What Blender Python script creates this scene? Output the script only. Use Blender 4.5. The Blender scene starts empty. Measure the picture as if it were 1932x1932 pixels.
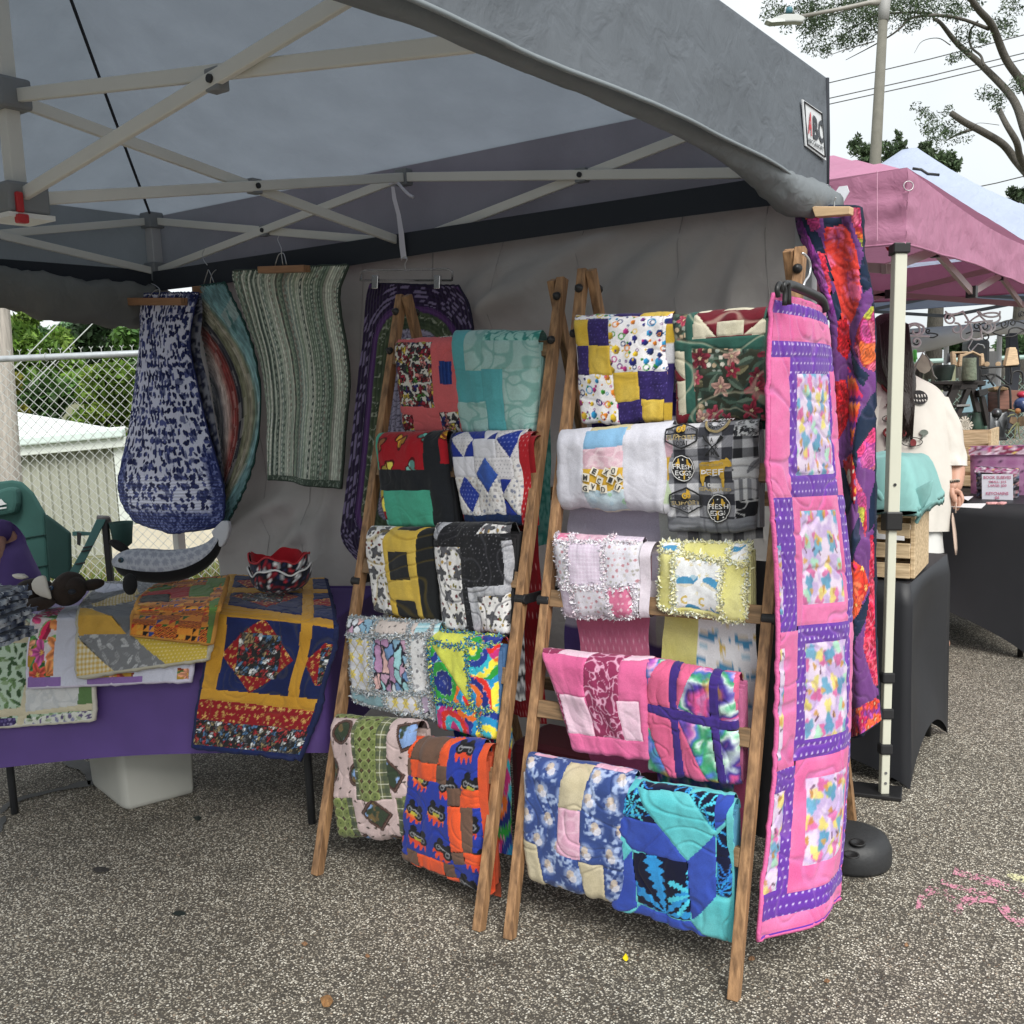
import bpy, bmesh, math, random
import numpy as np
from mathutils import Vector, Matrix
random.seed(7)
S = bpy.context.scene
C = S.collection
# ---------------------------------------------------------------- camera
F = 2431.668/2500*1932
O = np.array([3.962, -2.933, 1.403])
_yaw, _pit, _rol = -.607, -.131, -.041
_fw = np.array([math.sin(_yaw)*math.cos(_pit), math.cos(_yaw)*math.cos(_pit), math.sin(_pit)])
_r = np.array([math.cos(_yaw), -math.sin(_yaw), 0.]); _u = np.cross(_r, _fw)
CR = math.cos(_rol)*_r+math.sin(_rol)*_u; CU = -math.sin(_rol)*_r+math.cos(_rol)*_u
cam = bpy.data.cameras.new('camera'); co = bpy.data.objects.new('camera', cam); C.objects.link(co)
cam.sensor_width = 36; cam.lens = 36*2431.668/2500; cam.clip_start = .05; cam.clip_end = 2000
M4 = Matrix.Identity(4)
for i in range(3):
    M4[i][0] = CR[i]; M4[i][1] = CU[i]; M4[i][2] = -_fw[i]; M4[i][3] = O[i]
co.matrix_world = M4
S.camera = co
# ---------------------------------------------------------------- sky: overcast daylight
W = bpy.data.worlds.new('World'); S.world = W; W.use_nodes = True
nt = W.node_tree; nt.nodes.clear()
SUN_EL, SUN_ROT = math.radians(45), math.radians(128)
out = nt.nodes.new('ShaderNodeOutputWorld'); bg = nt.nodes.new('ShaderNodeBackground')
sky = nt.nodes.new('ShaderNodeTexSky'); sky.sky_type = 'NISHITA'; sky.sun_disc = False
sky.sun_elevation = SUN_EL; sky.sun_rotation = SUN_ROT
cl = nt.nodes.new('ShaderNodeTexNoise'); cl.inputs['Scale'].default_value = 2.2; cl.inputs['Detail'].default_value = 5
tcw = nt.nodes.new('ShaderNodeTexCoord'); nt.links.new(tcw.outputs['Generated'], cl.inputs['Vector'])
rp = nt.nodes.new('ShaderNodeValToRGB')
rp.color_ramp.elements[0].position = .3; rp.color_ramp.elements[0].color = (6.7, 7.2, 7.5, 1)
rp.color_ramp.elements[1].position = .7; rp.color_ramp.elements[1].color = (9.3, 9.6, 9.6, 1)
nt.links.new(cl.outputs['Fac'], rp.inputs['Fac'])
mx = nt.nodes.new('ShaderNodeMix'); mx.data_type = 'RGBA'; mx.inputs['Factor'].default_value = .93
nt.links.new(sky.outputs['Color'], mx.inputs['A']); nt.links.new(rp.outputs['Color'], mx.inputs['B'])
nt.links.new(mx.outputs['Result'], bg.inputs['Color']); bg.inputs['Strength'].default_value = .047
nt.links.new(bg.outputs['Background'], out.inputs['Surface'])
sl = bpy.data.lights.new('sun', 'SUN'); sl.energy = 1.5; sl.angle = math.radians(35); sl.color = (1, .97, .92)
so = bpy.data.objects.new('sun', sl); C.objects.link(so)
_sd = Vector((math.sin(SUN_ROT)*math.cos(SUN_EL), math.cos(SUN_ROT)*math.cos(SUN_EL), math.sin(SUN_EL)))
so.rotation_euler = (-_sd).to_track_quat('-Z', 'Y').to_euler()
S.view_settings.view_transform = 'Standard'; S.view_settings.look = 'None'
S.view_settings.exposure = 1.42; S.view_settings.gamma = 1.0
S.render.engine = 'CYCLES'
S.cycles.max_bounces = 8; S.cycles.diffuse_bounces = 5; S.cycles.transparent_max_bounces = 16

# ---------------------------------------------------------------- helpers
def D(x, y):
    return _fw+CR*((x-966)/F)-CU*((y-966)/F)
def onz(p, z): d = D(*p); return O+d*((z-O[2])/d[2])
def ony(p, y): d = D(*p); return O+d*((y-O[1])/d[1])
def onx(p, x): d = D(*p); return O+d*((x-O[0])/d[0])
def ond(p, t): return O+D(*p)*t
def onpl(p, q, n):
    d = D(*p); return O+d*(np.dot(np.array(q)-O, n)/np.dot(d, n))
def lin(c):
    c = np.clip(np.asarray(c, float), 0, 1)
    return np.where(c <= .04045, c/12.92, ((c+.055)/1.055)**2.4)
def H(h):
    h = h.lstrip('#'); return np.array([int(h[i:i+2], 16)/255 for i in (0, 2, 4)])
_mats = {}
def mat(name, col, rough=.8, var=0., scale=20., bump=0., bscale=200., metal=0., stretch=None, col2=None, trans=0., spec=.5, detail=4.):
    if name in _mats: return _mats[name]
    m = bpy.data.materials.new(name); m.use_nodes = True; _mats[name] = m
    n = m.node_tree.nodes; l = m.node_tree.links; b = n['Principled BSDF']
    c = tuple(lin(H(col)) if isinstance(col, str) else col)
    b.inputs['Base Color'].default_value = (*c, 1); b.inputs['Roughness'].default_value = rough
    b.inputs['Metallic'].default_value = metal; b.inputs['Specular IOR Level'].default_value = spec
    if trans: b.inputs['Transmission Weight'].default_value = trans
    tc = n.new('ShaderNodeTexCoord'); vec = tc.outputs['Object']
    if stretch:
        mp = n.new('ShaderNodeMapping'); mp.inputs['Scale'].default_value = stretch; l.new(vec, mp.inputs['Vector']); vec = mp.outputs['Vector']
    if var or col2:
        nz = n.new('ShaderNodeTexNoise'); nz.inputs['Scale'].default_value = scale; nz.inputs['Detail'].default_value = detail
        l.new(vec, nz.inputs['Vector'])
        r = n.new('ShaderNodeValToRGB'); r.color_ramp.elements[0].position = .32; r.color_ramp.elements[1].position = .68
        ca = np.array(c); cb = ca
        if col2 is not None: cb = lin(H(col2)) if isinstance(col2, str) else np.array(col2)
        r.color_ramp.elements[0].color = (*np.clip(cb*(1-var), 0, 1), 1); r.color_ramp.elements[1].color = (*np.clip(ca*(1+var), 0, 1), 1)
        l.new(nz.outputs['Fac'], r.inputs['Fac']); l.new(r.outputs['Color'], b.inputs['Base Color'])
    if bump:
        nb = n.new('ShaderNodeTexNoise'); nb.inputs['Scale'].default_value = bscale; nb.inputs['Detail'].default_value = 3; l.new(vec, nb.inputs['Vector'])
        bp = n.new('ShaderNodeBump'); bp.inputs['Strength'].default_value = bump; bp.inputs['Distance'].default_value = .01
        l.new(nb.outputs['Fac'], bp.inputs['Height']); l.new(bp.outputs['Normal'], b.inputs['Normal'])
    return m
ORG = {}
def org(p): return ORG.get(p.name, np.zeros(3)) if p is not None else np.zeros(3)
def tag(o, label=None, cat=None, group=None, kind=None):
    if label: o['label'] = label
    if cat: o['category'] = cat
    if group: o['group'] = group
    if kind: o['kind'] = kind
    return o
def thing(name, label, cat, loc=(0, 0, 0), group=None):
    o = bpy.data.objects.new(name, None); C.objects.link(o); o.location = tuple(loc); o.empty_display_size = .05
    ORG[o.name] = np.array(loc, float)
    return tag(o, label, cat, group)
def link(name, me, parent=None, org0=None):
    o = bpy.data.objects.new(name, me); C.objects.link(o)
    if parent is not None:
        o.parent = parent; ORG[o.name] = org(parent)
    elif org0 is not None:
        o.location = tuple(org0); ORG[o.name] = np.array(org0, float)
    return o
def mesh(name, v, f, m, parent=None, smooth=False, org0=None, mi=None):
    me = bpy.data.meshes.new(name)
    og = org(parent) if parent is not None else (np.array(org0) if org0 is not None else np.zeros(3))
    v = np.asarray(v, float)-og
    me.from_pydata([tuple(p) for p in v], [], [tuple(int(i) for i in q) for q in f])
    for mm in (m if isinstance(m, (list, tuple)) else [m]): me.materials.append(mm)
    if mi is not None: me.polygons.foreach_set('material_index', np.array(mi, np.int32))
    if smooth: me.polygons.foreach_set('use_smooth', np.ones(len(me.polygons), bool))
    me.update()
    return link(name, me, parent, org0)
class MB:
    def __init__(s): s.v = []; s.f = []; s.mi = []
    def add(s, v, f, mi=0):
        k = len(s.v); s.v += [tuple(map(float, p)) for p in v]; s.f += [tuple(i+k for i in q) for q in f]; s.mi += [mi]*len(f); return s
    def prism(s, p, q, ax, bx, mi=0, taper=1.):
        "box from p to q with half extents ax,bx (vectors)"
        p, q, a, b = (np.array(t, float) for t in (p, q, ax, bx))
        v = [p-a-b, p+a-b, p+a+b, p-a+b, q-(a+b)*taper, q+(a-b)*taper, q+(a+b)*taper, q+(b-a)*taper]
        return s.add(v, [(3, 2, 1, 0), (4, 5, 6, 7), (0, 1, 5, 4), (1, 2, 6, 5), (2, 3, 7, 6), (3, 0, 4, 7)], mi)
    def bar(s, p, q, w, h, up=(0, 0, 1), mi=0):
        p = np.array(p, float); q = np.array(q, float); d = q-p; d /= np.linalg.norm(d)
        a = np.cross(d, up); 
        if np.linalg.norm(a) < 1e-6: a = np.array([1., 0, 0])
        a /= np.linalg.norm(a); b = np.cross(a, d)
        return s.prism(p, q, a*w/2, b*h/2, mi)
    def box(s, c, size, rz=0, mi=0):
        c = np.array(c, float); ca, sa = math.cos(rz), math.sin(rz)
        a = np.array([ca, sa, 0])*size[0]/2; b = np.array([-sa, ca, 0])*size[1]/2; z = np.array([0, 0, size[2]/2])
        return s.prism(c-z, c+z, a, b, mi)
    def tube(s, pts, rad, n=8, mi=0, cap=True, close=False):
        pts = [np.array(p, float) for p in pts]; m = len(pts)
        rad = [rad]*m if np.isscalar(rad) else rad
        ref = None; v = []
        for i, p in enumerate(pts):
            t = pts[min(i+1, m-1)]-pts[max(i-1, 0)]
            if close: t = pts[(i+1) % m]-pts[i-1]
            t = t/(np.linalg.norm(t)+1e-12)
            if ref is None: ref = np.array([0, 0, 1.]) if abs(t[2]) < .9 else np.array([1., 0, 0])
            a = ref-t*np.dot(ref, t); a /= np.linalg.norm(a); ref = a; b = np.cross(t, a)
            for k in range(n):
                g = 2*math.pi*k/n; v.append(p+(a*math.cos(g)+b*math.sin(g))*rad[i])
        f = [(i*n+k, i*n+(k+1) % n, (i+1)*n+(k+1) % n, (i+1)*n+k) for i in range(m-1) for k in range(n)]
        if close: f += [((m-1)*n+k, (m-1)*n+(k+1) % n, (k+1) % n, k) for k in range(n)]
        elif cap: f += [tuple(range(n-1, -1, -1)), tuple(range((m-1)*n, m*n))]
        return s.add(v, f, mi)
    def lathe(s, c, prof, n=16, mi=0, sq=1.):
        "prof: (radius, z) list"
        c = np.array(c, float); v = []; m = len(prof)
        for r, z in prof:
            for k in range(n):
                g = 2*math.pi*k/n; v.append(c+np.array([r*math.cos(g), r*math.sin(g)*sq, z]))
        f = [(i*n+k, i*n+(k+1) % n, (i+1)*n+(k+1) % n, (i+1)*n+k) for i in range(m-1) for k in range(n)]
        f += [tuple(range(n-1, -1, -1)), tuple(range((m-1)*n, m*n))]
        return s.add(v, f, mi)
    def poly(s, pts, off, mi=0):
        "flat polygon given thickness vector off"
        p = [np.array(t, float) for t in pts]; n = len(p); o = np.array(off, float)
        v = p+[t+o for t in p]
        return s.add(v, [tuple(range(n)), tuple(range(2*n-1, n-1, -1))]+[(i, i+n, (i+1) % n+n, (i+1) % n) for i in range(n)], mi)
    def obj(s, name, m, parent=None, smooth=False, org0=None, bevel=0):
        o = mesh(name, s.v, s.f, m, parent, smooth, org0, s.mi if isinstance(m, (list, tuple)) else None)
        if bevel:
            b = o.modifiers.new('bevel', 'BEVEL'); b.width = bevel; b.segments = 2; b.limit_method = 'ANGLE'
        return o
def copy_tree(o, parent=None, delta=None):
    c = o.copy(); C.objects.link(c); ORG[c.name] = org(o)
    if parent is not None: c.parent = parent
    for ch in list(o.children): copy_tree(ch, c)
    return c
def grid_faces(nv, nu):
    i = np.arange((nv-1)*(nu-1)); r = i//(nu-1); c = i % (nu-1); a = r*nu+c
    return np.stack([a, a+1, a+nu+1, a+nu], 1)
def spline(ts, vals, t):
    "smooth interpolation (Catmull-Rom) of vals at ts"
    ts = np.asarray(ts, float); vals = np.asarray(vals, float); t = np.asarray(t, float)
    if vals.ndim == 1: vals = vals[:, None]; sq = True
    else: sq = False
    n = len(ts); d = np.zeros_like(vals)
    for i in range(n):
        a, b = max(i-1, 0), min(i+1, n-1); d[i] = (vals[b]-vals[a])/(ts[b]-ts[a])
    k = np.clip(np.searchsorted(ts, t)-1, 0, n-2); h = (ts[k+1]-ts[k]); s = np.clip((t-ts[k])/h, 0, 1)[..., None]; h = h[..., None]
    r = (2*s**3-3*s**2+1)*vals[k]+(s**3-2*s**2+s)*h*d[k]+(-2*s**3+3*s**2)*vals[k+1]+(s**3-s**2)*h*d[k+1]
    return r[..., 0] if sq else r
# ---------------------------------------------------------------- printed fabrics: functions of cloth coordinates (metres) -> sRGB
def hsh(ix, iy, k):
    v = np.sin(ix*127.1+iy*311.7+k*74.7+.5)*43758.5453; return v-np.floor(v)
def vn(x, y, k=0):
    ix = np.floor(x); iy = np.floor(y); fx = x-ix; fy = y-iy; fx = fx*fx*(3-2*fx); fy = fy*fy*(3-2*fy)
    a = hsh(ix, iy, k); b = hsh(ix+1, iy, k); c = hsh(ix, iy+1, k); d = hsh(ix+1, iy+1, k)
    return a+(b-a)*fx+(c-a)*fy+(a-b-c+d)*fx*fy
def fbm(x, y, k=0, o=4):
    s = 0; a = .5; t = 0
    for i in range(o):
        s = s+a*vn(x, y, k+i*13); t += a; x = x*2.03+3.1; y = y*2.03+1.7; a *= .5
    return s/t
def mixc(a, b, m): m = np.clip(m, 0, 1)[..., None]; return a*(1-m)+b*m
def full(c, x): return np.broadcast_to(H(c) if isinstance(c, str) else c, x.shape+(3,)).copy()
def scat(x, y, c, k, jit=.25, turn=True):
    iy = np.floor(y/c); xx = x/c+(iy % 2)*.5+hsh(iy, iy*0, k)*.3; ix = np.floor(xx)
    dx = xx-ix-.5-(hsh(ix, iy, k+1)-.5)*2*jit; dy = y/c-iy-.5-(hsh(ix, iy, k+2)-.5)*2*jit
    if turn:
        g = hsh(ix, iy, k+3)*6.283; ca, sa = np.cos(g), np.sin(g); dx, dy = dx*ca-dy*sa, dx*sa+dy*ca
    return dx, dy, hsh(ix, iy, k+4), hsh(ix, iy, k+5)
def pal(cols, h):
    a = np.array([H(c) for c in cols]); return a[np.minimum((h*len(cols)).astype(int), len(cols)-1)]
def voro(x, y, c, k, st=1.):
    X = x/c; Y = y/c*st; ix = np.floor(X); iy = np.floor(Y)
    d1 = np.full(x.shape, 9.); d2 = d1.copy(); h = np.zeros(x.shape)
    for a in (-1, 0, 1):
        for b in (-1, 0, 1):
            px = ix+a+hsh(ix+a, iy+b, k); py = iy+b+hsh(ix+a, iy+b, k+1); d = np.hypot(X-px, Y-py); hh = hsh(ix+a, iy+b, k+2)
            nw = d < d1; d2 = np.where(nw, d1, np.minimum(d2, d)); h = np.where(nw, hh, h); d1 = np.where(nw, d, d1)
    return d1, d2-d1, h
def ss(a, b, x): t = np.clip((x-a)/(b-a), 0, 1); return t*t*(3-2*t)
def solid(c, var=.05, s=9., k=1):
    c = H(c)
    return lambda x, y: c*(1+var*2*(fbm(x*s, y*s, k)-.5))[..., None]
def batik(c1, c2, s=14., k=2, sh=1.6):
    a, b = H(c1), H(c2)
    return lambda x, y: mixc(np.broadcast_to(a, x.shape+(3,)), b, np.clip((fbm(x*s, y*s, k)-.5)*sh*2+.5, 0, 1))
def speck(bgc, cols, c=.012, r=.2, k=5, base=None):
    def f(x, y):
        o = base(x, y) if base else full(bgc, x)
        dx, dy, h, h2 = scat(x, y, c, k); return mixc(o, pal(cols, h), (np.hypot(dx, dy) < r*(.5+h2)).astype(float))
    return f
def dots(bgc, dc, c=.016, r=.14, k=3, base=None):
    dcol = H(dc)
    def f(x, y):
        o = base(x, y) if base else full(bgc, x)
        iy = np.floor(y/c); xx = x/c+(iy % 2)*.5; dx = xx-np.floor(xx)-.5; dy = y/c-iy-.5
        return mixc(o, dcol, ss(r*1.5, r*.7, np.hypot(dx, dy)))
    return f
def bubbles():
    P = ['d8302f', '2a2f86', 'e98a2c', '3f9a3a', 'f0c93a', 'c23a8c', '2f94c8', '7a3f8c', '23346f']
    def f(x, y):
        o = full('f3f1f4', x)
        for c, k, r in ((.030, 11, .30), (.034, 23, .36), (.022, 31, .20)):
            dx, dy, h, h2 = scat(x, y, c, k, .18, False); d = np.hypot(dx, dy); rr = r*(.6+.4*h2); p = pal(P, h)
            ring = h2*7 % 1 > .62
            m = np.where(ring, ss(.06, .03, abs(d-rr*.85)), (d < rr).astype(float))
            sh = p*(1.15-.5*np.clip((dx+dy)/rr*.5+.5, 0, 1))[..., None]
            o = mixc(o, np.where(ring[..., None], p, sh), m*(h > .12))
        return o
    return f
def leaves(bgc, cols, c=.03, k=7, dens=2, w=.16):
    def f(x, y):
        o = full(bgc, x)
        for i in range(dens):
            dx, dy, h, h2 = scat(x+.37*i*c, y+.61*i*c, c, k+9*i, .2)
            m = (abs(dy) < w*(1-(dx/.45)**2)*(.7+.6*h2)) & (abs(dx) < .45); st = abs(dy) < .02
            p = pal(cols, h); o = mixc(o, p*(1-.25*st)[..., None], m.astype(float))
        return o
    return f
def flowers(bgc, fl, lf, c=.07, k=17, big=1., ctr='f2d36a', small=None):
    def f(x, y):
        o = full(bgc, x)*(1+.3*(fbm(x*40, y*40, k)-.5))[..., None]
        for i in range(3):
            dx, dy, h, h2 = scat(x+.41*i*c, y+.23*i*c, c*.62, k+7*i, .2)
            m = (abs(dy) < .17*(1-(dx/.48)**2)) & (abs(dx) < .48); o = mixc(o, pal(lf, h)*(.8+.4*(dy > 0))[..., None], m.astype(float))
        if small:
            dx, dy, h, h2 = scat(x, y, c*.22, k+51, .25); o = mixc(o, pal(small, h), ((np.hypot(dx, dy) < .3) & (vn(x/c*1.3, y/c*1.3, k+3) > .62)).astype(float))
        for i in range(2):
            dx, dy, h, h2 = scat(x+.5*i*c, y+.35*i*c, c, k+31+7*i, .16); d = np.hypot(dx, dy); a = np.arctan2(dy, dx)
            R = .36*big*(.75+.25*np.cos(5*a+h*6))*(.6+.5*h2); p = pal(fl, h)
            q = p*(.7+.45*np.clip(d/R, 0, 1)+.18*np.cos(10*a))[..., None]
            o = mixc(o, q, (d < R).astype(float)); o = mixc(o, H(ctr), (d < R*.2).astype(float))
        return o
    return f
def swirl(bgc, fg, s=26., k=4, w=.16, warp=.9):
    a, b = H(bgc), H(fg)
    def f(x, y):
        u = x*s; v = y*s; p = fbm(u*.5, v*.5, k, 2)*6*warp; q = fbm(u*.5+9, v*.5+4, k+5, 2)*6*warp
        t = np.sin(u*1.6+3*np.sin(q)+p)*np.cos(v*1.6+3*np.cos(p)+q)
        return mixc(np.broadcast_to(a, x.shape+(3,))*(1+.12*(fbm(x*s, y*s, k+8)-.5))[..., None], b, ss(w, w*.3, abs(t)))
    return f
def gingham(c1, c2, c=.006):
    a, b = H(c1), H(c2)
    return lambda x, y: mixc(np.broadcast_to(a, x.shape+(3,)), b, .5*((np.floor(x/c) % 2)+(np.floor(y/c) % 2)))
def stripes(cols, w, axis=0):
    return lambda x, y: pal(cols, (np.floor((y if axis else x)/w) % len(cols)+.5)/len(cols))
def argyle():
    def f(x, y):
        o = full('d3d4dc', x); u = x/.042; v = y/.055; a = (u+v) % 1; b = (u-v) % 1
        d = (abs((u % 1)-.5)+abs((v % 1)-.5)); st = np.hypot((u % 1)-.5, (v % 1)-.5)
        o = mixc(o, H('eceef4'), ((np.floor(v*2) % 2) == 0)*.6); o = mixc(o, H('e9d263'), (st < .26+.06*np.cos(6*np.arctan2((v % 1)-.5, (u % 1)-.5)))*.9)
        return mixc(o, H('b9a86a'), (np.minimum(np.minimum(a, 1-a), np.minimum(b, 1-b)) < .045)*.8)
    return f
def stained(cols=('8fb6cf', 'c9a3bd', 'd9dfe6', '9fd0d6', 'b48ab0', 'e3b9b5', '6f93c0'), c=.022, k=41, ln='23232e', st=.45):
    def f(x, y):
        wx = x+.02*(fbm(x*22, y*22, k)-.5)*2; wy = y+.03*(fbm(x*22+5, y*22, k+3)-.5)*2
        d, e, h = voro(wx, wy, c, k, st); o = pal(cols, h)*(.85+.3*fbm(x*60, y*60, k))[..., None]
        return mixc(o, H(ln), ss(.16, .06, e))
    return f
def tiedye(k=61, c=.11):
    R = ['f2e24a', 'd8322a', '2f9a3f', '2a8fc4', 'c8357f', '263a8f', 'e9722b', '39b7c9', '1f2f7c']
    def f(x, y):
        d, e, h = voro(x, y, c, k, 1.); h2 = (h*17.3) % 1
        d = d+.09*(fbm(x*70, y*70, k)-.5)*2+.05*(vn(x*160, y*160, k)-.5)
        j = np.clip(np.floor(d*6.2), 0, 5)
        o = pal(R, (h+j*(.23+.11*h2)) % 1); return mixc(o, H('e9e9ea'), ((d*6.2 % 1) < .12)*.55*(vn(x*90, y*90, 3) > .5))
    return f
def stars(bgc, sc, c=.03, r=.26, k=9, base=None):
    s = H(sc)
    def f(x, y):
        o = base(x, y) if base else full(bgc, x)
        for i in range(2):
            dx, dy, h, h2 = scat(x+.4*i*c, y+.3*i*c, c*(1-.35*i), k+5*i, .2); a = np.arctan2(dy, dx); d = np.hypot(dx, dy)
            o = mixc(o, s*(.85+.25*h)[..., None], (d < r*(.62+.38*np.cos(5*a))*(.7+.5*h2)).astype(float))
        return o
    return f
def scraps(bgc, cols, c=.03, k=13, dark='1d1d22', n=3, asp=.5):
    "busy novelty print: odd little coloured shapes with dark outlines"
    def f(x, y):
        o = full(bgc, x)
        for i in range(n):
            dx, dy, h, h2 = scat(x+.37*i*c, y+.59*i*c, c*(1-.15*i), k+11*i, .18); a = np.arctan2(dy, dx)
            d = np.hypot(dx, dy/(asp+.5*h2))/(1+.28*np.sin(3*a+h*9)+.18*np.sin(5*a+h2*20)); R = .34*(.55+.6*h2)
            o = mixc(o, H(dark), (d < R+.05).astype(float)); o = mixc(o, pal(cols, h)*(.8+.35*(dx > 0))[..., None], (d < R-.02).astype(float))
            o = mixc(o, H(dark), ((abs(dx*np.cos(h*9)+dy*np.sin(h*9)-.05) < .035) & (d < R)).astype(float)*.8)
        return o
    return f
def catprint():
    def f(x, y):
        o = full('e6e4e3', x)
        for i, (c, k) in enumerate(((.030, 71), (.026, 77), (.021, 83))):
            dx, dy, h, h2 = scat(x, y, c, k, .22); d = np.hypot(dx, dy*(1+.7*h2))
            o = mixc(o, pal(['8b8b8e', 'a98a45', '6a1f28', '77733f', '2d2a2c', '9a9a9c'], h), ((d < .19) & (h2 > .2)).astype(float))
        c = .062; dx, dy, h, h2 = scat(x, y, c, 91, .10); a = np.arctan2(dy, dx); d = np.hypot(dx, dy)
        m = d < .40*(.66+.22*np.cos(4*a)+.12*np.cos(3*a+h*6)); o = mixc(o, H('55555a')*np.ones(x.shape+(3,))*(.8+.5*(fbm(x*160, y*160, 3)))[..., None], m.astype(float))
        return mixc(o, H('202024'), ((abs(d-.25-.08*np.cos(4*a)) < .02) & m).astype(float))
    return f
def frames():
    def f(x, y):
        o = full('cbb5b3', x)*(1+.14*(fbm(x*14, y*14, 5)-.5))[..., None]
        dx, dy, h, h2 = scat(x, y, .035, 131, .2); o = mixc(o, H('4a4038'), ((abs(dx) < .22) & (abs(dy) < .10*(1-abs(dx)*4)) & (h > .45)).astype(float))
        c = .118; iy = np.floor(y/c); xx = x/c+(iy % 2)*.5; ix = np.floor(xx); h = hsh(ix, iy, 140); h2 = hsh(ix, iy, 141)
        dx = xx-ix-.5; dy = y/c-iy-.5; g = (h-.5)*1.6+np.where(h2 > .55, .785, 0); ca, sa = np.cos(g), np.sin(g); px = dx*ca-dy*sa; py = dx*sa+dy*ca
        d = np.where(h2 < .3, np.hypot(px/.78, py), np.maximum(abs(px)/.8, abs(py)*.95)); R = .36
        ink = fbm(x*26, y*26, 6); pic = mixc(full('86a5d6', x), H('33402f'), ss(.44, .52, ink)); pic = mixc(pic, H('6b5a3a'), ss(.6, .66, fbm(x*40, y*40, 16)))
        o = mixc(o, H('3a2823'), (d < R).astype(float)); o = mixc(o, H('604841'), (abs(d-R+.045) < .018).astype(float)); return mixc(o, pic, (d < R-.1).astype(float))
    return f
def lattice():
    def f(x, y):
        o = full('8f9a63', x); u = x/.03; v = y/.03; a = abs((u % 1)-.5); b = abs((v % 1)-.5)
        o = mixc(o, H('6d7a45'), (np.hypot(a-.5, b-.5) < .42)*.9); o = mixc(o, H('2c2a1e'), ((a+b) < .27).astype(float)); o = mixc(o, H('5d4b33'), ((a+b) < .16).astype(float))
        return mixc(o, H('23231c'), ((.5-a)+(.5-b) < .10).astype(float))
    return f
def plaid(cs, w=.05):
    a = [H(c) for c in cs]
    def f(x, y):
        o = np.broadcast_to(a[0], x.shape+(3,)); u = (x/w) % 1; v = (y/w) % 1
        o = mixc(o, a[1], (u < .35)*.55); o = mixc(o, a[1], (v < .4)*.55); o = mixc(o, a[2], (abs(u-.68) < .03)*.8); return mixc(o, a[2], (abs(v-.7) < .04)*.9)
    return f
def trucks():
    def f(x, y):
        o = full('22358f', x)*(1+.16*(fbm(x*12, y*12, 4)-.5))[..., None]
        c = .088; dx, dy, h, h2 = scat(x, y, c, 151, .1, False); g = (h-.5)*.9; px = dx*np.cos(g)-dy*np.sin(g); py = dx*np.sin(g)+dy*np.cos(g)
        fl = np.where((py > 0) & (py < .38-.2*abs(px)+.10*np.sin(px*34+h*9)) & (abs(px) < .33), 1., 0); fc = mixc(full('d2472a', x), H('d8b23f'), ss(.3, .05, py)*(h2 > .5))
        o = mixc(o, fc, fl); w = (np.hypot(px+.2, py-.02) < .16) | (np.hypot(px-.19, py-.05) < .17) | (np.hypot(px+.2, py+.2) < .12) | (np.hypot(px-.16, py+.17) < .12)
        o = mixc(o, H('15151a'), (w | ((abs(px) < .26) & (abs(py+.02) < .15))).astype(float)); o = mixc(o, H('8f9094'), ((abs(px) < .2) & (abs(py+.02) < .022)).astype(float))
        ring = (abs(np.hypot(px+.2, py-.02)-.07) < .018) | (abs(np.hypot(px-.19, py-.05)-.07) < .018); o = mixc(o, H('77787c'), ring.astype(float))
        return mixc(o, H('a8a13c'), ((abs(px) < .13) & (py > .05) & (py < .14) & (h2 > .45)).astype(float))
    return f
def palms(bgc='0c1230', cs=('2f8fd0', '4fc3dc', '2a6fc0'), c=.15, k=161):
    def f(x, y):
        o = full(bgc, x)
        for i in range(2):
            dx, dy, h, h2 = scat(x+.5*i*c, y+.4*i*c, c*(1-.3*i), k+9*i, .12, False); p = pal(cs, h)
            a = np.arctan2(dy, dx); d = np.hypot(dx, dy); n = 9; q = (a/6.2832*n+.12*np.sin(d*14)+h) % 1
            fr = (abs(q-.5) < .34*(1-d/.55)*(.7+.3*np.sin(d*110))) & (d < .5); tr = (abs(dx-.06*np.sin(dy*5)) < .022) & (dy > 0) & (dy < .55)
            o = mixc(o, p, (fr | tr).astype(float))
        return o
    return f
def bigpalm(cx, cy, R):
    def f(x, y):
        o = palms(c=.13, k=168)(x, y)*.0+H('0b0f2a'); dx = (x-cx)/R; dy = (y-cy)/R; d = np.hypot(dx, dy); a = np.arctan2(dy, dx)
        for (ox, oy, s_, c) in ((.1, .05, 1., '2f8fd0'), (.55, -.35, .45, '4fc3dc'), (-.75, -.2, .5, '2a74c4'), (.65, .75, .5, '4fc3dc'), (-.45, .85, .45, '2f8fd0')):
            ex = (dx-ox)/s_; ey = (dy-oy)/s_; r = np.hypot(ex, ey); th = np.arctan2(ey-.35*r*r, ex); n = 9; q = (th/6.2832*n) % 1
            fr = (abs(q-.5) < (.42-.26*r)*(.74+.26*np.sin(r*46))) & (r < .95); tr = (abs(ex-.1*np.sin(ey*3)) < .06) & (ey > 0) & (ey < 1.5)
            o = mixc(o, H(c), (fr | tr).astype(float))
        return o
    return f
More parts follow.
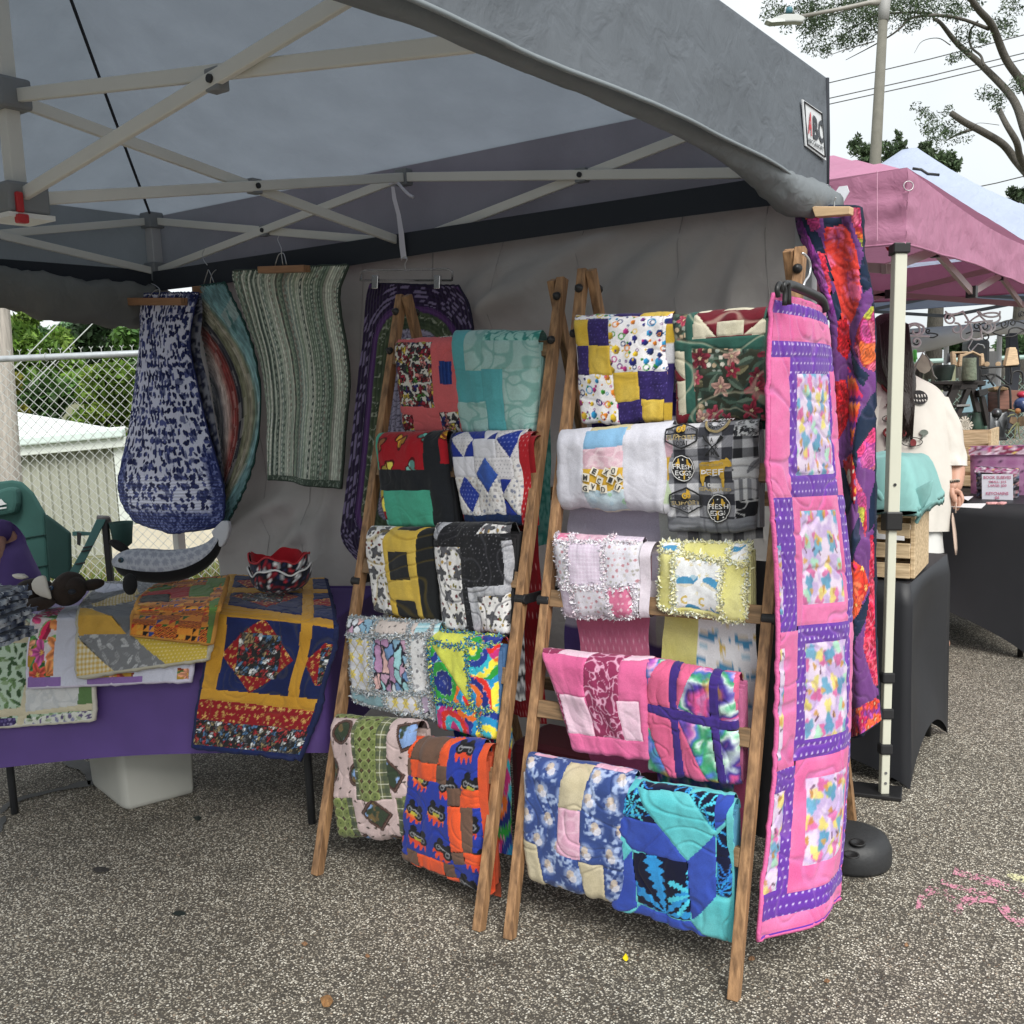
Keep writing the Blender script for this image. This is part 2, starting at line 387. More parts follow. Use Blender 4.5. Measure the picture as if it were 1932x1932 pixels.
def whales():
    def f(x, y):
        o = full('edeff1', x)
        dx, dy, h, h2 = scat(x, y, .026, 171, .2); a = np.arctan2(dy, dx); d = np.hypot(dx, dy); o = mixc(o, H('dcc98f'), (d < .2*(.65+.35*np.cos(5*a)))*(h > .35)*.8)
        dx, dy, h, h2 = scat(x+.02, y+.02, .05, 176, .12, False); o = mixc(o, H('9fc6d9'), ((np.hypot(dx, dy*2) < .2) & (h > .5)).astype(float)*.8)
        m = (abs(np.hypot(dx, dy)-.17) < .05) & (dx < .08) & (h < .25); o = mixc(o, H('dcc16a'), m.astype(float)); 
        m = (h > .25) & (h < .5) & (abs(dx+.14*np.sign(dx)*dy) < .03+.0*dx) & (abs(dy) < .28); o = mixc(o, H('5d96b8'), m.astype(float))
        c = .074; dx, dy, h, h2 = scat(x, y, c, 181, .1, False); g = (h-.5)*.8; dx = dx*np.where(h2 > .5, 1, -1); px = dx*np.cos(g)-dy*np.sin(g); py = dx*np.sin(g)+dy*np.cos(g)
        b = (np.hypot(px/.30, (py+.02)/.18) < 1); tl = (abs(py+.06+(px-.30)*1.1) < .05) & (px > .20) & (px < .42); o = mixc(o, H('4d93bd'), (b | tl).astype(float))
        return mixc(o, H('d9d3c3'), (b & (py > .045)).astype(float))
    return f
def snowy():
    def f(x, y):
        o = full('33477f', x)*(1+.2*(fbm(x*14, y*14, 6)-.5))[..., None]
        n = fbm(x*34, y*34, 27); sn = vn(x*150, y*150, 5); o = mixc(o, H('a9bbdd'), ss(.50, .60, n)*ss(.35, .65, sn)*.9)
        c = .066; dx, dy, h, h2 = scat(x, y, c, 191, .1, False); d = np.hypot(dx*1.15, dy); o = mixc(o, H('b8c6e2'), ss(.46, .30, d)*.55*(vn(x*120, y*120, 9) > .35))
        ba = np.hypot(dx-.05, dy-.1) < .17; o = mixc(o, H('d7d3d8'), ba*.85); o = mixc(o, H('cdb9a2'), (np.hypot(dx+.03, dy+.1) < .14)*.8)
        return mixc(o, H('8f7b6a'), ((np.hypot(dx+.12, dy-.05) < .09)).astype(float)*.6)
    return f
def fancy(k=201):
    "soft novelty print of pastel gowns reduced to loose blobs of colour"
    def f(x, y):
        o = mixc(full('b9a3cc', x), H('d8c8dc'), ss(.35, .6, fbm(x*30, y*30, k)))
        for i, (cols, c) in enumerate(((['c9588f', 'd0649a'], .074), (['dccf6c', 'd8c862', '9fd4b4'], .068), (['4a8fb0', '5a9cbc'], .086), (['b98038', 'c9954a'], .060))):
            dx, dy, h, h2 = scat(x+.3*i*c, y+.45*i*c, c, k+7*i, .16); a = np.arctan2(dy, dx); r = .27*(1+.22*np.sin(3*a+h*7)+.12*np.sin(7*a))*(.55 if i == 3 else 1)
            o = mixc(o, pal(cols, h)*(.85+.25*fbm(x*50, y*50, k+i))[..., None], ss(r+.06, r-.04, np.hypot(dx*1.4, dy))*.85)
        dx, dy, h, h2 = scat(x, y, .04, k+61, .2); return mixc(o, H('5a3f50'), ((abs(dx) < .08) & (abs(dy) < .22) & (h > .72)).astype(float)*.8)
    return f
def kente():
    def f(x, y):
        o = full('d98a35', x); b = np.floor(y/.042+.0) % 2; u = x/.02; v = y/.028
        tri = ((u % 1)+(v % 1)) < 1; o1 = pal(['c2392b', '22201f', '2f6a3a', 'd98a35', '2b4a8c', 'd9a040'], hsh(np.floor(u), np.floor(v), 3)); o1 = np.where(tri[..., None], o1, H('dd9038'))
        z = (y/.012+2*abs((x/.034 % 1)-.5)*1.6) % 1; o2 = pal(['d98a35', '7a2320', 'd8703a', '2d2320'], (z*4 % 4)/4.001)
        blk = (np.floor(x/.075)+np.floor(y/.036)) % 2
        return np.where((blk > 0)[..., None], o1, o2)
    return f
def galaxy(k=221):
    P = ['6a4fb0', 'b65fb8', 'e2a8cf', '4f6fc0', '3f9a6a', 'c9ddd5', '3d2f86', 'd9568f', '9fb7e6']
    def f(x, y):
        a = x+.03*(fbm(x*18, y*18, k)-.5)*2; b = y+.03*(fbm(x*18+7, y*18, k+4)-.5)*2; n = fbm(a*13, b*13, k+9, 3); o = np.array([[np.interp(n, np.linspace(.2, .8, len(P)), [H(c)[i] for c in P]) for i in range(3)]])[0]
        o = np.moveaxis(o, 0, -1); o = o*(.75+.5*fbm(x*50, y*50, k))[..., None]
        dx, dy, h, h2 = scat(x, y, .12, k+20, .1); return mixc(o, H('b58a3a'), ss(.26, .12, np.hypot(dx, dy*1.3)+.2*(fbm(x*60, y*60, k+2)-.5))*(h > .35)*.85)
    return f
def hotprint(cols, c=.05, k=231, ln='8a1530', st=1.):
    def f(x, y):
        wx = x+.014*(fbm(x*30, y*30, k)-.5)*2; wy = y+.014*(fbm(x*30+3, y*30, k+2)-.5)*2; d, e, h = voro(wx, wy, c, k, st)
        o = pal(cols, h)*(.72+.5*np.clip(d, 0, 1))[..., None]; o = o*(1+.25*np.sin(d*40+h*9))[..., None]
        return mixc(o, H(ln), ss(.12, .05, e)*.7)
    return f
def basket():
    def f(x, y):
        o = mixc(full('e0453a', x), H('e8688f'), ss(.45, .6, fbm(x*26, y*26, 3))); wx = x+.006*np.sin(y*60); wy = y+.006*np.sin(x*70)
        a = abs((wx/.030 % 1)-.5) < .12; b = abs((wy/.026 % 1)-.5) < .11; o = mixc(o, H('b8302a'), (a | b)*.75*ss(.3, .5, vn(x*40, y*40, 8))); return mixc(o, H('7d3a7c'), ((abs((wx/.045 % 1)-.5) < .07) | (abs((wy/.06 % 1)-.5) < .05))*.5*(vn(x*30, y*30, 4) > .5))
    return f
def zigz(cols, w=.012, a=.02):
    def f(x, y): z = (y+abs((x/a % 1)-.5)*a)/w; return pal(cols, (np.floor(z) % len(cols)+.5)/len(cols))
    return f
def woodgrain():
    def f(x, y):
        n = fbm(x*8, y*90, 5); o = mixc(full('63656b', x), H('8c8e95'), ss(.3, .7, n)); return mixc(o, H('3f4045'), (abs((y/.05 % 1)-.5) > .47).astype(float))
    return f
def buffalo():
    def f(x, y):
        a = np.floor(x/.030) % 2; b = np.floor(y/.028) % 2; t = a+b
        o = np.where((t == 0)[..., None], H('dedee3'), np.where((t == 1)[..., None], H('8b8c93'), H('3c3d44'))); tw = np.sin((x+y)*900)*.03
        return o*(1+tw)[..., None]
    return f
# ---------------------------------------------------------------- cloth
def cloth_mat(name='cloth', rough=.92, weave=.16, bscale=520., bstr=.25, sheen=.15):
    if name in _mats: return _mats[name]
    m = bpy.data.materials.new(name); m.use_nodes = True; _mats[name] = m
    n = m.node_tree.nodes; l = m.node_tree.links; b = n['Principled BSDF']
    a = n.new('ShaderNodeAttribute'); a.attribute_name = 'Col'
    tc = n.new('ShaderNodeTexCoord'); nz = n.new('ShaderNodeTexNoise'); nz.inputs['Scale'].default_value = bscale; nz.inputs['Detail'].default_value = 2
    l.new(tc.outputs['Object'], nz.inputs['Vector'])
    mr = n.new('ShaderNodeMapRange'); mr.inputs['From Min'].default_value = .3; mr.inputs['From Max'].default_value = .7
    mr.inputs['To Min'].default_value = (1-weave)*.92; mr.inputs['To Max'].default_value = (1+weave*.6)*.90
    l.new(nz.outputs['Fac'], mr.inputs['Value'])
    mu = n.new('ShaderNodeVectorMath'); mu.operation = 'SCALE'; l.new(a.outputs['Color'], mu.inputs[0]); l.new(mr.outputs['Result'], mu.inputs['Scale'])
    l.new(mu.outputs['Vector'], b.inputs['Base Color'])
    b.inputs['Roughness'].default_value = rough; b.inputs['Specular IOR Level'].default_value = .2; b.inputs['Sheen Weight'].default_value = sheen
    nw = n.new('ShaderNodeTexNoise'); nw.inputs['Scale'].default_value = 45; nw.inputs['Detail'].default_value = 4; l.new(tc.outputs['Object'], nw.inputs['Vector'])
    b1 = n.new('ShaderNodeBump'); b1.inputs['Strength'].default_value = bstr; b1.inputs['Distance'].default_value = .004; l.new(nw.outputs['Fac'], b1.inputs['Height'])
    b2 = n.new('ShaderNodeBump'); b2.inputs['Strength'].default_value = .3; b2.inputs['Distance'].default_value = .0012
    l.new(nz.outputs['Fac'], b2.inputs['Height']); l.new(b1.outputs['Normal'], b2.inputs['Normal']); l.new(b2.outputs['Normal'], b.inputs['Normal'])
    return m
CLOTH = cloth_mat()
def colmesh(name, v, f, col, parent, m=None, smooth=True, nrm=None):
    "mesh with a per-vertex printed colour (sRGB in)"
    me = bpy.data.meshes.new(name); v = np.asarray(v, float)-org(parent); f = np.asarray(f, np.int32)
    k = f.shape[1]; me.vertices.add(len(v)); me.loops.add(f.size); me.polygons.add(len(f))
    me.vertices.foreach_set('co', v.astype(np.float32).ravel()); me.loops.foreach_set('vertex_index', f.ravel())
    me.polygons.foreach_set('loop_start', np.arange(0, f.size, k, dtype=np.int32))
    me.polygons.foreach_set('use_smooth', np.full(len(f), smooth)); me.update(calc_edges=True)
    at = me.attributes.new('Col', 'FLOAT_COLOR', 'POINT')
    at.data.foreach_set('color', np.concatenate([lin(col), np.ones((len(v), 1))], 1).astype(np.float32).ravel())
    me.materials.append(m or CLOTH)
    if nrm is not None: me.normals_split_custom_set_from_vertices([tuple(q) for q in nrm])
    return link(name, me, parent)
def normals(P):
    a = np.gradient(P, axis=1); b = np.gradient(P, axis=0); n = np.cross(b, a); return n/(np.linalg.norm(n, axis=2, keepdims=True)+1e-12)
def blur(a, n=1):
    for _ in range(n):
        p = np.pad(a, 1, mode='edge'); a = (p[:-2, 1:-1]+p[2:, 1:-1]+p[1:-1, :-2]+p[1:-1, 2:]+2*a)/6
    return a
def inpoly(x, y, pts):
    r = np.zeros(x.shape, bool); n = len(pts)
    for i in range(n):
        x0, y0 = pts[i]; x1, y1 = pts[(i+1) % n]
        if y0 == y1: continue
        r ^= ((y0 > y) != (y1 > y)) & (x < (x1-x0)*(y-y0)/(y1-y0)+x0)
    return r
def qlines(X, Y, k, s):
    n = fbm(X*s, Y*s, k, 2); return ss(.30, .08, abs(np.sin(n*22)))
def cloth(parent, P, X, Y, pid, fabs, seam=.0028, qamp=.0022, qs=7., qk=1, thread=None, flip=False, wr=.002, m=None, tstr=.7):
    "relief + one object per patch; fabs: id -> (name, fabric)"
    nv, nu = X.shape
    N = normals(P); N = -N if flip else N
    e = np.zeros((nv, nu)); d = (pid[:, 1:] != pid[:, :-1]); e[:-1, 1:-1] = np.maximum(e[:-1, 1:-1], d); e[1:, 1:-1] = np.maximum(e[1:, 1:-1], d)
    d = (pid[1:] != pid[:-1]); e[1:-1, :-1] = np.maximum(e[1:-1, :-1], d); e[1:-1, 1:] = np.maximum(e[1:-1, 1:], d)
    h = -seam*np.clip(blur(e, 2)*1.4, 0, 1)
    L = np.zeros_like(X)
    if qamp: L = qlines(X, Y, qk, qs); h = h-qamp*blur(L, 1)
    h = h+wr*2*(fbm(X*30, Y*30, qk+3, 3)-.5)
    P = P+N*h[..., None]; N = normals(P); N = -N if flip else N
    Fc = grid_faces(nv, nu); 
    if not flip: Fc = Fc[:, ::-1]
    fid = pid.ravel(); Pf = P.reshape(-1, 3); Nf = N.reshape(-1, 3); Xf = X.ravel(); Yf = Y.ravel(); Lf = L.ravel()
    res = []
    todo = []
    for i in np.unique(fid):
        if i not in fabs: continue
        if i == 999: todo.append((i, fid == i)); continue
        mk = (pid == i); lb = np.where(mk, np.arange(pid.size).reshape(pid.shape)+1, 0)
        while True:
            nb = lb.copy(); nb[1:] = np.maximum(nb[1:], lb[:-1]); nb[:-1] = np.maximum(nb[:-1], lb[1:]); nb[:, 1:] = np.maximum(nb[:, 1:], lb[:, :-1]); nb[:, :-1] = np.maximum(nb[:, :-1], lb[:, 1:]); nb = np.where(mk, nb, 0)
            if (nb == lb).all(): break
            lb = nb
        cnt = [(int((lb == q_).sum()), q_) for q_ in np.unique(lb[lb > 0])]; big = max(cnt)[1]
        for c_, q_ in cnt:
            if q_ == big or c_ >= 14: todo.append((i, (lb == q_).ravel()))
    for i, sel in todo:
        f = Fc[sel]; vi = np.unique(f); mp = np.zeros(len(Pf), np.int32); mp[vi] = np.arange(len(vi))
        nm, fn = fabs[i][:2]; c = fn(Xf[vi], Yf[vi])
        if thread is not None: c = mixc(c, H(thread), Lf[vi]*tstr)
        res.append(colmesh(nm, Pf[vi], mp[f], np.clip(c, 0, 1), parent, m, True, Nf[vi]))
    return P, N, res
def invbil(q, x, y):
    "q: TL,TR,BR,BL px -> u,t of px (x,y)"
    u = t = .5
    a, b, c, d = (np.array(p, float) for p in q); p = np.array([x, y], float)
    for _ in range(12):
        f = a*(1-u)*(1-t)+b*u*(1-t)+c*u*t+d*(1-u)*t-p
        J = np.stack([(b-a)*(1-t)+(c-d)*t, (d-a)*(1-u)+(c-b)*u], 1); s = np.linalg.solve(J, -f); u += s[0]; t += s[1]
    return float(u), float(t)
def frm(z):
    "zoom window (x0,y0,size,outpx) -> function to 1932-space"
    x0, y0, sz, n = z; k = sz/n*.7728
    return lambda p: (x0*.7728+p[0]*k, y0*.7728+p[1]*k)
Z1 = (800, 600, 600, 1932); Z2 = (1300, 600, 650, 1932); Z3 = (750, 1200, 600, 1932); Z4 = (1250, 1200, 650, 1932)
Z5 = (750, 1700, 600, 1932); Z6 = (1220, 1800, 680, 1932); ZC = (880, 1000, 520, 1092); ZF = (1600, 1000, 300, 1092)
LR = dict(FL=np.array([1.895, -1.028, 0]), FR=np.array([2.480, -1.027, 0]), T=np.array([1.904, -.525, 1.667]))
RR = dict(FL=np.array([2.570, -1.017, 0]), FR=np.array([3.148, -.963, 0]), T=np.array([2.570, -.545, 1.681]))
for R_ in (LR, RR):
    ex = R_['FR']-R_['FL']; ex /= np.linalg.norm(ex); R_['ex'] = ex; R_['fwd'] = np.cross(ex, [0, 0, 1.])
    up = R_['T']-R_['FL']; up /= np.linalg.norm(up); n_ = np.cross(ex, up); R_['n'] = n_/np.linalg.norm(n_); R_['up'] = up
RES = .0023
def tufts(parent, lines, fn, per=420, ln=.005, wd=.0055, name='fringe', seed=3):
    "frayed seam edges: lines = list of (pos fn(t)->P,N, length)"
    rg = np.random.RandomState(seed); V = []; Fq = []; Cc = []; Nn = []
    for Pl, Nl, cl in lines:
        for p, n, c in zip(Pl, Nl, cl):
            a = rg.normal(size=3)*1.0+n*.45; a /= np.linalg.norm(a); b = np.cross(n+rg.normal(size=3)*.35, a); b /= np.linalg.norm(b)+1e-9
            l_ = ln*(.5+rg.rand()); k = len(V); bend = rg.normal(size=3)*l_*.4
            V += [p-b*wd/2, p+b*wd/2, p+a*l_*.6+b*wd*.45, p+a*l_*.6-b*wd*.45, p+a*l_+bend+b*wd*.2, p+a*l_+bend-b*wd*.2]
            Fq += [(k, k+1, k+2, k+3), (k+3, k+2, k+4, k+5)] if np.dot(np.cross(b, a), n) > 0 else [(k+3, k+2, k+1, k), (k+5, k+4, k+2, k+3)]; c2 = c*(.92+.14*rg.rand()); Cc += [c2]*6; Nn += [n]*6
    o = colmesh(name, np.array(V), np.array(Fq), np.clip(np.array(Cc), 0, 1), parent, None, False); o['kind'] = 'stuff'; return o
def rackquilt(label, rk, zf, TL, TR, BR, BL, lay, base, group, back=None, Lb=.32, r=.04, fill='cfcac4', qamp=.0022, qs=7., qk=1, thread=None,
              rb=.016, rag=None, inner=(), bulge=.014, tstr=.7, deco=None, seam=.0028, fwd_off=0., name='folded_quilt', prot=.03, uext=(0, 0), tuft=None):
    g = frm(zf); n = rk['n']; ex = rk['ex']; fw = rk['fwd']
    q3 = rk['FL']+n*prot
    a = onpl(g(TL), q3, n); b = onpl(g(TR), q3, n); A = (a+b)/2
    a = onpl(g(TL), A, fw); b = onpl(g(TR), A, fw)
    fp = A+fw*(r+fwd_off)
    TLp = a+fw*r; TRp = b+fw*r
    BLp = onpl(g(BL), fp, fw); BRp = onpl(g(BR), fp, fw)
    lim = np.linalg.norm(rk['FR']-rk['FL'])
    def clampx(p, z=.021):
        c = float(np.dot(p-rk['FL'], ex)); return p+ex*(min(max(c, z), lim-z)-c)
    TLp, TRp, BLp, BRp = clampx(TLp), clampx(TRp), clampx(BLp), clampx(BRp)
    e0, e1 = uext
    Wd = np.linalg.norm(TRp-TLp); Lf = .5*(np.linalg.norm(TLp-BLp)+np.linalg.norm(TRp-BRp))
    t0 = thing(name, label, 'quilt', (TLp+TRp)/2-fw*r, group)
    q = math.pi*r/2; qb = math.pi*rb
    s_back = np.linspace(-q-max(Lb-r, .02), -q, max(int(Lb/.012), 3))[:-1]
    s_front = np.arange(-q, q+Lf-r-rb+qb+.07, RES); s = np.concatenate([s_back, s_front])
    nu = max(int(Wd/RES), 8); u = np.linspace(-e0, 1+e1, nu)
    th = np.clip(s, -q, q)/r; nn = -r+r*np.sin(th); dd = r-r*np.cos(th)
    nn = np.where(s < -q, -2*r, nn); dd = np.where(s < -q, r-s-q, dd)
    sf = s-q; dd = np.where(sf > 0, r+sf, dd); nn = np.where(sf > 0, 0, nn)
    sb = sf-(Lf-r-rb); ph = np.clip(sb, 0, qb)/rb; nn = np.where(sb > 0, -rb+rb*np.cos(ph), nn); dd = np.where(sb > 0, Lf-rb+rb*np.sin(ph)-np.clip(sb-qb, 0, None), dd)
    U, SS = np.meshgrid(u, s); NN = np.tile(nn[:, None], (1, nu)); DD = np.tile(dd[:, None], (1, nu)); fr = DD/Lf
    de = np.minimum(U+e0, 1+e1-U)*Wd; ed = np.clip(de/.022, 0, 1); gk = .5+.5*np.sqrt(1-(1-ed)**2)
    mid = np.where(fr < .5, -r, -r*.8); NN = mid+(NN-mid)*np.where(SS < -q, .9, gk)
    P = (TLp*(1-U[..., None])+TRp*U[..., None])*(1-fr[..., None])+(BLp*(1-U[..., None])+BRp*U[..., None])*fr[..., None]
    wob = bulge*np.sin(np.pi*np.clip(U, 0, 1))*np.sin(np.pi*np.clip(fr*.9+.1, 0, 1))+.016*(fbm(U*3.1, fr*2.7, qk, 2)-.5)+.012*(fbm(U*7.1, fr*1.7, qk+5, 2)-.5)
    NN = NN+np.where(SS < -q, -.3, 1)*wob
    P = P+fw*NN[..., None]; P[..., 2] += (.010*(vn(U*4, U*0, qk)-.5)+.006*(vn(U*13, U*0, qk+1)-.5))*np.clip(fr*1.5-.4, 0, 1)
    P = P+ex*((.012*(vn(fr*3, fr*0, qk+7)-.5)*np.sign(U-.5))*abs(U-.5)*2)[..., None]
    tot = q+Lf-r; X = U*Wd; T = SS/tot; Y = SS
    pid = np.zeros((len(s)-1, nu-1), int); uc = .5*(U[1:, 1:]+U[1:, :-1]); tcn = .5*(T[1:, 1:]+T[:-1, 1:])
    # cut patches
    qd = (TL, TR, BR, BL); fabs = {0: ('quilt_top', base)}
    for i, sh in enumerate(lay):
        if sh[0] == 'r': pts = [(sh[1], sh[2]), (sh[3], sh[2]), (sh[3], sh[4]), (sh[1], sh[4])]; fb = sh[5]
        else: pts = sh[1]; fb = sh[2]
        pts = [invbil(qd, *p) for p in pts]; pid[inpoly(uc, tcn, pts)] = i+1; fabs[i+1] = ('patch', fb)
    if s[0] < -q:
        pid[:len(s_back), :] = 999; fabs[999] = ('back_drop', back or base)
    P, N, obs = cloth(t0, P, X, Y, pid, fabs, qamp=qamp, qs=qs, qk=qk, thread=thread, tstr=tstr, seam=seam)
    # folded layers filling the roll
    a0, b0 = TLp-fw*r, TRp-fw*r; a1, b1 = BLp-fw*r, BRp-fw*r
    mb = MB(); lay_n = 3
    for k in range(lay_n):
        o = fw*((k-(lay_n-1)/2)*r*.42); k0 = .10+.02*k; k1 = .985-.01*k; sx = ex*.004
        mb.prism(a0*(1-k1)+a1*k1+(b0-a0)*.004+o, a0*(1-k0)+a1*k0+o, fw*.006, sx*0+1e-4*ex) if False else None
        p0 = a0*(1-k0)+a1*k0+o; p1 = b0*(1-k0)+b1*k0+o; p2 = b0*(1-k1)+b1*k1+o; p3 = a0*(1-k1)+a1*k1+o
        mb.poly([p0-ex*.003, p1+ex*.003, p2+ex*.003, p3-ex*.003], fw*-r*.3)
    mb.obj('folded_layers', mat('fold_'+fill, fill, .95, bump=.3, bscale=60), t0)
    for du0, du1, sh, fb in inner:   # inner folds showing at the side
        m2 = max(int((du1-du0)*Wd/RES), 3); uu = np.linspace(du0, du1, m2); U2, S2 = np.meshgrid(uu, s_front[::2]); k2 = np.searchsorted(s, s_front[::2])
        n2 = -r+(nn[k2]+r)*sh; d2 = dd[k2]*1.0+.004; fr2 = np.clip(d2/Lf, 0, .985)[:, None]
        P2 = (TLp*(1-U2[..., None])+TRp*U2[..., None])*(1-fr2[..., None])+(BLp*(1-U2[..., None])+BRp*U2[..., None])*fr2[..., None]+fw*(n2[:, None]+.004*np.sin(fr2*9))[..., None]
        P2 = P2-np.array([0, 0, 1])*((r*(1-sh))*np.clip(1-d2/r, 0, 1))[:, None, None]
        cloth(t0, P2, U2*Wd, S2, np.zeros((P2.shape[0]-1, m2-1), int), {0: ('side_fold', fb)}, qamp=0, qk=qk+9)
    if rag:
        cols, segs = rag; ln = []; rg = np.random.RandomState(qk)
        for (x0, y0, x1, y1) in segs:
            ua, ta = invbil(qd, x0, y0); ub, tb = invbil(qd, x1, y1); L_ = math.hypot((ub-ua)*Wd, (tb-ta)*tot); m2 = int(L_*(tuft or 700)*1.9)
            w = rg.rand(m2); uu = ua+(ub-ua)*w+rg.normal(size=m2)*.004/Wd; tt = ta+(tb-ta)*w+rg.normal(size=m2)*.004/tot
            iu = np.clip(((uu+e0)/(1+e0+e1)*(nu-1)).astype(int), 0, nu-1); iv = np.clip(np.searchsorted(s, tt*tot), 0, len(s)-1)
            ln.append((P[iv, iu], N[iv, iu], pal(cols, rg.rand(m2))))
        tufts(t0, ln, None, seed=qk)
    def at(px, py, off=.004):
        uu, tt = invbil(qd, px, py); iu = np.clip((uu+e0)/(1+e0+e1)*(nu-1), 0, nu-1.001); iv = np.clip(np.interp(tt*tot, s, np.arange(len(s))), 0, len(s)-1.001)
        i, j = int(iv), int(iu); fi, fj = iv-i, iu-j
        p = (P[i, j]*(1-fi)*(1-fj)+P[i+1, j]*fi*(1-fj)+P[i, j+1]*(1-fi)*fj+P[i+1, j+1]*fi*fj); return p+N[i, j]*off
    if deco: deco(t0, at)
    return t0
def ring_tube(parent, pts, rad, m, name='binding', n=6):
    o = MB().tube(pts, rad, n, close=True).obj(name, m, parent, True); return o
def hang(name, label, cat, rows, unp, lay, base, group=None, nu=None, nv=None, noff=None, th=.012, backing='8a8580', bind=None, qamp=.0022, qs=7., qk=1,
         thread=None, res=.0045, XY=None, wr=.002, seam=.0028, flip=False, patch='patch', top='quilt_top', tstr=.6, swing=None):
    """hanging cloth; rows: (Lx,Ly,Rx,Ry) px top to bottom, unp(px,u,v)->3D"""
    m = len(rows); tv = np.linspace(0, 1, m)
    Lp = np.array([unp((q[0], q[1]), 0., v) for q, v in zip(rows, tv)]); Rp = np.array([unp((q[2], q[3]), 1., v) for q, v in zip(rows, tv)])
    arc = np.concatenate([[0], np.cumsum(np.linalg.norm(np.diff((Lp+Rp)/2, axis=0), axis=1))]); Lt = arc[-1]; tv = arc/Lt
    Wm = max(np.linalg.norm(Rp-Lp, axis=1)); nv = nv or int(Lt/res); nu = nu or max(int(Wm/res), 8)
    v = np.linspace(0, 1, nv); Lq = spline(tv, Lp, v); Rq = spline(tv, Rp, v); u = np.linspace(0, 1, nu); U, V = np.meshgrid(u, v)
    P = Lq[:, None]*(1-U[..., None])+Rq[:, None]*U[..., None]
    N0 = normals(P); N0 = -N0 if flip else N0
    if noff is not None: P = P+N0*noff(U, V)[..., None]
    wd = np.linalg.norm(Rq-Lq, axis=1)[:, None]
    if XY: X, Y = XY(U, V, Wm, Lt)
    else: X, Y = U*Wm, V*Lt
    t0 = thing(name, label, cat, P[0].mean(0), group)
    pid = np.zeros((nv-1, nu-1), int); uc = .5*(U[1:, 1:]+U[1:, :-1]); vc = .5*(V[1:, 1:]+V[:-1, 1:]); fabs = {0: (top, base)}
    for i, sh in enumerate(lay):
        if callable(sh[1]): msk = sh[1](uc, vc)
        elif sh[0] == 'q':
            ly = np.array([(q[1]+q[3])/2 for q in rows]); pp = []
            for (x_, y_) in sh[1]:
                w_ = np.interp(y_, ly, np.arange(m)); L4 = np.array([np.interp(w_, np.arange(m), [q[k_] for q in rows]) for k_ in range(4)])
                yl = np.interp((x_-L4[0])/(L4[2]-L4[0]), [0, 1], [L4[1], L4[3]]); w_ = np.interp(y_+(L4[1]+L4[3])/2-yl, ly, np.arange(m))
                L4 = np.array([np.interp(w_, np.arange(m), [q[k_] for q in rows]) for k_ in range(4)]); pp.append(((x_-L4[0])/(L4[2]-L4[0]), np.interp(w_, np.arange(m), tv)))
            msk = inpoly(uc, vc, pp)
        elif sh[0] == 'r': msk = (uc >= sh[1]) & (uc < sh[3]) & (vc >= sh[2]) & (vc < sh[4])
        else: msk = inpoly(uc, vc, sh[1])
        pid[msk] = i+1; fabs[i+1] = (sh[-1] if isinstance(sh[-1], str) else patch, sh[5] if sh[0] == 'r' else sh[2])
    P, N, ob = cloth(t0, P, X, Y, pid, fabs, qamp=qamp, qs=qs, qk=qk, thread=thread, flip=flip, wr=wr, seam=seam, tstr=tstr)
    st = 3; Pb = (P-N*th)[::st, ::st]; 
    Pb = np.concatenate([Pb, (P-N*th)[-1:, ::st]], 0) if (nv-1) % st else Pb
    Pb = np.concatenate([Pb, np.concatenate([(P-N*th)[::st, -1:]]+([(P-N*th)[-1:, -1:]] if (nv-1) % st else []), 0)], 1) if (nu-1) % st else Pb
    fb = grid_faces(*Pb.shape[:2]); fb = fb[:, ::-1] if flip else fb
    colmesh('backing', Pb.reshape(-1, 3), fb, np.tile(H(backing), (Pb.shape[0]*Pb.shape[1], 1)), t0)
    k = 4; rim = np.concatenate([P[0, ::k], P[::k, -1], P[-1, ::-k], P[::-k, 0]]); rn = np.concatenate([N[0, ::k], N[::k, -1], N[-1, ::-k], N[::-k, 0]])
    rim = rim-rn*th/2; keep = [0]
    for i in range(1, len(rim)):
        if np.linalg.norm(rim[i]-rim[keep[-1]]) > .004 and np.linalg.norm(rim[i]-rim[0]) > .004: keep.append(i)
    ring_tube(t0, rim[keep], th*.5, mat('bind_'+(bind or backing), bind or backing, .9, bump=.3, bscale=150), 'binding')
    return t0, P, N, U, V
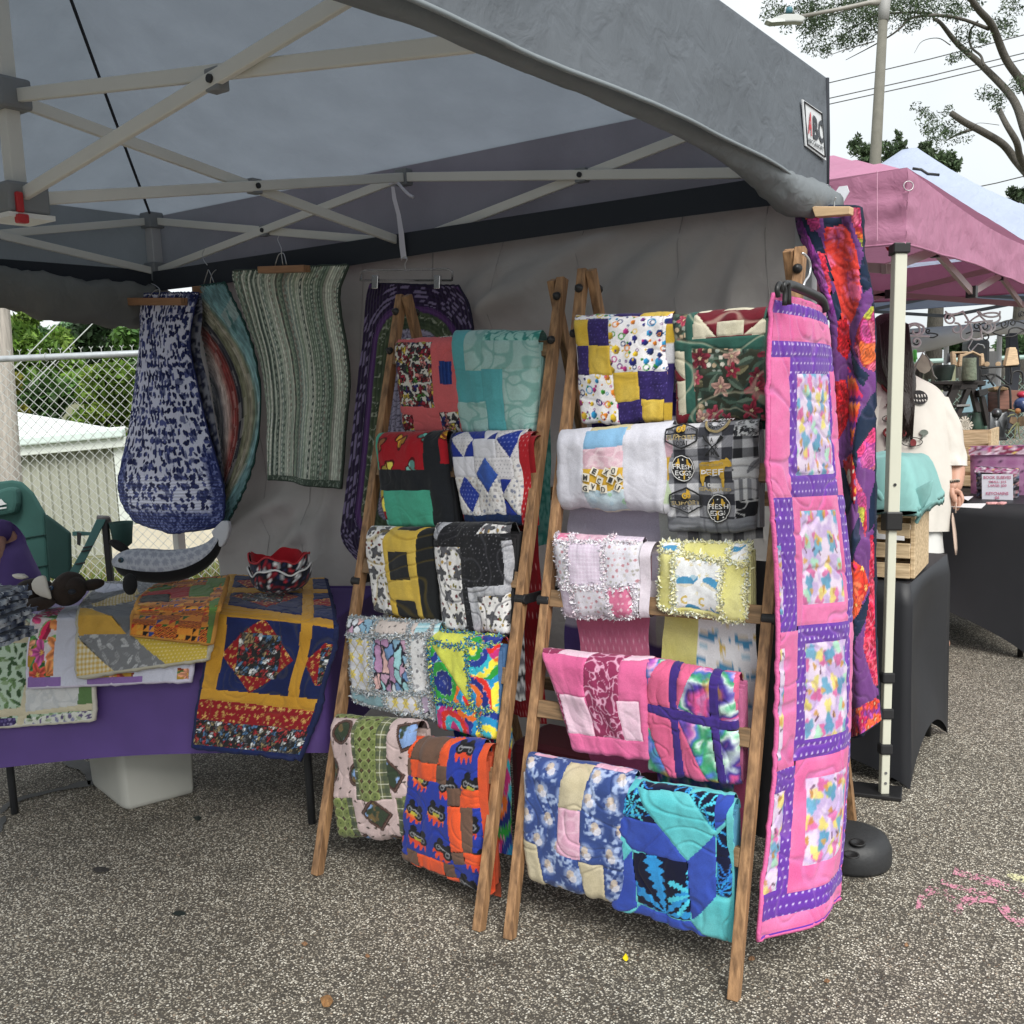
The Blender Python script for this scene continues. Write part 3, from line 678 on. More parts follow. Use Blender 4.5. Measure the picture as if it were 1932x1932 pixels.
# ================================================================ ground
def ground_mat():
    m = bpy.data.materials.new('asphalt'); m.use_nodes = True; n = m.node_tree.nodes; l = m.node_tree.links; b = n['Principled BSDF']
    tc = n.new('ShaderNodeTexCoord'); ob = tc.outputs['Object']
    wn = n.new('ShaderNodeTexNoise'); wn.inputs['Scale'].default_value = 60; l.new(ob, wn.inputs['Vector'])
    wa = n.new('ShaderNodeMix'); wa.data_type = 'VECTOR'; wa.inputs['Factor'].default_value = .008
    l.new(ob, wa.inputs['A']); l.new(wn.outputs['Color'], wa.inputs['B'])
    def layer(sc, stops, edge):
        v = n.new('ShaderNodeTexVoronoi'); v.inputs['Scale'].default_value = sc; l.new(wa.outputs['Result'], v.inputs['Vector'])
        r = n.new('ShaderNodeValToRGB'); r.color_ramp.interpolation = 'CONSTANT'
        e = r.color_ramp.elements
        while len(e) < len(stops): e.new(.5)
        for q, (p, c) in zip(e, stops): q.position = p; q.color = (*c, 1)
        sp = n.new('ShaderNodeSeparateColor'); l.new(v.outputs['Color'], sp.inputs['Color']); l.new(sp.outputs['Red'], r.inputs['Fac'])
        d = n.new('ShaderNodeMapRange'); d.inputs['From Min'].default_value = edge[0]; d.inputs['From Max'].default_value = edge[1]; d.inputs['To Min'].default_value = 1; d.inputs['To Max'].default_value = 0
        l.new(v.outputs['Distance'], d.inputs['Value']); return r, d, sp, v
    mx0 = (.085, .075, .061)
    A = layer(190, [(0, (.085, .076, .064)), (.20, (.25, .225, .18)), (.36, (.13, .112, .085)), (.50, (.34, .305, .245)), (.70, (.52, .475, .39)), (.88, (.74, .70, .60))], (.42, .60))
    B = layer(105, [(0, (.10, .09, .08)), (.3, (.30, .27, .22)), (.6, (.16, .11, .075)), (.72, (.55, .52, .46)), (.9, (.38, .30, .22))], (.25, .36))
    base = n.new('ShaderNodeMix'); base.data_type = 'RGBA'; base.inputs['A'].default_value = (*mx0, 1); l.new(A[1].outputs['Result'], base.inputs['Factor']); l.new(A[0].outputs['Color'], base.inputs['B'])
    gt = n.new('ShaderNodeMath'); gt.operation = 'GREATER_THAN'; gt.inputs[1].default_value = .62; l.new(B[2].outputs['Green'], gt.inputs[0])
    mu = n.new('ShaderNodeMath'); mu.operation = 'MULTIPLY'; l.new(gt.outputs[0], mu.inputs[0]); l.new(B[1].outputs['Result'], mu.inputs[1])
    c2 = n.new('ShaderNodeMix'); c2.data_type = 'RGBA'; l.new(mu.outputs[0], c2.inputs['Factor']); l.new(base.outputs['Result'], c2.inputs['A']); l.new(B[0].outputs['Color'], c2.inputs['B'])
    # broad wear
    nz = n.new('ShaderNodeTexNoise'); nz.inputs['Scale'].default_value = 1.6; nz.inputs['Detail'].default_value = 5; l.new(ob, nz.inputs['Vector'])
    mr = n.new('ShaderNodeMapRange'); mr.inputs['From Min'].default_value = .3; mr.inputs['From Max'].default_value = .7; mr.inputs['To Min'].default_value = .78; mr.inputs['To Max'].default_value = 1.2; l.new(nz.outputs['Fac'], mr.inputs['Value'])
    sc = n.new('ShaderNodeVectorMath'); sc.operation = 'SCALE'; l.new(c2.outputs['Result'], sc.inputs[0]); l.new(mr.outputs['Result'], sc.inputs['Scale'])
    n2 = n.new('ShaderNodeTexNoise'); n2.inputs['Scale'].default_value = 3.3; n2.inputs['Detail'].default_value = 6; l.new(ob, n2.inputs['Vector'])
    m2 = n.new('ShaderNodeMapRange'); m2.inputs['From Min'].default_value = .60; m2.inputs['From Max'].default_value = .72; m2.inputs['To Min'].default_value = 1; m2.inputs['To Max'].default_value = .66; l.new(n2.outputs['Fac'], m2.inputs['Value'])
    s2 = n.new('ShaderNodeVectorMath'); s2.operation = 'SCALE'; l.new(sc.outputs['Vector'], s2.inputs[0]); l.new(m2.outputs['Result'], s2.inputs['Scale']); sc = s2
    l.new(sc.outputs['Vector'], b.inputs['Base Color']); b.inputs['Roughness'].default_value = .75; b.inputs['Specular IOR Level'].default_value = .35
    bp = n.new('ShaderNodeBump'); bp.inputs['Strength'].default_value = .7; bp.inputs['Distance'].default_value = .004
    ad = n.new('ShaderNodeMath'); ad.operation = 'ADD'; l.new(A[1].outputs['Result'], ad.inputs[0]); l.new(mu.outputs[0], ad.inputs[1]); l.new(ad.outputs[0], bp.inputs['Height']); l.new(bp.outputs['Normal'], b.inputs['Normal'])
    return m
FD = np.array([.826, .564, 0]); FP = np.array([-3.01, .88, 0]); FN = np.array([-.564, .826, 0])   # chain link fence line
e_ = FP+FN*.25
gp = [e_-FD*70, (60, -70, 0), (80, -70, 0), (80, 80, 0), (0, 80, 0), e_+FD*3.4+FN*.0]
gp[1] = (e_-FD*70)+np.array([40, -60, 0])
o = MB().add(gp, [(0, 1, 2, 3, 4, 5)]).obj('ground', ground_mat()); tag(o, kind='structure')
tv_ = []; tf_ = []
for i, d in enumerate((-.3, .0, .6, 1.5, 4, 10, 30, 120, 900)):
    for j, s_ in enumerate((-900, -60, -20, -6, -2, 1, 4, 10, 30, 100, 900)):
        p = e_+FN*d+FD*s_; tv_.append((p[0], p[1], -.012-min(1.1, max(d, 0)*.13)+(.05*math.sin(i*3+j*2) if 1 < d < 20 else 0)))
tf_ = [(i*11+j, i*11+j+1, (i+1)*11+j+1, (i+1)*11+j) for i in range(8) for j in range(10)]
o = mesh('terrain', tv_, tf_, mat('far_ground', (.16, .15, .08), .95, .3, 1.2, col2=(.10, .13, .05)), smooth=True); tag(o, kind='structure')
o = MB().add([(-900, -900, -1.3), (900, -900, -1.3), (900, 900, -1.3), (-900, 900, -1.3)], [(0, 1, 2, 3)]).obj('plain', mat('far_ground', (.1, .1, .1))); tag(o, kind='structure')
# sealed crack patches, chalk, litter
SEAL = mat('crack_seal', (.085, .087, .088), .7, .2, 12, bump=.2, bscale=90)
def decal(name, px, m, z=.004, label=None, cat=None):
    p = [onz(q, z) for q in px]; o = mesh(name, p, [tuple(range(len(p)-1, -1, -1))], m, org0=p[0])
    if label: tag(o, label, cat)
    else: tag(o, kind='structure')
    return o
decal('pavement_crack', [(0, 1536), (12, 1528), (18, 1520), (45, 1508), (70, 1502), (100, 1494), (135, 1487), (170, 1483), (172, 1472), (150, 1474), (125, 1483), (95, 1490), (70, 1495), (48, 1500), (22, 1509), (6, 1519), (0, 1528)], SEAL)
decal('pavement_crack', [(117, 1438), (150, 1432), (175, 1440), (180, 1482), (166, 1480), (160, 1462), (150, 1452), (130, 1447)], SEAL)
decal('pavement_crack', [(-2, 1545), (10, 1538), (12, 1548), (6, 1556), (4, 1568), (-2, 1572)], SEAL)
def chalk_mat(name, col):
    m = bpy.data.materials.new(name); m.use_nodes = True; n = m.node_tree.nodes; l = m.node_tree.links; b = n['Principled BSDF']
    b.inputs['Base Color'].default_value = (*col, 1); b.inputs['Roughness'].default_value = .95
    tc = n.new('ShaderNodeTexCoord'); v = n.new('ShaderNodeTexVoronoi'); v.inputs['Scale'].default_value = 135; l.new(tc.outputs['Object'], v.inputs['Vector'])
    z = n.new('ShaderNodeTexNoise'); z.inputs['Scale'].default_value = 26; z.inputs['Detail'].default_value = 4; l.new(tc.outputs['Object'], z.inputs['Vector'])
    s = n.new('ShaderNodeMath'); s.operation = 'SUBTRACT'; l.new(z.outputs['Fac'], s.inputs[0]); 
    q = n.new('ShaderNodeMath'); q.operation = 'MULTIPLY'; q.inputs[1].default_value = .42; l.new(v.outputs['Distance'], q.inputs[0]); l.new(q.outputs[0], s.inputs[1])
    r = n.new('ShaderNodeMapRange'); r.inputs['From Min'].default_value = .27; r.inputs['From Max'].default_value = .42; r.inputs['To Max'].default_value = .75; l.new(s.outputs[0], r.inputs['Value']); l.new(r.outputs['Result'], b.inputs['Alpha'])
    return m
def stroke(pts, w):
    L_, R_ = [], []
    for i, p in enumerate(pts):
        a = np.array(pts[max(i-1, 0)], float); c = np.array(pts[min(i+1, len(pts)-1)], float); d = c-a; d /= np.linalg.norm(d); nn = np.array([-d[1], d[0]])*w/2*(.8+.4*random.random())
        L_.append(tuple(np.array(p)+nn)); R_.append(tuple(np.array(p)-nn))
    return L_+R_[::-1]
PINK = chalk_mat('pink_chalk', (.75, .30, .42)); YEL = chalk_mat('yellow_chalk', (.8, .78, .45))
ck = thing('chalk_drawing', 'faded pink chalk scribble on the asphalt at lower right', 'chalk drawing', onz((1820, 1690), 0))
def chalk_stroke(pts, w, m):
    px = stroke(pts, w); p = [onz(q, .004) for q in px]; k = len(p)//2
    mesh('chalk_stroke', p, [(i, i+1, 2*k-2-i, 2*k-1-i) for i in range(k-1)], m, ck)
chalk_stroke([(1800, 1642), (1825, 1652), (1850, 1658), (1885, 1668), (1945, 1690)], 16, PINK)
chalk_stroke([(1735, 1716), (1738, 1695), (1755, 1680), (1785, 1685), (1800, 1700)], 17, PINK)
chalk_stroke([(1806, 1722), (1812, 1705), (1835, 1695), (1865, 1690), (1885, 1702), (1900, 1722), (1925, 1740), (1950, 1752)], 21, PINK)
chalk_stroke([(1775, 1662), (1800, 1672), (1840, 1682)], 9, PINK)
ck = thing('chalk_drawing', 'short pale yellow chalk stroke above the pink scribble', 'chalk drawing', onz((1915, 1650), 0))
chalk_stroke([(1898, 1648), (1915, 1653), (1950, 1664)], 13, YEL)
def scrap(name, c, rx, ry, m, label, cat, k=0, h=.008):
    rg = random.Random(k); p0 = onz(c, .003); v = []; n = 9
    for i in range(n):
        g = 6.283*i/n; q = onz((c[0]+rx*math.cos(g)*(.7+.5*rg.random()), c[1]+ry*math.sin(g)*(.7+.5*rg.random())), .003+h*rg.random()); v.append(q)
    v.append(p0+np.array([0, 0, h])); v2 = [q-np.array([0, 0, .0015]) for q in v]; nn = len(v)
    o = mesh(name, v+v2, [(i, (i+1) % n, n) for i in range(n)]+[((i+1) % n+nn, i+nn, n+nn) for i in range(n)]+[(i, i+nn, (i+1) % n+nn, (i+1) % n) for i in range(n)], m, org0=p0); tag(o, label, cat)
scrap('flower_petal', (1181, 1807), 6, 5, mat('petal', (.75, .62, .02), .6), 'small crumpled yellow petal on the asphalt below the blue palm quilt', 'petal', 1, .012)
scrap('dead_leaf', (616, 1888), 11, 13, mat('dead_leaf', (.25, .13, .05), .8, .3, 60), 'curled dry brown leaf on the asphalt at the bottom edge', 'leaf', 2, .014)
scrap('dark_leaf', (339, 1722), 14, 4, mat('wet_leaf', (.012, .018, .016), .5), 'dark wet leaf scrap lying alone on the open asphalt', 'leaf', 3, .006)
scrap('dark_leaf', (373, 1543), 8, 4, mat('wet_leaf', (.012, .018, .016), .5), 'black leaf scrap on the asphalt right of the white bin', 'leaf', 4, .006)
scrap('dark_leaf', (190, 1640), 16, 5, mat('wet_leaf2', (.03, .027, .025), .7), 'long dull dark leaf on the asphalt under the purple table', 'leaf', 5, .003)
for k, (c, s) in enumerate((((693, 1803), 5), ((575, 1780), 6), ((1418, 1808), 7), ((1710, 1782), 5), ((1560, 1850), 6))):
    scrap('dead_leaf', c, s, s*.6, mat('leaf_bit', (.22, .12, .06), .85, .3, 80), ['tiny reddish leaf crumb left of the first rack foot', 'small brown leaf crumb on open asphalt near the middle left', 'small brown crumb between the rack feet and the pink quilt', 'tiny tan leaf crumb near the pink chalk', 'small brown leaf crumb right of the last rack foot'][k], 'leaf', 11+k, .006)

# ================================================================ grey canopy tent
CANV_IN = None
def canvas(name, col, trans=.35, var=.06):
    m = bpy.data.materials.new(name); m.use_nodes = True; n = m.node_tree.nodes; l = m.node_tree.links; b = n['Principled BSDF']; _mats[name] = m
    c = lin(H(col)) if isinstance(col, str) else np.array(col)
    tc = n.new('ShaderNodeTexCoord'); z = n.new('ShaderNodeTexNoise'); z.inputs['Scale'].default_value = 5; z.inputs['Detail'].default_value = 5; l.new(tc.outputs['Object'], z.inputs['Vector'])
    r = n.new('ShaderNodeValToRGB'); r.color_ramp.elements[0].position = .35; r.color_ramp.elements[1].position = .65
    r.color_ramp.elements[0].color = (*(c*(1-var)), 1); r.color_ramp.elements[1].color = (*(c*(1+var)), 1); l.new(z.outputs['Fac'], r.inputs['Fac']); l.new(r.outputs['Color'], b.inputs['Base Color'])
    b.inputs['Roughness'].default_value = .7; b.inputs['Specular IOR Level'].default_value = .3
    wv = n.new('ShaderNodeTexNoise'); wv.inputs['Scale'].default_value = 14; wv.inputs['Detail'].default_value = 6; wv.inputs['Distortion'].default_value = .6; l.new(tc.outputs['Object'], wv.inputs['Vector'])
    bp = n.new('ShaderNodeBump'); bp.inputs['Strength'].default_value = .6; bp.inputs['Distance'].default_value = .016; l.new(wv.outputs['Fac'], bp.inputs['Height']); l.new(bp.outputs['Normal'], b.inputs['Normal'])
    if trans:
        t = n.new('ShaderNodeBsdfTranslucent'); l.new(r.outputs['Color'], t.inputs['Color']); mxs = n.new('ShaderNodeMixShader'); mxs.inputs['Fac'].default_value = trans
        l.new(b.outputs['BSDF'], mxs.inputs[1]); l.new(t.outputs['BSDF'], mxs.inputs[2]); l.new(mxs.outputs['Shader'], n['Material Output'].inputs['Surface'])
    return m
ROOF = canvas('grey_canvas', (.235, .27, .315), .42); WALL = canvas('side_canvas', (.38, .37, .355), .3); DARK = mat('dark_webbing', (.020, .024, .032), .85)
BARM = mat('cream_bar', (.66, .65, .60), .45, .05, 3); JNT = mat('grey_bracket', (.20, .21, .22), .5); BLK = mat('black_plastic', (.014, .014, .015), .45)
RED = mat('red_tab', (.45, .02, .025), .4); STEEL = mat('steel', (.6, .6, .6), .3, metal=1.)
TW = 3.0; ZU, ZL = 2.189, 1.960; ZMU, ZML = 2.163, 1.928; ZCU, ZCL = 2.152, 1.900; CX, CY = 1.5, -1.5; APEX = 3.05
tent = thing('canopy_tent', 'large grey pop up canopy with cream scissor frame over the quilt stall', 'canopy', (CX, CY, 0))
EV = 2.215; OV = .045
def roof_grid():
    n = 44; v = []; f = []
    xs = np.linspace(-OV, TW+OV, n)
    X, Y = np.meshgrid(xs, xs-TW)
    d = np.maximum(abs(X-CX), abs(Y-CY))/(TW/2+OV); d2 = np.minimum(abs(X-CX), abs(Y-CY))/(TW/2+OV)
    Z = EV+(APEX-EV)*(1-d)-.06*np.sin(np.pi*d)*(1-.8*(d2/(d+1e-6))**4)+(.014*(fbm(X*2.2, Y*2.2, 3)-.5)+.008*(fbm(X*7+Y*2, Y*5-X*2, 7)-.5))*np.clip((1-d)*7, 0, 1)
    return np.stack([X, Y, Z], 2)
G = roof_grid(); nr = G.shape[0]
me = mesh('roof', G.reshape(-1, 3), grid_faces(nr, nr), ROOF, tent, True)
# ridge seams under the roof
sm = MB()
for sx in (-1, 1):
    for sy in (-1, 1):
        pts = []
        for t in np.linspace(.02, .985, 24):
            d = t; z = EV+(APEX-EV)*(1-d)-.06*math.sin(math.pi*d)*.2-.040; pts.append((CX+sx*(TW/2+OV)*d, CY+sy*(TW/2+OV)*d, z))
        sm.tube(pts, .006, 5)
sm.obj('ridge_seam', DARK, tent)
# valances: four walls of canvas, the visible one carries the maker's label
def valance(p0, p1, zt, zb, n=64, k=0):
    p0 = np.array(p0, float); p1 = np.array(p1, float); d = p1-p0; L_ = np.linalg.norm(d); d /= L_; nn = np.array([d[1], -d[0], 0])
    u = np.linspace(0, 1, n); v = np.linspace(0, 1, 12); U, V = np.meshgrid(u, v)
    P = p0+d*(U*L_)[..., None]; P[..., 2] = zt+(zb-zt)*V-.012*np.sin(np.pi*U)*V
    off = .012*(fbm(U*9, V*1.5, k)-.5)+.016*V*(fbm(U*5, V, k+2)-.5)*2*np.sin(np.pi*U)+.012*np.sin(np.pi*V)*0
    off = off+.007*np.sin(U*26+V*2.5+3*fbm(U*4, V*2, k+5))*V*np.sin(np.pi*U)**.5
    off = off*np.clip(V*4, 0, 1)
    return P+nn*off[..., None]
h0 = TW+OV
for i, (a, b) in enumerate((((h0, -TW-OV, 0), (h0, OV, 0)), ((h0, OV, 0), (-OV, OV, 0)), ((-OV, OV, 0), (-OV, -TW-OV, 0)), ((-OV, -TW-OV, 0), (h0, -TW-OV, 0)))):
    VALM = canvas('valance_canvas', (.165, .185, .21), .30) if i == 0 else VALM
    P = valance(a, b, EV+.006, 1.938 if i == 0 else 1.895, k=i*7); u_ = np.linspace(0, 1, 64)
    if i == 0: P[..., 2] -= (.056*np.exp(-((1-u_)/.13)**2)+.05*np.exp(-(u_/.13)**2))[None]*np.linspace(0, 1, 12)[:, None]
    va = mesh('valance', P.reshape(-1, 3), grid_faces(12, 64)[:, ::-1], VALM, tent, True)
    hem = MB().tube(P[-1]+np.array([0, 0, .004]), .005, 5); hem.obj('hem', mat('hem_grey', (.22, .25, .27), .7), va, True)
    if i == 0: VAL = P; VALOB = va
# dark corner piping
for c in ((h0, OV), (-OV, OV), (h0, -TW-OV), (-OV, -TW-OV)):
    MB().tube([(c[0]*1.0, c[1], EV+.005), (c[0]+.002, c[1]+.002, 2.05), (c[0], c[1], 1.885)], .008, 6).obj('corner_piping', DARK, tent, True)
# frame
def joint(p, s=.05, rz=0, par=tent):
    o = MB().box(p, (s, s*.75, s*1.1), rz).obj('bracket', JNT, par, bevel=.004)
    d = O-np.array(p); d[2] *= .3; d /= np.linalg.norm(d)
    c, sn = math.cos(rz), math.sin(rz); ax = np.array([-sn, c, 0]); ax = ax if np.dot(ax, d) > 0 else -ax
    MB().tube([np.array(p)+ax*s*.36, np.array(p)+ax*(s*.375+.006)], .009, 10).obj('bolt', BLK, o); return o
def isect(a, b, c, d):
    s_ = (c[2]-a[2])/((b[2]-a[2])-(d[2]-c[2])); return a+(b-a)*s_
def tbar(p, q, off):
    p = np.array(p, float)+off; q = np.array(q, float)+off; MB().bar(p, q, .015, .032).obj('truss_bar', BARM, tent, bevel=.003)
cor = [np.array(c, float) for c in ((0, 0, 0), (TW, 0, 0), (TW, -TW, 0), (0, -TW, 0))]; zz = lambda p, z: np.array([p[0], p[1], z])
CC = np.array([CX, CY, 0.])
for i in range(4):
    a, b = cor[i], cor[(i+1) % 4]; m_ = (a+b)/2; d = (b-a)/np.linalg.norm(b-a); nn = np.array([-d[1], d[0], 0])*.009; rz = math.atan2(d[1], d[0])
    for e in (a, b):
        zml = ZML+(.035 if i == 1 else 0); tbar(zz(e, ZU), zz(m_, zml), nn); tbar(zz(e, ZL), zz(m_, ZMU), -nn); joint(isect(zz(e, ZU), zz(m_, ZML), zz(e, ZL), zz(m_, ZMU)), .042, rz)
    joint(zz(m_, ZMU), .055, rz); joint(zz(m_, zml), .055 if i != 1 else .035, rz)
    d = (CC-m_)/np.linalg.norm(CC-m_); nn = np.array([-d[1], d[0], 0])*.009; rz = math.atan2(d[1], d[0])
    tbar(zz(m_, ZMU), zz(CC, ZCL), nn); tbar(zz(m_, zml), zz(CC, ZCU), -nn); joint(isect(zz(m_, ZMU), zz(CC, ZCL), zz(m_, ZML), zz(CC, ZCU)), .042, rz)
    # leg
    MB().prism(zz(a, .02), zz(a, ZU+.03), (.021, 0, 0), (0, .021, 0)).obj('leg', BARM, tent, bevel=.004)
    MB().prism(zz(a, 1.0), zz(a, ZU-.01), (.025, 0, 0), (0, .025, 0)).obj('outer_leg', mat('leg_grey', (.42, .42, .43), .4), tent, bevel=.004)
    sl_ = MB().box(zz(a, ZL), (.075, .075, .085)).obj('slider', JNT, tent, bevel=.006); MB().box(zz(a, ZU), (.075, .075, .07)).obj('corner_bracket', JNT, tent, bevel=.006)
    MB().box(zz(a, .01), (.10, .10, .012)).obj('foot_plate', BLK, tent)
MB().prism(zz(CC, ZCL-.03), zz(CC, APEX-.05), (.019, 0, 0), (0, .019, 0)).obj('center_pole', BARM, tent, bevel=.003)
MB().box(zz(CC, ZCU), (.085, .085, .075)).obj('hub', JNT, tent, bevel=.008); MB().box(zz(CC, ZCL), (.11, .11, .075)).obj('hub', JNT, tent, bevel=.008)
hb = MB().box(zz(CC, ZCL-.045), (.12, .12, .012)).obj('hub_plate', mat('white_plastic', (.7, .7, .68), .4), tent)
tb = MB(); tb.box(zz(CC, ZCL-.015)+np.array([.058, -.03, 0]), (.014, .018, .05)); tb.box(zz(CC, ZCL-.055)+np.array([.062, -.03, 0]), (.022, .028, .022)); tb.obj('release_tab', RED, tent, bevel=.004)
MB().lathe(zz(CC, APEX-.06), [(.05, 0), (.06, .03), (.03, .05)], 12).obj('peak_cap', BLK, tent)
# label
lab = thing('x', 'x', 'x'); bpy.data.objects.remove(lab)
def val_at(x, y):   # point of the visible valance under pixel
    p = onx((x, y), h0+.004); U = (p[1]+TW+OV)/(TW+2*OV); off = .012*(fbm(np.array([U*9]), np.array([(EV-p[2])/.32*1.5]), 0)-.5)[0]
    return p+np.array([.007, 0, 0])
def textmesh(txt, size=1., font_bold=.0, align='CENTER', shear=0.):
    cu = bpy.data.curves.new('t', 'FONT'); cu.body = txt; cu.size = size; cu.align_x = align; cu.align_y = 'CENTER'; cu.offset = font_bold; cu.resolution_u = 2; cu.shear = shear
    ob = bpy.data.objects.new('t', cu); C.objects.link(ob); dg = bpy.context.evaluated_depsgraph_get(); me = bpy.data.meshes.new_from_object(ob.evaluated_get(dg))
    v = np.array([tuple(q.co) for q in me.vertices]); f = [tuple(p.vertices) for p in me.polygons]
    bpy.data.objects.remove(ob); bpy.data.meshes.remove(me); bpy.data.curves.remove(cu); return v, f
def fit_text(txt, fn, bold=.02, shear=0.):
    "fn(s,t): s,t in 0..1 across the text box -> 3D"
    v, f = textmesh(txt, 1., bold, shear=shear); lo = v.min(0); hi = v.max(0); st = (v-lo)/(hi-lo+1e-9); return [fn(a[0], 1-a[1]) for a in st], f
def quad_fn(q, at):
    a, b, c, d = (np.array(p, float) for p in q)
    def fn(s_, t_): p = (a*(1-s_)+b*s_)*(1-t_)+(d*(1-s_)+c*s_)*t_; return at(p[0], p[1])
    return fn
ZB = (1600, 0, 900, 1932); gB = frm(ZB); vat = lambda off: (lambda x, y: val_at(*gB((x, y)))+np.array([off, 0, 0]))
Q = [(757, 522), (860, 592), (882, 843), (775, 765)]
lb = mesh('label', [vat(0)(*q) for q in Q]+[vat(-.003)(*q) for q in Q], [(0, 1, 2, 3), (7, 6, 5, 4), (0, 4, 5, 1), (1, 5, 6, 2), (2, 6, 7, 3), (3, 7, 4, 0)], mat('label_white', (.62, .64, .66), .6), tent)
ins = [(764, 536), (856, 600), (874, 826), (781, 758)]
mb = MB(); w = [vat(.002)(*q) for q in ins]; mb.tube(w, .0022, 4, close=True).obj('label_border', mat('label_ink', (.03, .035, .04), .6), lb)
for tx, q, c in (('A', [(784, 583), (806, 600), (803, 720), (783, 702)], (.45, .04, .05)), ('B', [(808, 606), (832, 622), (838, 748), (810, 726)], (.03, .035, .045)), ('C', [(836, 620), (860, 640), (862, 762), (838, 740)], (.03, .035, .045)), ('ABCCANOPY', [(781, 722), (864, 775), (866, 800), (782, 745)], (.05, .055, .06))):
    v, f = fit_text(tx, quad_fn(q, vat(.003)), .03); mesh('lettering', v, f, mat('ink_%s' % tx, c, .6), lb)
# side wall at the back, dark band at its top
sw = thing('tent_sidewall', 'grey brown fabric back wall hung below the canopy valance', 'tent wall', (1.5, .02, 0))
n1, n2 = 150, 90; U, V = np.meshgrid(np.linspace(0, 1, n1), np.linspace(0, 1, n2)); X = .28+(3.0-.28)*U
Yw = .012+.020*np.sin(X*9.0+2.2*V+2*fbm(X*1.1, V*1.2, 3))*np.clip(V*2.5, 0, 1)+.05*(fbm(X*2.2+V*1.1, V*1.6, 5)-.5)*np.clip(V*3, .15, 1)+.05*V*np.sin(X*3+1)*.4
dg_ = .040*np.abs(np.sin((X*.9-V*1.25)*7.5+2.5*fbm(X*1.5,V*2,9)))**3*np.clip(1.1-V,0,1)+np.exp(-((X-1.9)*.9+(V-.25)*1.5-.0)**2*14)*.035+np.exp(-((X-2.55)*.9+(V-.18)*1.4)**2*18)*.03+np.exp(-((X-1.0)*.8+(V-.75)*1.3)**2*10)*.05
Yw = Yw-dg_; Zq = 1.93*(1-V)
for (p, q, w_, h_) in (((1232, 405), (955, 575), .05, .075), ((1314, 430), (1195, 600), .045, .07), ((1240, 485), (1120, 640), .04, .06), ((1125, 460), (980, 545), .04, .06), ((1400, 400), (1330, 520), .05, .07), ((1450, 420), (1400, 560), .04, .06), ((1000, 480), (900, 560), .04, .05), ((700, 520), (660, 760), .05, .02), ((540, 950), (430, 1020), .05, .07), ((600, 1000), (480, 1120), .05, .06), ((660, 900), (600, 1250), .05, .04)):
    a_ = ony(p, 0); b_ = ony(q, 0); a_ = np.array([a_[0], a_[2]]); b_ = np.array([b_[0], b_[2]]); d_ = b_-a_; L_ = np.linalg.norm(d_); d_ /= L_; sx = (X-a_[0])*d_[0]+(Zq-a_[1])*d_[1]; tx = -(X-a_[0])*d_[1]+(Zq-a_[1])*d_[0]
    Yw = Yw-h_*np.exp(-((tx+.02*np.sin(sx*9))/w_)**2)*np.exp(-(np.clip(abs(sx-L_/2)-L_*.45, 0, None)/.12)**2)
Yw = .01+(Yw-.01)*np.clip(V*7, 0, 1); Zw = 1.93*(1-V)+.015*V+.0*X
Pw = np.stack([X, Yw, Zw], 2)
mesh('wall_fabric', Pw.reshape(-1, 3), grid_faces(n2, n1)[:, ::-1], WALL, sw, True)
cr = MB()
for xx in (.62, .95, 1.27, 1.62, 1.95, 2.28, 2.62, 2.9):
    i = int((xx-.28)/2.72*(n1-1)); pts = [Pw[j, i]-np.array([0, .002, 0]) for j in range(2, n2, 4)]; cr.tube(pts, .0016, 4)
cr.obj('seam', mat('wall_seam', (.33, .32, .31), .9), sw, True)
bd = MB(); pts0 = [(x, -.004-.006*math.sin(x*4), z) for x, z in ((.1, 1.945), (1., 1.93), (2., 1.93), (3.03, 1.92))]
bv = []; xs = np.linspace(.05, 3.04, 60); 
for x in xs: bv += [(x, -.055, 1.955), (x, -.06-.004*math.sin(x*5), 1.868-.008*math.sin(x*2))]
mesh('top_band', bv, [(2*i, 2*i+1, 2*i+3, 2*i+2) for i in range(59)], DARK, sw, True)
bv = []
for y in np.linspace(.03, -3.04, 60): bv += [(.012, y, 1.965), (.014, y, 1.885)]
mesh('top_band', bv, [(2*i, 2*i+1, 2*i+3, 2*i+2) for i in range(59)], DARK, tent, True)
# rolled-up curtain along the left side and along the front edge
def roll(name, label, path, rad, m, seed, squash=1., n=20, parent=None, ends=True):
    path = np.array(path, float); t = np.linspace(0, 1, 70); tt = np.linspace(0, 1, len(path)); Pc = spline(tt, path, t); rr = spline(tt, np.array(rad, float), t); v = []
    for i, p in enumerate(Pc):
        d = Pc[min(i+1, 69)]-Pc[max(i-1, 0)]; d /= np.linalg.norm(d); a = np.cross(d, [0, 0, 1.]); a /= np.linalg.norm(a); b = np.cross(a, d)
        for k in range(n):
            g = 6.2832*k/n; x_ = np.array([t[i]*11+seed]); y_ = np.array([math.cos(g)*1.4+seed*3])
            q = rr[i]*(1+.5*(fbm(x_, y_, seed)[0]-.5)+.24*(vn(x_*4, y_*2, seed+1)[0]-.5)); v.append(p+a*q*math.cos(g)*squash+b*q*math.sin(g))
    f = [(i*n+k, i*n+(k+1) % n, (i+1)*n+(k+1) % n, (i+1)*n+k) for i in range(69) for k in range(n)]+[tuple(range(n-1, -1, -1)), tuple(range(69*n, 70*n))]
    if parent is None:
        o = mesh(name, v, f, m, None, True, org0=Pc[0]); tag(o, label, 'curtain'); return o
    return mesh(name, v, f, m, parent, True)
CURT = canvas('curtain_grey', (.19, .19, .175), .12)
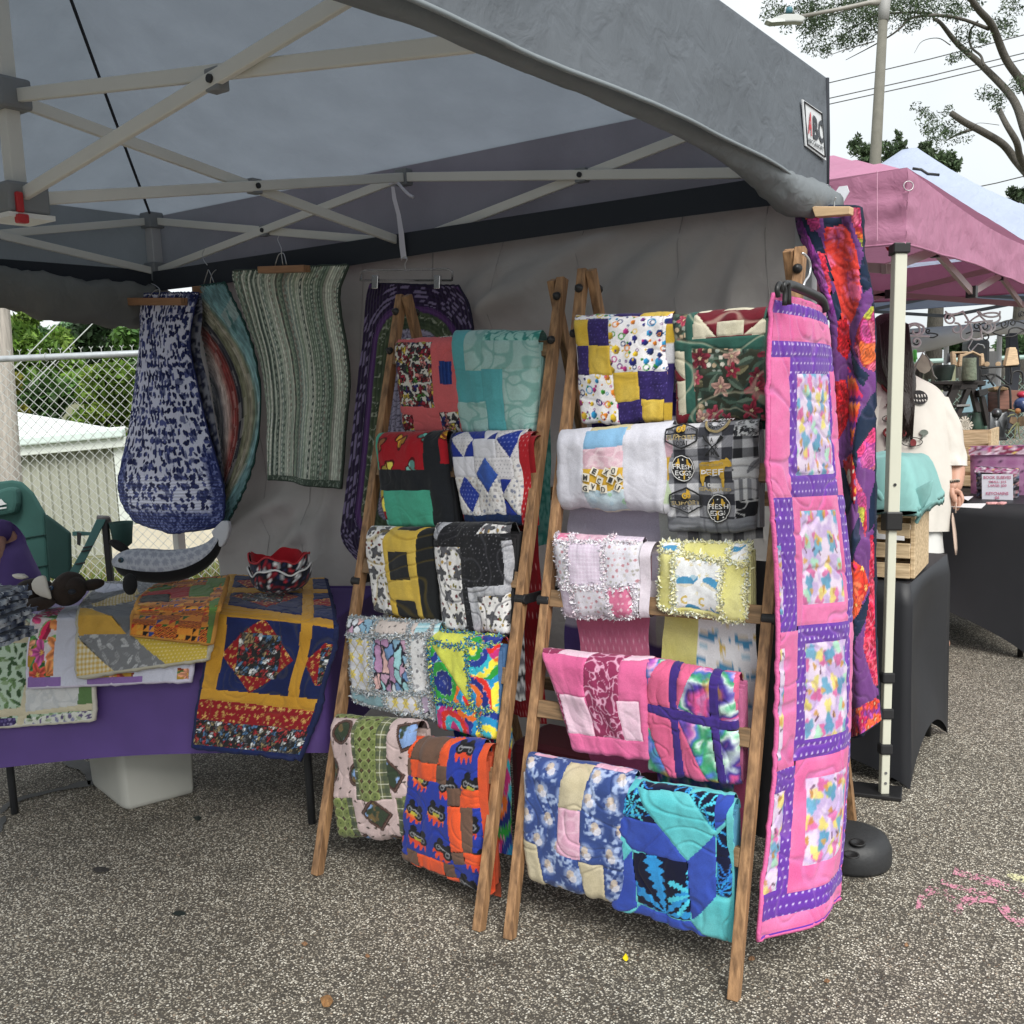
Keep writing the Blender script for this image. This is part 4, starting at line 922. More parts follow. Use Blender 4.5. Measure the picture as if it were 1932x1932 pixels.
roll('rolled_curtain', 'dark grey curtain rolled and sagging above the chain link fence', [(.03, .02, 1.80), (.035, -.2, 1.805), (.04, -.5, 1.815), (.04, -.8, 1.855), (.04, -1.4, 1.87), (.04, -2.2, 1.86), (.04, -3.0, 1.86)], [.082, .098, .094, .078, .08, .08, .08], CURT, 5, .6)
CURT2 = canvas('curtain_front', (.19, .21, .225), .12)
rf = roll('rolled_curtain', 'long grey curtain rolled up tight under the front valance of the canopy', [(3.0, -3.0, 1.905), (3.0, -2.4, 1.935), (2.985, -2.0, 1.955), (2.98, -1.6, 1.962), (2.98, -1.2, 1.962), (2.985, -.8, 1.958), (2.995, -.45, 1.93), (3.01, -.2, 1.885), (3.055, .02, 1.862)], [.034, .034, .034, .031, .031, .032, .040, .056, .043], CURT2, 9)
wt = thing('tie_strap', 'white hook and loop strap round the end of the front curtain roll', 'strap', (3.06, 0, 1.86))
cs = []
for k in range(17):
    g = 6.2832*k/16; cs.append((3.045+.004*math.sin(g), -.015+.055*math.cos(g), 1.862+.056*math.sin(g)))
v = []
for p in cs: v += [np.array(p)-[.0, .0, 0]+np.array([.018, .012, 0]), np.array(p)-np.array([.018, .012, 0])]
mesh('band', v, [(2*i, 2*i+1, 2*i+3, 2*i+2) for i in range(16)], mat('white_strap', (.72, .74, .80), .7), wt, True)
tl = [ony(q, .03) for q in ((1570, 372), (1583, 352), (1598, 350), (1602, 362), (1590, 383), (1572, 384))]
MB().poly(tl, (0, .004, 0)).obj('strap_tail', mat('white_strap', (.72, .74, .80), .7), wt)
# ================================================================ quilt racks
def wood(name, c1, c2, st): return mat(name, c1, .65, .16, 3.2, bump=.25, bscale=5, stretch=st, col2=c2, detail=8)
WV = wood('pine_upright', (.34, .19, .09), (.17, .09, .042), (26, 26, 2.2)); WH = wood('pine_rung', (.25, .15, .075), (.14, .085, .042), (2.2, 26, 26))
WG = wood('crate_pine', (.60, .46, .29), (.45, .32, .18), (3, 22, 30))
def rackframe(rk, label, rungs):
    FL, FR, T = rk['FL'], rk['FR'], rk['T']; ex, fw, up, n = rk['ex'], rk['fwd'], rk['up'], rk['n']
    t = thing('quilt_rack', label, 'rack', (FL+FR)/2, 'wooden A-frame quilt racks'); L_ = np.linalg.norm(T-FL)
    wdt = np.linalg.norm(FR-FL)
    for s_, Fp in ((1, FL), (-1, FR)):
        p = Fp+up*.0; q = Fp+up*(L_+.012)
        MB().prism(p+ex*0, q, ex*.0128, n*.0145).obj('upright', WV, t, bevel=.002)
        # rear leg, hinged at the top, feet back at y=0
        top = Fp+up*(L_-.02)+ex*s_*.027-fw*.010; ft = np.array([top[0], Fp[1]+1.03, 0]); d = top-ft; d /= np.linalg.norm(d); b = np.cross(ex, d)
        lg = MB().prism(ft, top+d*.03, ex*.0115, b*.0145).obj('rear_leg', WV, t, bevel=.002)
        bls = []
        for c in (Fp+up*(L_-.045), Fp+up*(L_-.17)): 
            for sg in (1,): bl = MB(); bls.append(bl); bl.tube([c+n*.014, c+n*.019, c+n*.022, c+n*.030], [.012, .012, .007, .006], 10)
        bl = MB(); bls.append(bl); bl.tube([top-d*.03+b*-.018, top-d*.03-b*.026, top-d*.03-b*.036], [.014, .013, .006], 10)
        bl = MB(); bls.append(bl); bl.tube([top-d*.16+b*-.018, top-d*.16-b*.026, top-d*.16-b*.036], [.014, .013, .006], 10)
        [q.obj('hinge_bolt', BLK, t, True) for q in bls]
        # side spreader
        a = Fp+up*.86-ex*s_*.018+n*.006; c = np.array([a[0], ft[1]-(ft[1]-top[1])*.5, .80])+ex*s_*0
        sp = MB().bar(a, c, .006, .026).tube([a-ex*s_*.004, a+ex*s_*.030], .014, 10).obj('spreader', BLK, t, bevel=.002)
    for z in rungs:
        h = (z)/up[2]; a = FL+up*h; b = FR+up*h
        MB().prism(a+ex*.0135, b-ex*.0135, n*.013, up*.022).obj('rung', WH, t, bevel=.002)
    for z in (.35, 1.05):
        k = z/1.66; a = np.array([FL[0]+.04, FL[1]+1.03-.52*k, z]); b = np.array([FR[0]-.04, FR[1]+1.03-.52*k, z]); MB().bar(a, b, .02, .04).obj('rear_rail', WH, t)
    return t
rackframe(LR, 'left wooden A-frame rack carrying the cat print and tie dye quilts', (1.485, 1.155, .87, .625, .375))
rackframe(RR, 'right wooden A-frame rack carrying the farm print and palm tree quilts', (1.50, 1.16, .835, .56, .30))
GQ = 'folded quilts draped over the rack rungs'
CORAL = solid('d8696c', .06, 20); AQUA = solid('5fb0b5', .05, 20)
LAQ = swirl('a9ccc6', '86b5ad', 20, 33, .30, 1.1)
# ---- left rack
nov = scraps('dcd8cf', ['7a2028', '2d2f6a', '4a7a3a', 'c77f7a', 'c9b34a', '3a3a3f', '8c2b3a'], .042, 301, n=4)
rackquilt('coral pink quilt with a busy black and white novelty print square', LR, Z1, (556, 735), (1080, 700), (1090, 1475), (590, 1480),
          [('r', 555, 795, 878, 1278, nov), ('r', 925, 943, 1015, 1112, stripes(['1f3a7c', '2b4c96', '18306b'], .004)), ('r', 588, 1338, 690, 1500, nov), ('r', 905, 1318, 1040, 1500, nov), ('r', 580, 690, 690, 755, nov), ('r', 900, 670, 1045, 738, nov)],
          CORAL, GQ, fill='c77a78', qk=3, r=.035, Lb=.42)
rackquilt('aqua and pale seafoam quilt hanging on the top rung', LR, Z1, (1016, 662), (1790, 655), (1775, 1470), (1016, 1462),
          [('r', 990, 640, 1165, 1015, AQUA), ('r', 1165, 630, 1338, 1015, LAQ), ('r', 1338, 600, 1860, 795, swirl('9fd0c4', '3f8f86', 60, 35, .4)), ('r', 1338, 795, 1860, 1008, LAQ), ('r', 990, 1015, 1332, 1240, AQUA), ('r', 1332, 1008, 1518, 1500, AQUA), ('r', 990, 1240, 1345, 1500, LAQ)],
          LAQ, GQ, fill='9cc7c3', qamp=.0008, qk=5, Lb=.62, back=swirl('6fb3ab', '3f8f86', 40, 35, .35), r=.045, fwd_off=.01)
redp = scraps('b01f2b', ['d9a03a', '7fc0b5', 'e6cf5a', '8a5a3a', 'e3dba0', '6fb3a8'], .085, 311, '5a1016', 1, .8)
BLKF = solid('24272c', .1, 20); TEAL = solid('4fae93', .05, 20)
rackquilt('red, black and teal green quilt on the second rung', LR, ZC, (84, 118), (462, 104), (474, 610), (118, 600),
          [('r', 70, 80, 117, 327, TEAL), ('r', 117, 80, 370, 325, redp), ('r', 138, 424, 386, 660, TEAL), ('r', 95, 424, 142, 660, redp), ('r', 443, 80, 480, 300, redp)],
          BLKF, GQ, fill='2a2c30', qamp=.0009, qk=7, Lb=.35)
BL = solid('21348c', .08, 20); BLP = dots('263a92', '7f8ccb', .012, .14); NVY = solid('14294f', .08, 20); WHT = solid('dadae2', .03, 12)
WD = dots('d8d6da', '8f8f9a', .011, .13); WF = speck('dcdad9', ['a9a6a8', 'c2b6ae', '8d92a5'], .014, .26, 15)
rackquilt('white and royal blue star block quilt with red lining', LR, ZC, (475, 118), (892, 96), (842, 606), (512, 586),
          [('r', 440, 60, 480, 640, speck('dcd6d6', ['b98a8a', '8a8fb0'], .012, .2)), ('r', 480, 60, 506, 640, NVY), ('r', 470, 540, 900, 640, NVY), ('r', 506, 90, 628, 265, BL), ('p', [(503, 178), (562, 106), (628, 180), (570, 266)], WD),
           ('r', 628, 90, 765, 178, BL), ('p', [(660, 96), (790, 96), (765, 118), (705, 178), (695, 178)], WHT), ('r', 628, 178, 758, 270, WHT), ('r', 758, 100, 870, 275, WD), ('p', [(765, 178), (868, 108), (860, 200), (822, 272)], BLP),
           ('r', 506, 265, 628, 360, WHT), ('r', 628, 270, 830, 372, WD), ('r', 506, 360, 640, 540, WF), ('r', 628, 372, 760, 545, WF), ('p', [(632, 348), (695, 266), (755, 352), (692, 442)], batik('2a4a9c', '3a5cac', 20, 4)), ('p', [(518, 432), (568, 358), (632, 446), (584, 530)], BLP),
           ('p', [(760, 372), (818, 372), (760, 448)], BL), ('p', [(760, 448), (818, 372), (838, 372), (838, 560), (820, 545), (757, 460)], WF), ('p', [(760, 472), (822, 548), (760, 548)], BL)],
          WF, GQ, back=dots('8f1520', 'd8a0a0', .02, .10), fill='9c1d28', qamp=.0010, qk=9, Lb=.84, inner=[(.97, 1.10, .86, dots('b31d28', 'e0b8b8', .014, .12)), (1.02, 1.14, .55, solid('a01a24'))])
CAT = catprint(); YEL2 = batik('c9a53a', 'd8bb5c', 10, 6, .8)
rackquilt('cat print, mustard yellow and black quilt on the middle rung', LR, ZC, (66, 592), (392, 604), (408, 1098), (44, 1052),
          [('p', [(40, 560), (196, 575), (172, 690), (165, 850), (172, 1110), (30, 1110)], CAT), ('p', [(225, 580), (348, 590), (318, 640), (222, 632)], BLKF), ('r', 191, 748, 291, 886, solid('26282b')), ('p', [(198, 982), (296, 990), (310, 1110), (206, 1110)], solid('26282b')), ('p', [(362, 590), (420, 590), (425, 1130), (334, 1130), (325, 800), (338, 660)], solid('1f2123'))],
          YEL2, GQ, fill='d8d4d0', qk=11, qamp=.003, qs=5.5, r=.045, Lb=.3, thread='8f7426', tstr=.35)
GRY = swirl('b9bac0', 'a2a4ac', 90, 12, .4)
rackquilt('black quilt with grey strips and cat print panels', LR, Z3, (1030, 240), (1690, 238), (1625, 1150), (1055, 1085),
          [('p', [(985, 410), (1012, 330), (1045, 225), (1175, 225), (1140, 300), (1095, 410)], GRY), ('p', [(1015, 345), (1045, 262), (1082, 262), (1062, 345)], CAT), ('r', 985, 470, 1290, 1200, CAT), ('p', [(1425, 372), (1460, 270), (1720, 300), (1720, 372)], CAT),
           ('r', 1618, 430, 1720, 770, GRY), ('r', 1340, 765, 1720, 1200, GRY), ('r', 1405, 840, 1720, 1200, CAT), ('p', [(1640, 470), (1720, 470), (1720, 770), (1640, 770)], GRY)],
          speck('1d1e22', ['6a6a70', '3a3a40'], .012, .12, 4), GQ, fill='232327', qk=13, qamp=.002, thread='4a4a50', Lb=.5, back=zigz(['c9c9ce', '2a2a2e', 'dcdcdc', '77777c'], .02, .03), fwd_off=.02, tstr=.55)
ragG = ['c9cdd2', 'aeb4bb', '8f959d', 'd9dde0', 'b9b2a6', '9fb4bd']
rackquilt('grey edged rag quilt with yellow argyle and stained glass squares', LR, Z3, (362, 985), (1050, 1030), (1000, 1800), (352, 1660),
          [('r', 300, 950, 600, 1150, stained()), ('r', 600, 950, 905, 1150, speck('cfc3bd', ['6f6a68', '8d8480'], .022, .2, 21)), ('r', 905, 950, 1100, 1150, stripes(['a6cdd6', 'c3dde2', '8fbcc8'], .006, 1)), ('r', 280, 1150, 575, 1575, argyle()), ('r', 575, 1150, 868, 1575, stained()), ('r', 868, 1150, 1100, 1575, speck('d9d9da', ['77777c', 'a3a3a8'], .02, .2, 22)), ('r', 300, 1575, 645, 1900, solid('8fb0ba')), ('r', 645, 1575, 915, 1900, argyle()), ('r', 915, 1575, 1100, 1900, stained(('d9d9da', 'b9a8c0', '8d7f98', 'ececec')))],
          argyle(), GQ, fill='bfc4c9', qamp=.0012, qk=15, Lb=.3, seam=.001, tuft=2100,
          rag=(ragG, [(300, 1150, 1010, 1165), (330, 1570, 1010, 1590), (585, 1150, 575, 1570), (870, 1040, 865, 1575), (600, 1000, 590, 1150), (345, 1000, 345, 1640), (1015, 1060, 985, 1790), (340, 1655, 990, 1790), (645, 1580, 650, 1720), (915, 1580, 915, 1780), (355, 990, 1040, 1035), (330, 1160, 335, 1560), (1000, 1150, 985, 1600)]))
TD = tiedye(); LIME = solid('cfd45a', .05, 30)
rackquilt('tie dye rag quilt with a lime yellow triangle', LR, Z3, (965, 1080), (1600, 1150), (1500, 1960), (1010, 1870),
          [('p', [(1030, 1060), (1415, 1100), (1345, 1265), (1030, 1215)], LIME), ('p', [(1040, 1215), (1345, 1262), (1352, 1690)], LIME)], TD, GQ, fill='4a6f9c', qamp=.0008, qk=17, Lb=.62, back=tiedye(66, .16), tuft=1300, fwd_off=.012,
          rag=(['2f8f9c', '3f6fae', '9fc05a', 'd8d86a', '2a5c8f', '6fb0b8'], [(1035, 1205, 1345, 1262), (1360, 1240, 1590, 1250), (1372, 1110, 1360, 1250), (1365, 1260, 1372, 1720), (1030, 1080, 1040, 1640), (1030, 1640, 1500, 1730), (1390, 1740, 1400, 1900), (965, 1080, 1590, 1150)]))
PLD = plaid(['6f7350', '3f4a3c', 'd8d8c4'], .036); LT = lattice()
rackquilt('blush quilt printed with picture frames and green lattice strips', LR, Z5, (208, 128), (890, 190), (862, 1160), (130, 1125),
          [('r', 90, 90, 420, 175, LT), ('r', 410, 60, 440, 805, PLD), ('r', 440, 60, 605, 805, LT), ('r', 605, 60, 690, 805, PLD), ('r', 100, 790, 305, 1200, LT), ('r', 305, 790, 358, 1200, PLD), ('r', 720, 800, 800, 1200, PLD), ('r', 770, 790, 920, 1200, LT)],
          frames(), GQ, fill='b9a59f', qk=19, qamp=.0026, qs=9, Lb=.2, r=.05, rb=.04)
BRN = batik('5a4438', '6a5144', 16, 8, .6); ORG_ = solid('d5532c', .05, 30); TRK = trucks()
rackquilt('orange, brown and blue quilt printed with flaming monster trucks', LR, Z5, (838, 310), (1490, 350), (1475, 1600), (735, 1300),
          [('p', [(800, 270), (925, 280), (868, 500), (800, 490)], ORG_), ('p', [(925, 280), (1185, 310), (1118, 560), (868, 508)], BRN), ('p', [(1185, 310), (1320, 330), (1230, 420), (1215, 580), (1118, 560)], ORG_), ('r', 815, 500, 866, 630, BRN), ('p', [(866, 510), (1116, 560), (1112, 690), (868, 640)], ORG_), ('p', [(1116, 565), (1215, 578), (1208, 718), (1110, 692)], BRN),
           ('p', [(1216, 735), (1330, 760), (1320, 890), (1214, 872)], BRN), ('p', [(1330, 770), (1500, 790), (1500, 930), (1318, 900)], ORG_), ('p', [(1214, 878), (1322, 895), (1328, 1245), (1225, 1235)], ORG_), ('p', [(1322, 900), (1420, 915), (1410, 1280), (1328, 1250)], BRN),
           ('p', [(812, 1200), (905, 1230), (910, 1335), (818, 1320)], BRN), ('p', [(905, 1230), (1140, 1310), (1140, 1430), (912, 1355)], ORG_), ('p', [(1140, 1310), (1232, 1340), (1236, 1450), (1142, 1430)], BRN), ('p', [(820, 1325), (912, 1350), (915, 1440), (830, 1400)], ORG_), ('p', [(915, 1355), (1142, 1435), (1152, 1530), (920, 1440)], BRN), ('p', [(1142, 1432), (1258, 1455), (1245, 1570), (1152, 1530)], ORG_), ('p', [(1330, 1250), (1490, 1290), (1490, 1370), (1336, 1340)], ORG_), ('p', [(1225, 1240), (1328, 1250), (1332, 1345), (1236, 1335)], BRN), ('p', [(730, 1235), (820, 1260), (825, 1420), (730, 1400)], BRN)],
          TRK, GQ, fill='b5492a', qk=21, qamp=.0028, qs=8, Lb=.42, back=plaid(['3a2b24', 'c9502c', '1a1a1e'], .12), inner=[(.96, 1.07, .8, ORG_)], fwd_off=.015)
# ---- right rack
BUB = bubbles(); PUR = speck('332763', ['5c4f9a', '463a80'], .010, .16, 6); YLW = batik('d0ac3c', 'dcbf5a', 26, 9, .7)
rackquilt('purple and yellow checkerboard quilt with bubble print squares', RR, Z2, (330, 505), (1030, 476), (968, 1290), (338, 1310),
          [('p', [(320, 450), (655, 450), (622, 580), (320, 590)], BUB), ('p', [(655, 450), (835, 440), (805, 560), (622, 578)], PUR), ('p', [(835, 430), (1060, 430), (1000, 555), (805, 560)], YLW), ('r', 290, 585, 448, 772, YLW), ('r', 445, 575, 614, 770, PUR), ('r', 608, 552, 970, 945, BUB), ('r', 290, 770, 442, 970, PUR), ('r', 440, 768, 612, 965, YLW), ('r', 618, 945, 800, 1142, YLW), ('r', 793, 940, 990, 1138, PUR), ('r', 635, 1142, 808, 1340, PUR), ('r', 803, 1135, 990, 1340, YLW)],
          BUB, GQ, fill='d8d4de', qk=23, qamp=.0012, Lb=.36, inner=[(.97, 1.06, .82, stripes(['332763', 'd0ac3c', 'dcdce2', '332763'], .05, 1))], back=PUR)
GRN = solid('2f5a50', .06, 25); BUR = batik('5f1622', '6e1d2a', 20, 11, .7); CRM = batik('c3bda6', 'd2ccb8', 12, 12, .8)
FLO = flowers('34392f', ['8f2f42', 'a34255', 'b08a80', '6d2433'], ['3d5046', '55665a', '6f6b52', '2b3a36'], .085, 321, .95, 'd8c9a0', ['d8d4c8', '8f9a92', 'b8a48a'])
rackquilt('dark green quilt with burgundy and cream blocks and rose print', RR, Z2, (1040, 492), (1770, 432), (1735, 1265), (1045, 1295),
          [('r', 1000, 430, 1155, 735, FLO), ('p', [(1240, 470), (1760, 420), (1760, 690), (1218, 727)], BUR), ('p', [(1262, 462), (1365, 456), (1330, 512), (1240, 520)], CRM), ('p', [(1460, 445), (1685, 425), (1650, 492), (1440, 500)], CRM), ('p', [(1236, 530), (1405, 706), (1218, 727)], CRM), ('p', [(1412, 605), (1625, 590), (1622, 692), (1410, 706)], CRM), ('p', [(1625, 690), (1760, 575), (1760, 690)], CRM),
           ('r', 1210, 785, 1790, 1330, FLO), ('r', 1000, 805, 1142, 1340, CRM), ('p', [(1000, 880), (1148, 1000), (1000, 1005)], BUR), ('p', [(1000, 1005), (1060, 1008), (1078, 1222), (1170, 1222), (1140, 1290), (1080, 1340), (1000, 1340)], BUR)],
          GRN, GQ, fill='44584f', qk=25, qs=6, thread='b9b49c', Lb=.3, tstr=.6)
LET = 'XGIMAVWEK'
def letters_deco(t0, at):
    IV = mat('tile_ivory', (.72, .68, .58), .8); IK = mat('tile_ink', (.03, .03, .03), .8); rg = random.Random(5); a = MB(); vv = []; ff = []
    for (x, y), ch in zip([(440, 1705), (480, 1765), (535, 1720), (590, 1665), (640, 1660), (615, 1715), (675, 1715), (560, 1775), (660, 1772), (430, 1775), (500, 1665)], 'MVCXOIADUGE'):
        g = rg.uniform(-.6, .6); c, s_ = math.cos(g), math.sin(g); R_ = lambda u, v: (x+u*c-v*s_, y+u*s_+v*c)
        a.add([at(*R_(u, v), .0045) for u, v in ((-24, -26), (24, -26), (24, 26), (-24, 26))], [(0, 3, 2, 1)])
        v, f = fit_text(ch, lambda p, q: at(*R_(-14+28*p, -18+36*q), .007), .03); k = len(vv); vv += v; ff += [tuple(i+k for i in q) for q in f]
    o = a.obj('tile_print', IV, t0); mesh('lettering', vv, ff, IK, o)
PAST = swirl('d9b4c2', 'e6cdd6', 34, 41, .4); BLU = solid('86b4d8', .04, 30)
rackquilt('white quilt with one strip of pastel and alphabet patches', RR, Z2, (228, 1335), (1022, 1268), (955, 1960), (150, 1920),
          [('r', 462, 1240, 745, 1386, solid('c9bf98')), ('p', [(440, 1384), (725, 1352), (702, 1500), (428, 1520)], BLU), ('p', [(428, 1520), (704, 1498), (696, 1640), (415, 1655)], PAST), ('p', [(414, 1652), (697, 1640), (694, 1784), (408, 1792)], solid('d0a83e')), ('p', [(408, 1792), (694, 1784), (696, 1945), (412, 1945)], speck('bfd2dc', ['c9d8e0', '9fc6a8', 'b0c8d6'], .03, .25)), ('p', [(412, 1945), (696, 1945), (700, 2010), (420, 2010)], solid('dcd8cc'))],
          solid('d3d3de', .02, 12), GQ, fill='d6d6de', qk=27, qamp=.0006, Lb=.68, back=lambda x, y: np.where((y < -.60)[..., None], H('5a4a86'), mixc(full('b9b4c6', x), H('c4c8c4'), ((x > .26)*1.))), inner=[(.985, 1.05, .8, stripes(['86b4d8', 'd9b4c2', 'd0a83e', 'b9c9a8', 'dcdce4'], .055, 1)), (1.0, 1.085, .55, solid('dcdce4'))],
          deco=letters_deco, r=.05, rb=.035, seam=.0014)
def farm_deco(t0, at):
    IK = mat('print_black', (.016, .017, .02), .8); GD = mat('print_gold', (.55, .34, .04), .8); WTM = mat('print_white', (.68, .68, .68), .8); TN = mat('print_tan', (.38, .30, .15), .8); BN = mat('print_outline', (.022, .024, .03), .8)
    P = lambda x, y, o=.004: at(*((1600*.7728+x*.2747*.7728, 1000*.7728+y*.2747*.7728)), off=o) if False else atf(x, y, o)
    def atf(x, y, o):  # ZF zoom px -> Z2 zoom px
        X = (1600+x*300/1092-1300)*1932/650; Y = (1000+y*300/1092-600)*1932/650; return at(X, Y, o)
    def text(par, tx, x0, y0, x1, y1, m, o=.008, sk=0, bold=.008, sh=0.):
        v, f = fit_text(tx, lambda s_, t_: atf(x0+(x1-x0)*s_, y0+(y1-y0)*t_+sk*s_, o), bold, sh); return mesh('lettering', v, f, m, par)
    def outline(par, pts, w, m, o=.006, nm='outline'): return MB().tube([atf(x, y, o) for x, y in pts], w, 4, close=True).obj(nm, m, par)
    def fan(pts, m, nm, par, o=.006):
        # subdivide so that the print follows the cloth
        c = np.mean(pts, axis=0); v = [atf(*c, o)]; f = []; R = 4; n = len(pts)
        for k in range(1, R+1):
            for p in pts: q = c+(np.array(p)-c)*k/R; v.append(atf(q[0], q[1], o))
        f += [(0, 1+(i+1) % n, 1+i) for i in range(n)]
        for k in range(R-1): f += [(1+k*n+i, 1+k*n+(i+1) % n, 1+(k+1)*n+(i+1) % n, 1+(k+1)*n+i) for i in range(n)]
        return mesh(nm, v, f, m, par)
    def dens(p, k=4): return [tuple(np.array(p[i])*(1-j/k)+np.array(p[(i+1) % len(p)])*j/k) for i in range(len(p)) for j in range(k)]
    def tractor(x, y, s_, par):
        fan(dens([(x-.5*s_, y), (x-.1*s_, y-.05*s_), (x, y-.5*s_), (x+.45*s_, y-.5*s_), (x+.5*s_, y+.1*s_), (x+.3*s_, y+.35*s_), (x-.3*s_, y+.35*s_)], 3), GD, 'tractor_print', par)
        for dx, r in ((-.28, .26), (.3, .19)):
            outline(par, [(x+dx*s_+r*s_*math.cos(g), y+.2*s_+r*s_*math.sin(g)) for g in np.linspace(0, 6.283, 14, endpoint=False)], .0022, GD, .008)
            fan([(x+dx*s_+r*s_*.45*math.cos(g), y+.2*s_+r*s_*.45*math.sin(g)) for g in np.linspace(0, 6.283, 10, endpoint=False)], TN, 'wheel_print', par, .009)
    def rooster(x, y, s_, par, fl=1):
        fan(dens([(x, y-1.0*s_), (x+fl*.35*s_, y-.9*s_), (x+fl*.45*s_, y-.4*s_), (x+fl*.8*s_, y-.1*s_), (x+fl*.9*s_, y+.5*s_), (x+fl*.3*s_, y+.7*s_), (x-fl*.1*s_, y+.2*s_)], 3), GD, 'rooster_print', par, .0075)
    WG_ = mat('badge_white', (.50, .50, .52), .8)
    for (x, y, sx, sy) in ((317, 288, 152, 106), (338, 829, 155, 108)):   # hexagon badges
        hx = [(x-sx, y-sy*.42), (x, y-sy), (x+sx, y-sy*.42), (x+sx, y+sy*.42), (x, y+sy), (x-sx, y+sy*.42)]
        b = outline(t0, dens(hx), .0022, IK, nm='badge')
        MB().tube([atf(x-sx+2*sx*k/8, y-5, .006) for k in range(9)], .0016, 4).obj('outline', IK, b)
        tractor(x, y-58, 78, b); text(b, 'SUPPORT', x-sx*.88, y+2, x+sx*.9, y+36, TN, bold=.012); text(b, 'LOCAL', x-70, y+42, x+72, y+80, IK, bold=.014)
        text(b, 'FARM', x-sx*.9, y-42, x-62, y-24, IK, bold=0); text(b, 'FRESH', x+55, y-42, x+sx*.9, y-24, IK, bold=0)
    for (x, y, r) in ((321, 558, 112), (664, 880, 118)):
        b = fan([(x+r*math.cos(g), y+r*1.05*math.sin(g)) for g in np.linspace(0, 6.283, 24, endpoint=False)], IK, 'badge', t0, .0055)
        outline(b, [(x+r*.92*math.cos(g), y+r*.96*math.sin(g)) for g in np.linspace(0, 6.283, 28, endpoint=False)], .0011, WTM, .007)
        rooster(x-38, y-38, 38, b, -1); rooster(x+38, y-38, 38, b, 1); fan(dens([(x-16, y+20), (x+16, y+20), (x+5, y+95), (x-5, y+95)], 2), GD, 'rooster_print', b, .0075)
        text(b, 'FRESH', x-r*.82, y-34, x+r*.80, y+6, WTM, .010, bold=.010); text(b, 'EGGS', x-r*.66, y+18, x+r*.66, y+58, WTM, .010, bold=.010)
        for dx, dy in ((0, -72), (-46, 76), (46, 76)): fan([(x+dx+7*math.cos(g), y+dy+7*math.sin(g)) for g in np.linspace(0, 6.283, 8, endpoint=False)], WTM, 'dot_print', b, .008)
    cow = [(490, 520), (520, 500), (600, 498), (690, 490), (720, 476), (745, 482), (760, 466), (778, 474), (800, 500), (812, 530), (790, 545), (750, 540), (740, 580), (742, 640), (738, 708), (718, 708), (712, 640), (690, 600), (620, 605), (545, 625), (528, 706), (510, 706), (498, 640), (488, 560)]
    v = []; f = []; ci = [(650, 550)]
    b = None
    import mathutils.geometry as mg
    tri = mg.tessellate_polygon([[Vector((x, y, 0)) for x, y in cow]]); bmx = bmesh.new(); bvs = [bmx.verts.new((x, y, 0)) for x, y in cow]
    for t_ in tri:
        try: bmx.faces.new([bvs[i] for i in t_])
        except ValueError: pass
    for _ in range(2): bmesh.ops.subdivide_edges(bmx, edges=bmx.edges[:], cuts=1, use_grid_fill=True)
    bmesh.ops.triangulate(bmx, faces=bmx.faces[:]); bmx.verts.index_update(); v = [atf(q.co.x, q.co.y, .006) for q in bmx.verts]; f = [tuple(q.index for q in p.verts) for p in bmx.faces]; bmx.free()
    b = mesh('cow_print', v, f, GD, t0); text(b, 'PREMIUM QUALITY', 500, 518, 735, 540, TN, .008, -8, .02); text(b, 'BEEF', 512, 558, 738, 606, WTM, .010, -4, .014); text(b, '100%', 548, 668, 706, 700, WTM, .010, 0, .01); text(b, 'GRASS FED', 484, 712, 792, 738, TN, .008, 0, .03)
    x_ = MB()
    for (x0, y0, x1, y1) in ((556, 296, 700, 460), (724, 294, 560, 458)): x_.tube([atf(x0+(x1-x0)*k/6, y0+(y1-y0)*k/6, .006) for k in range(7)], [.005, .004, .0018, .0018, .0018, .003, .002], 5)
    b = x_.obj('crossed_tools_print', IK, t0)
    for ch, x, y in (('A', 632, 325), ('F', 578, 380), ('R', 680, 380), ('M', 634, 428)): text(b, ch, x-14, y-17, x+14, y+17, IK, .008, 0, .02)
    b = outline(t0, [(655+115*math.cos(g), 165+104*math.sin(g)) for g in np.linspace(-.1, 3.24, 20)]+[(655+104*math.cos(g), 165+94*math.sin(g)) for g in np.linspace(3.24, -.1, 20)], .0016, TN, nm='badge'); text(b, 'BUY FRESH', 508, 128, 802, 172, WTM, .008, -10, .012, .2)
    v, f = fit_text('GROWN', lambda s_, t_: (lambda g, r: atf(655-r*math.cos(g), 165+r*.95*math.sin(g), .008))(.45+2.25*s_, 58+30*t_), .04); mesh('lettering', v, f, IK, b)
BUF = buffalo(); BW = scraps('d2d3d4', ['3a3b3f', '8f9094', 'b5b6b8'], .03, 331, n=3); FIN = (1000, 600, 300, 1092)
def fz(p): return ((1600+p[0]*300/1092-1300)*1932/650, (1000+p[1]*300/1092-600)*1932/650)
def fr_(x0, y0, x1, y1, fb): return ('p', [fz((x0, y0)), fz((x1, y0)), fz((x1, y1)), fz((x0, y1))], fb)
rackquilt('grey buffalo check quilt printed with farm badges and lettering', RR, Z2, (985, 1300), (1735, 1252), (1722, 2085), (968, 2090),
          [fr_(60, 40, 1030, 118, woodgrain()), fr_(812, 118, 1040, 292, BW), fr_(812, 292, 1040, 478, gingham('2a2b2f', 'c4c5c9', .022)), fr_(812, 478, 1040, 652, leaves('cfd0d2', ['3a3b40', '8a8b90'], .05, 9, 1)), fr_(818, 652, 1040, 826, stripes(['c9cace', '7d7e84', 'd6d7d9', '8f9096'], .009)), fr_(826, 826, 1040, 988, swirl('202126', 'c9cacc', 30, 44, .14)), fr_(40, 976, 1100, 1200, woodgrain())],
          BUF, GQ, fill='8a8b90', qk=29, qamp=.0016, qs=5, Lb=.3, deco=farm_deco, bulge=.010, seam=.001, thread='3c3d43', tstr=.35)
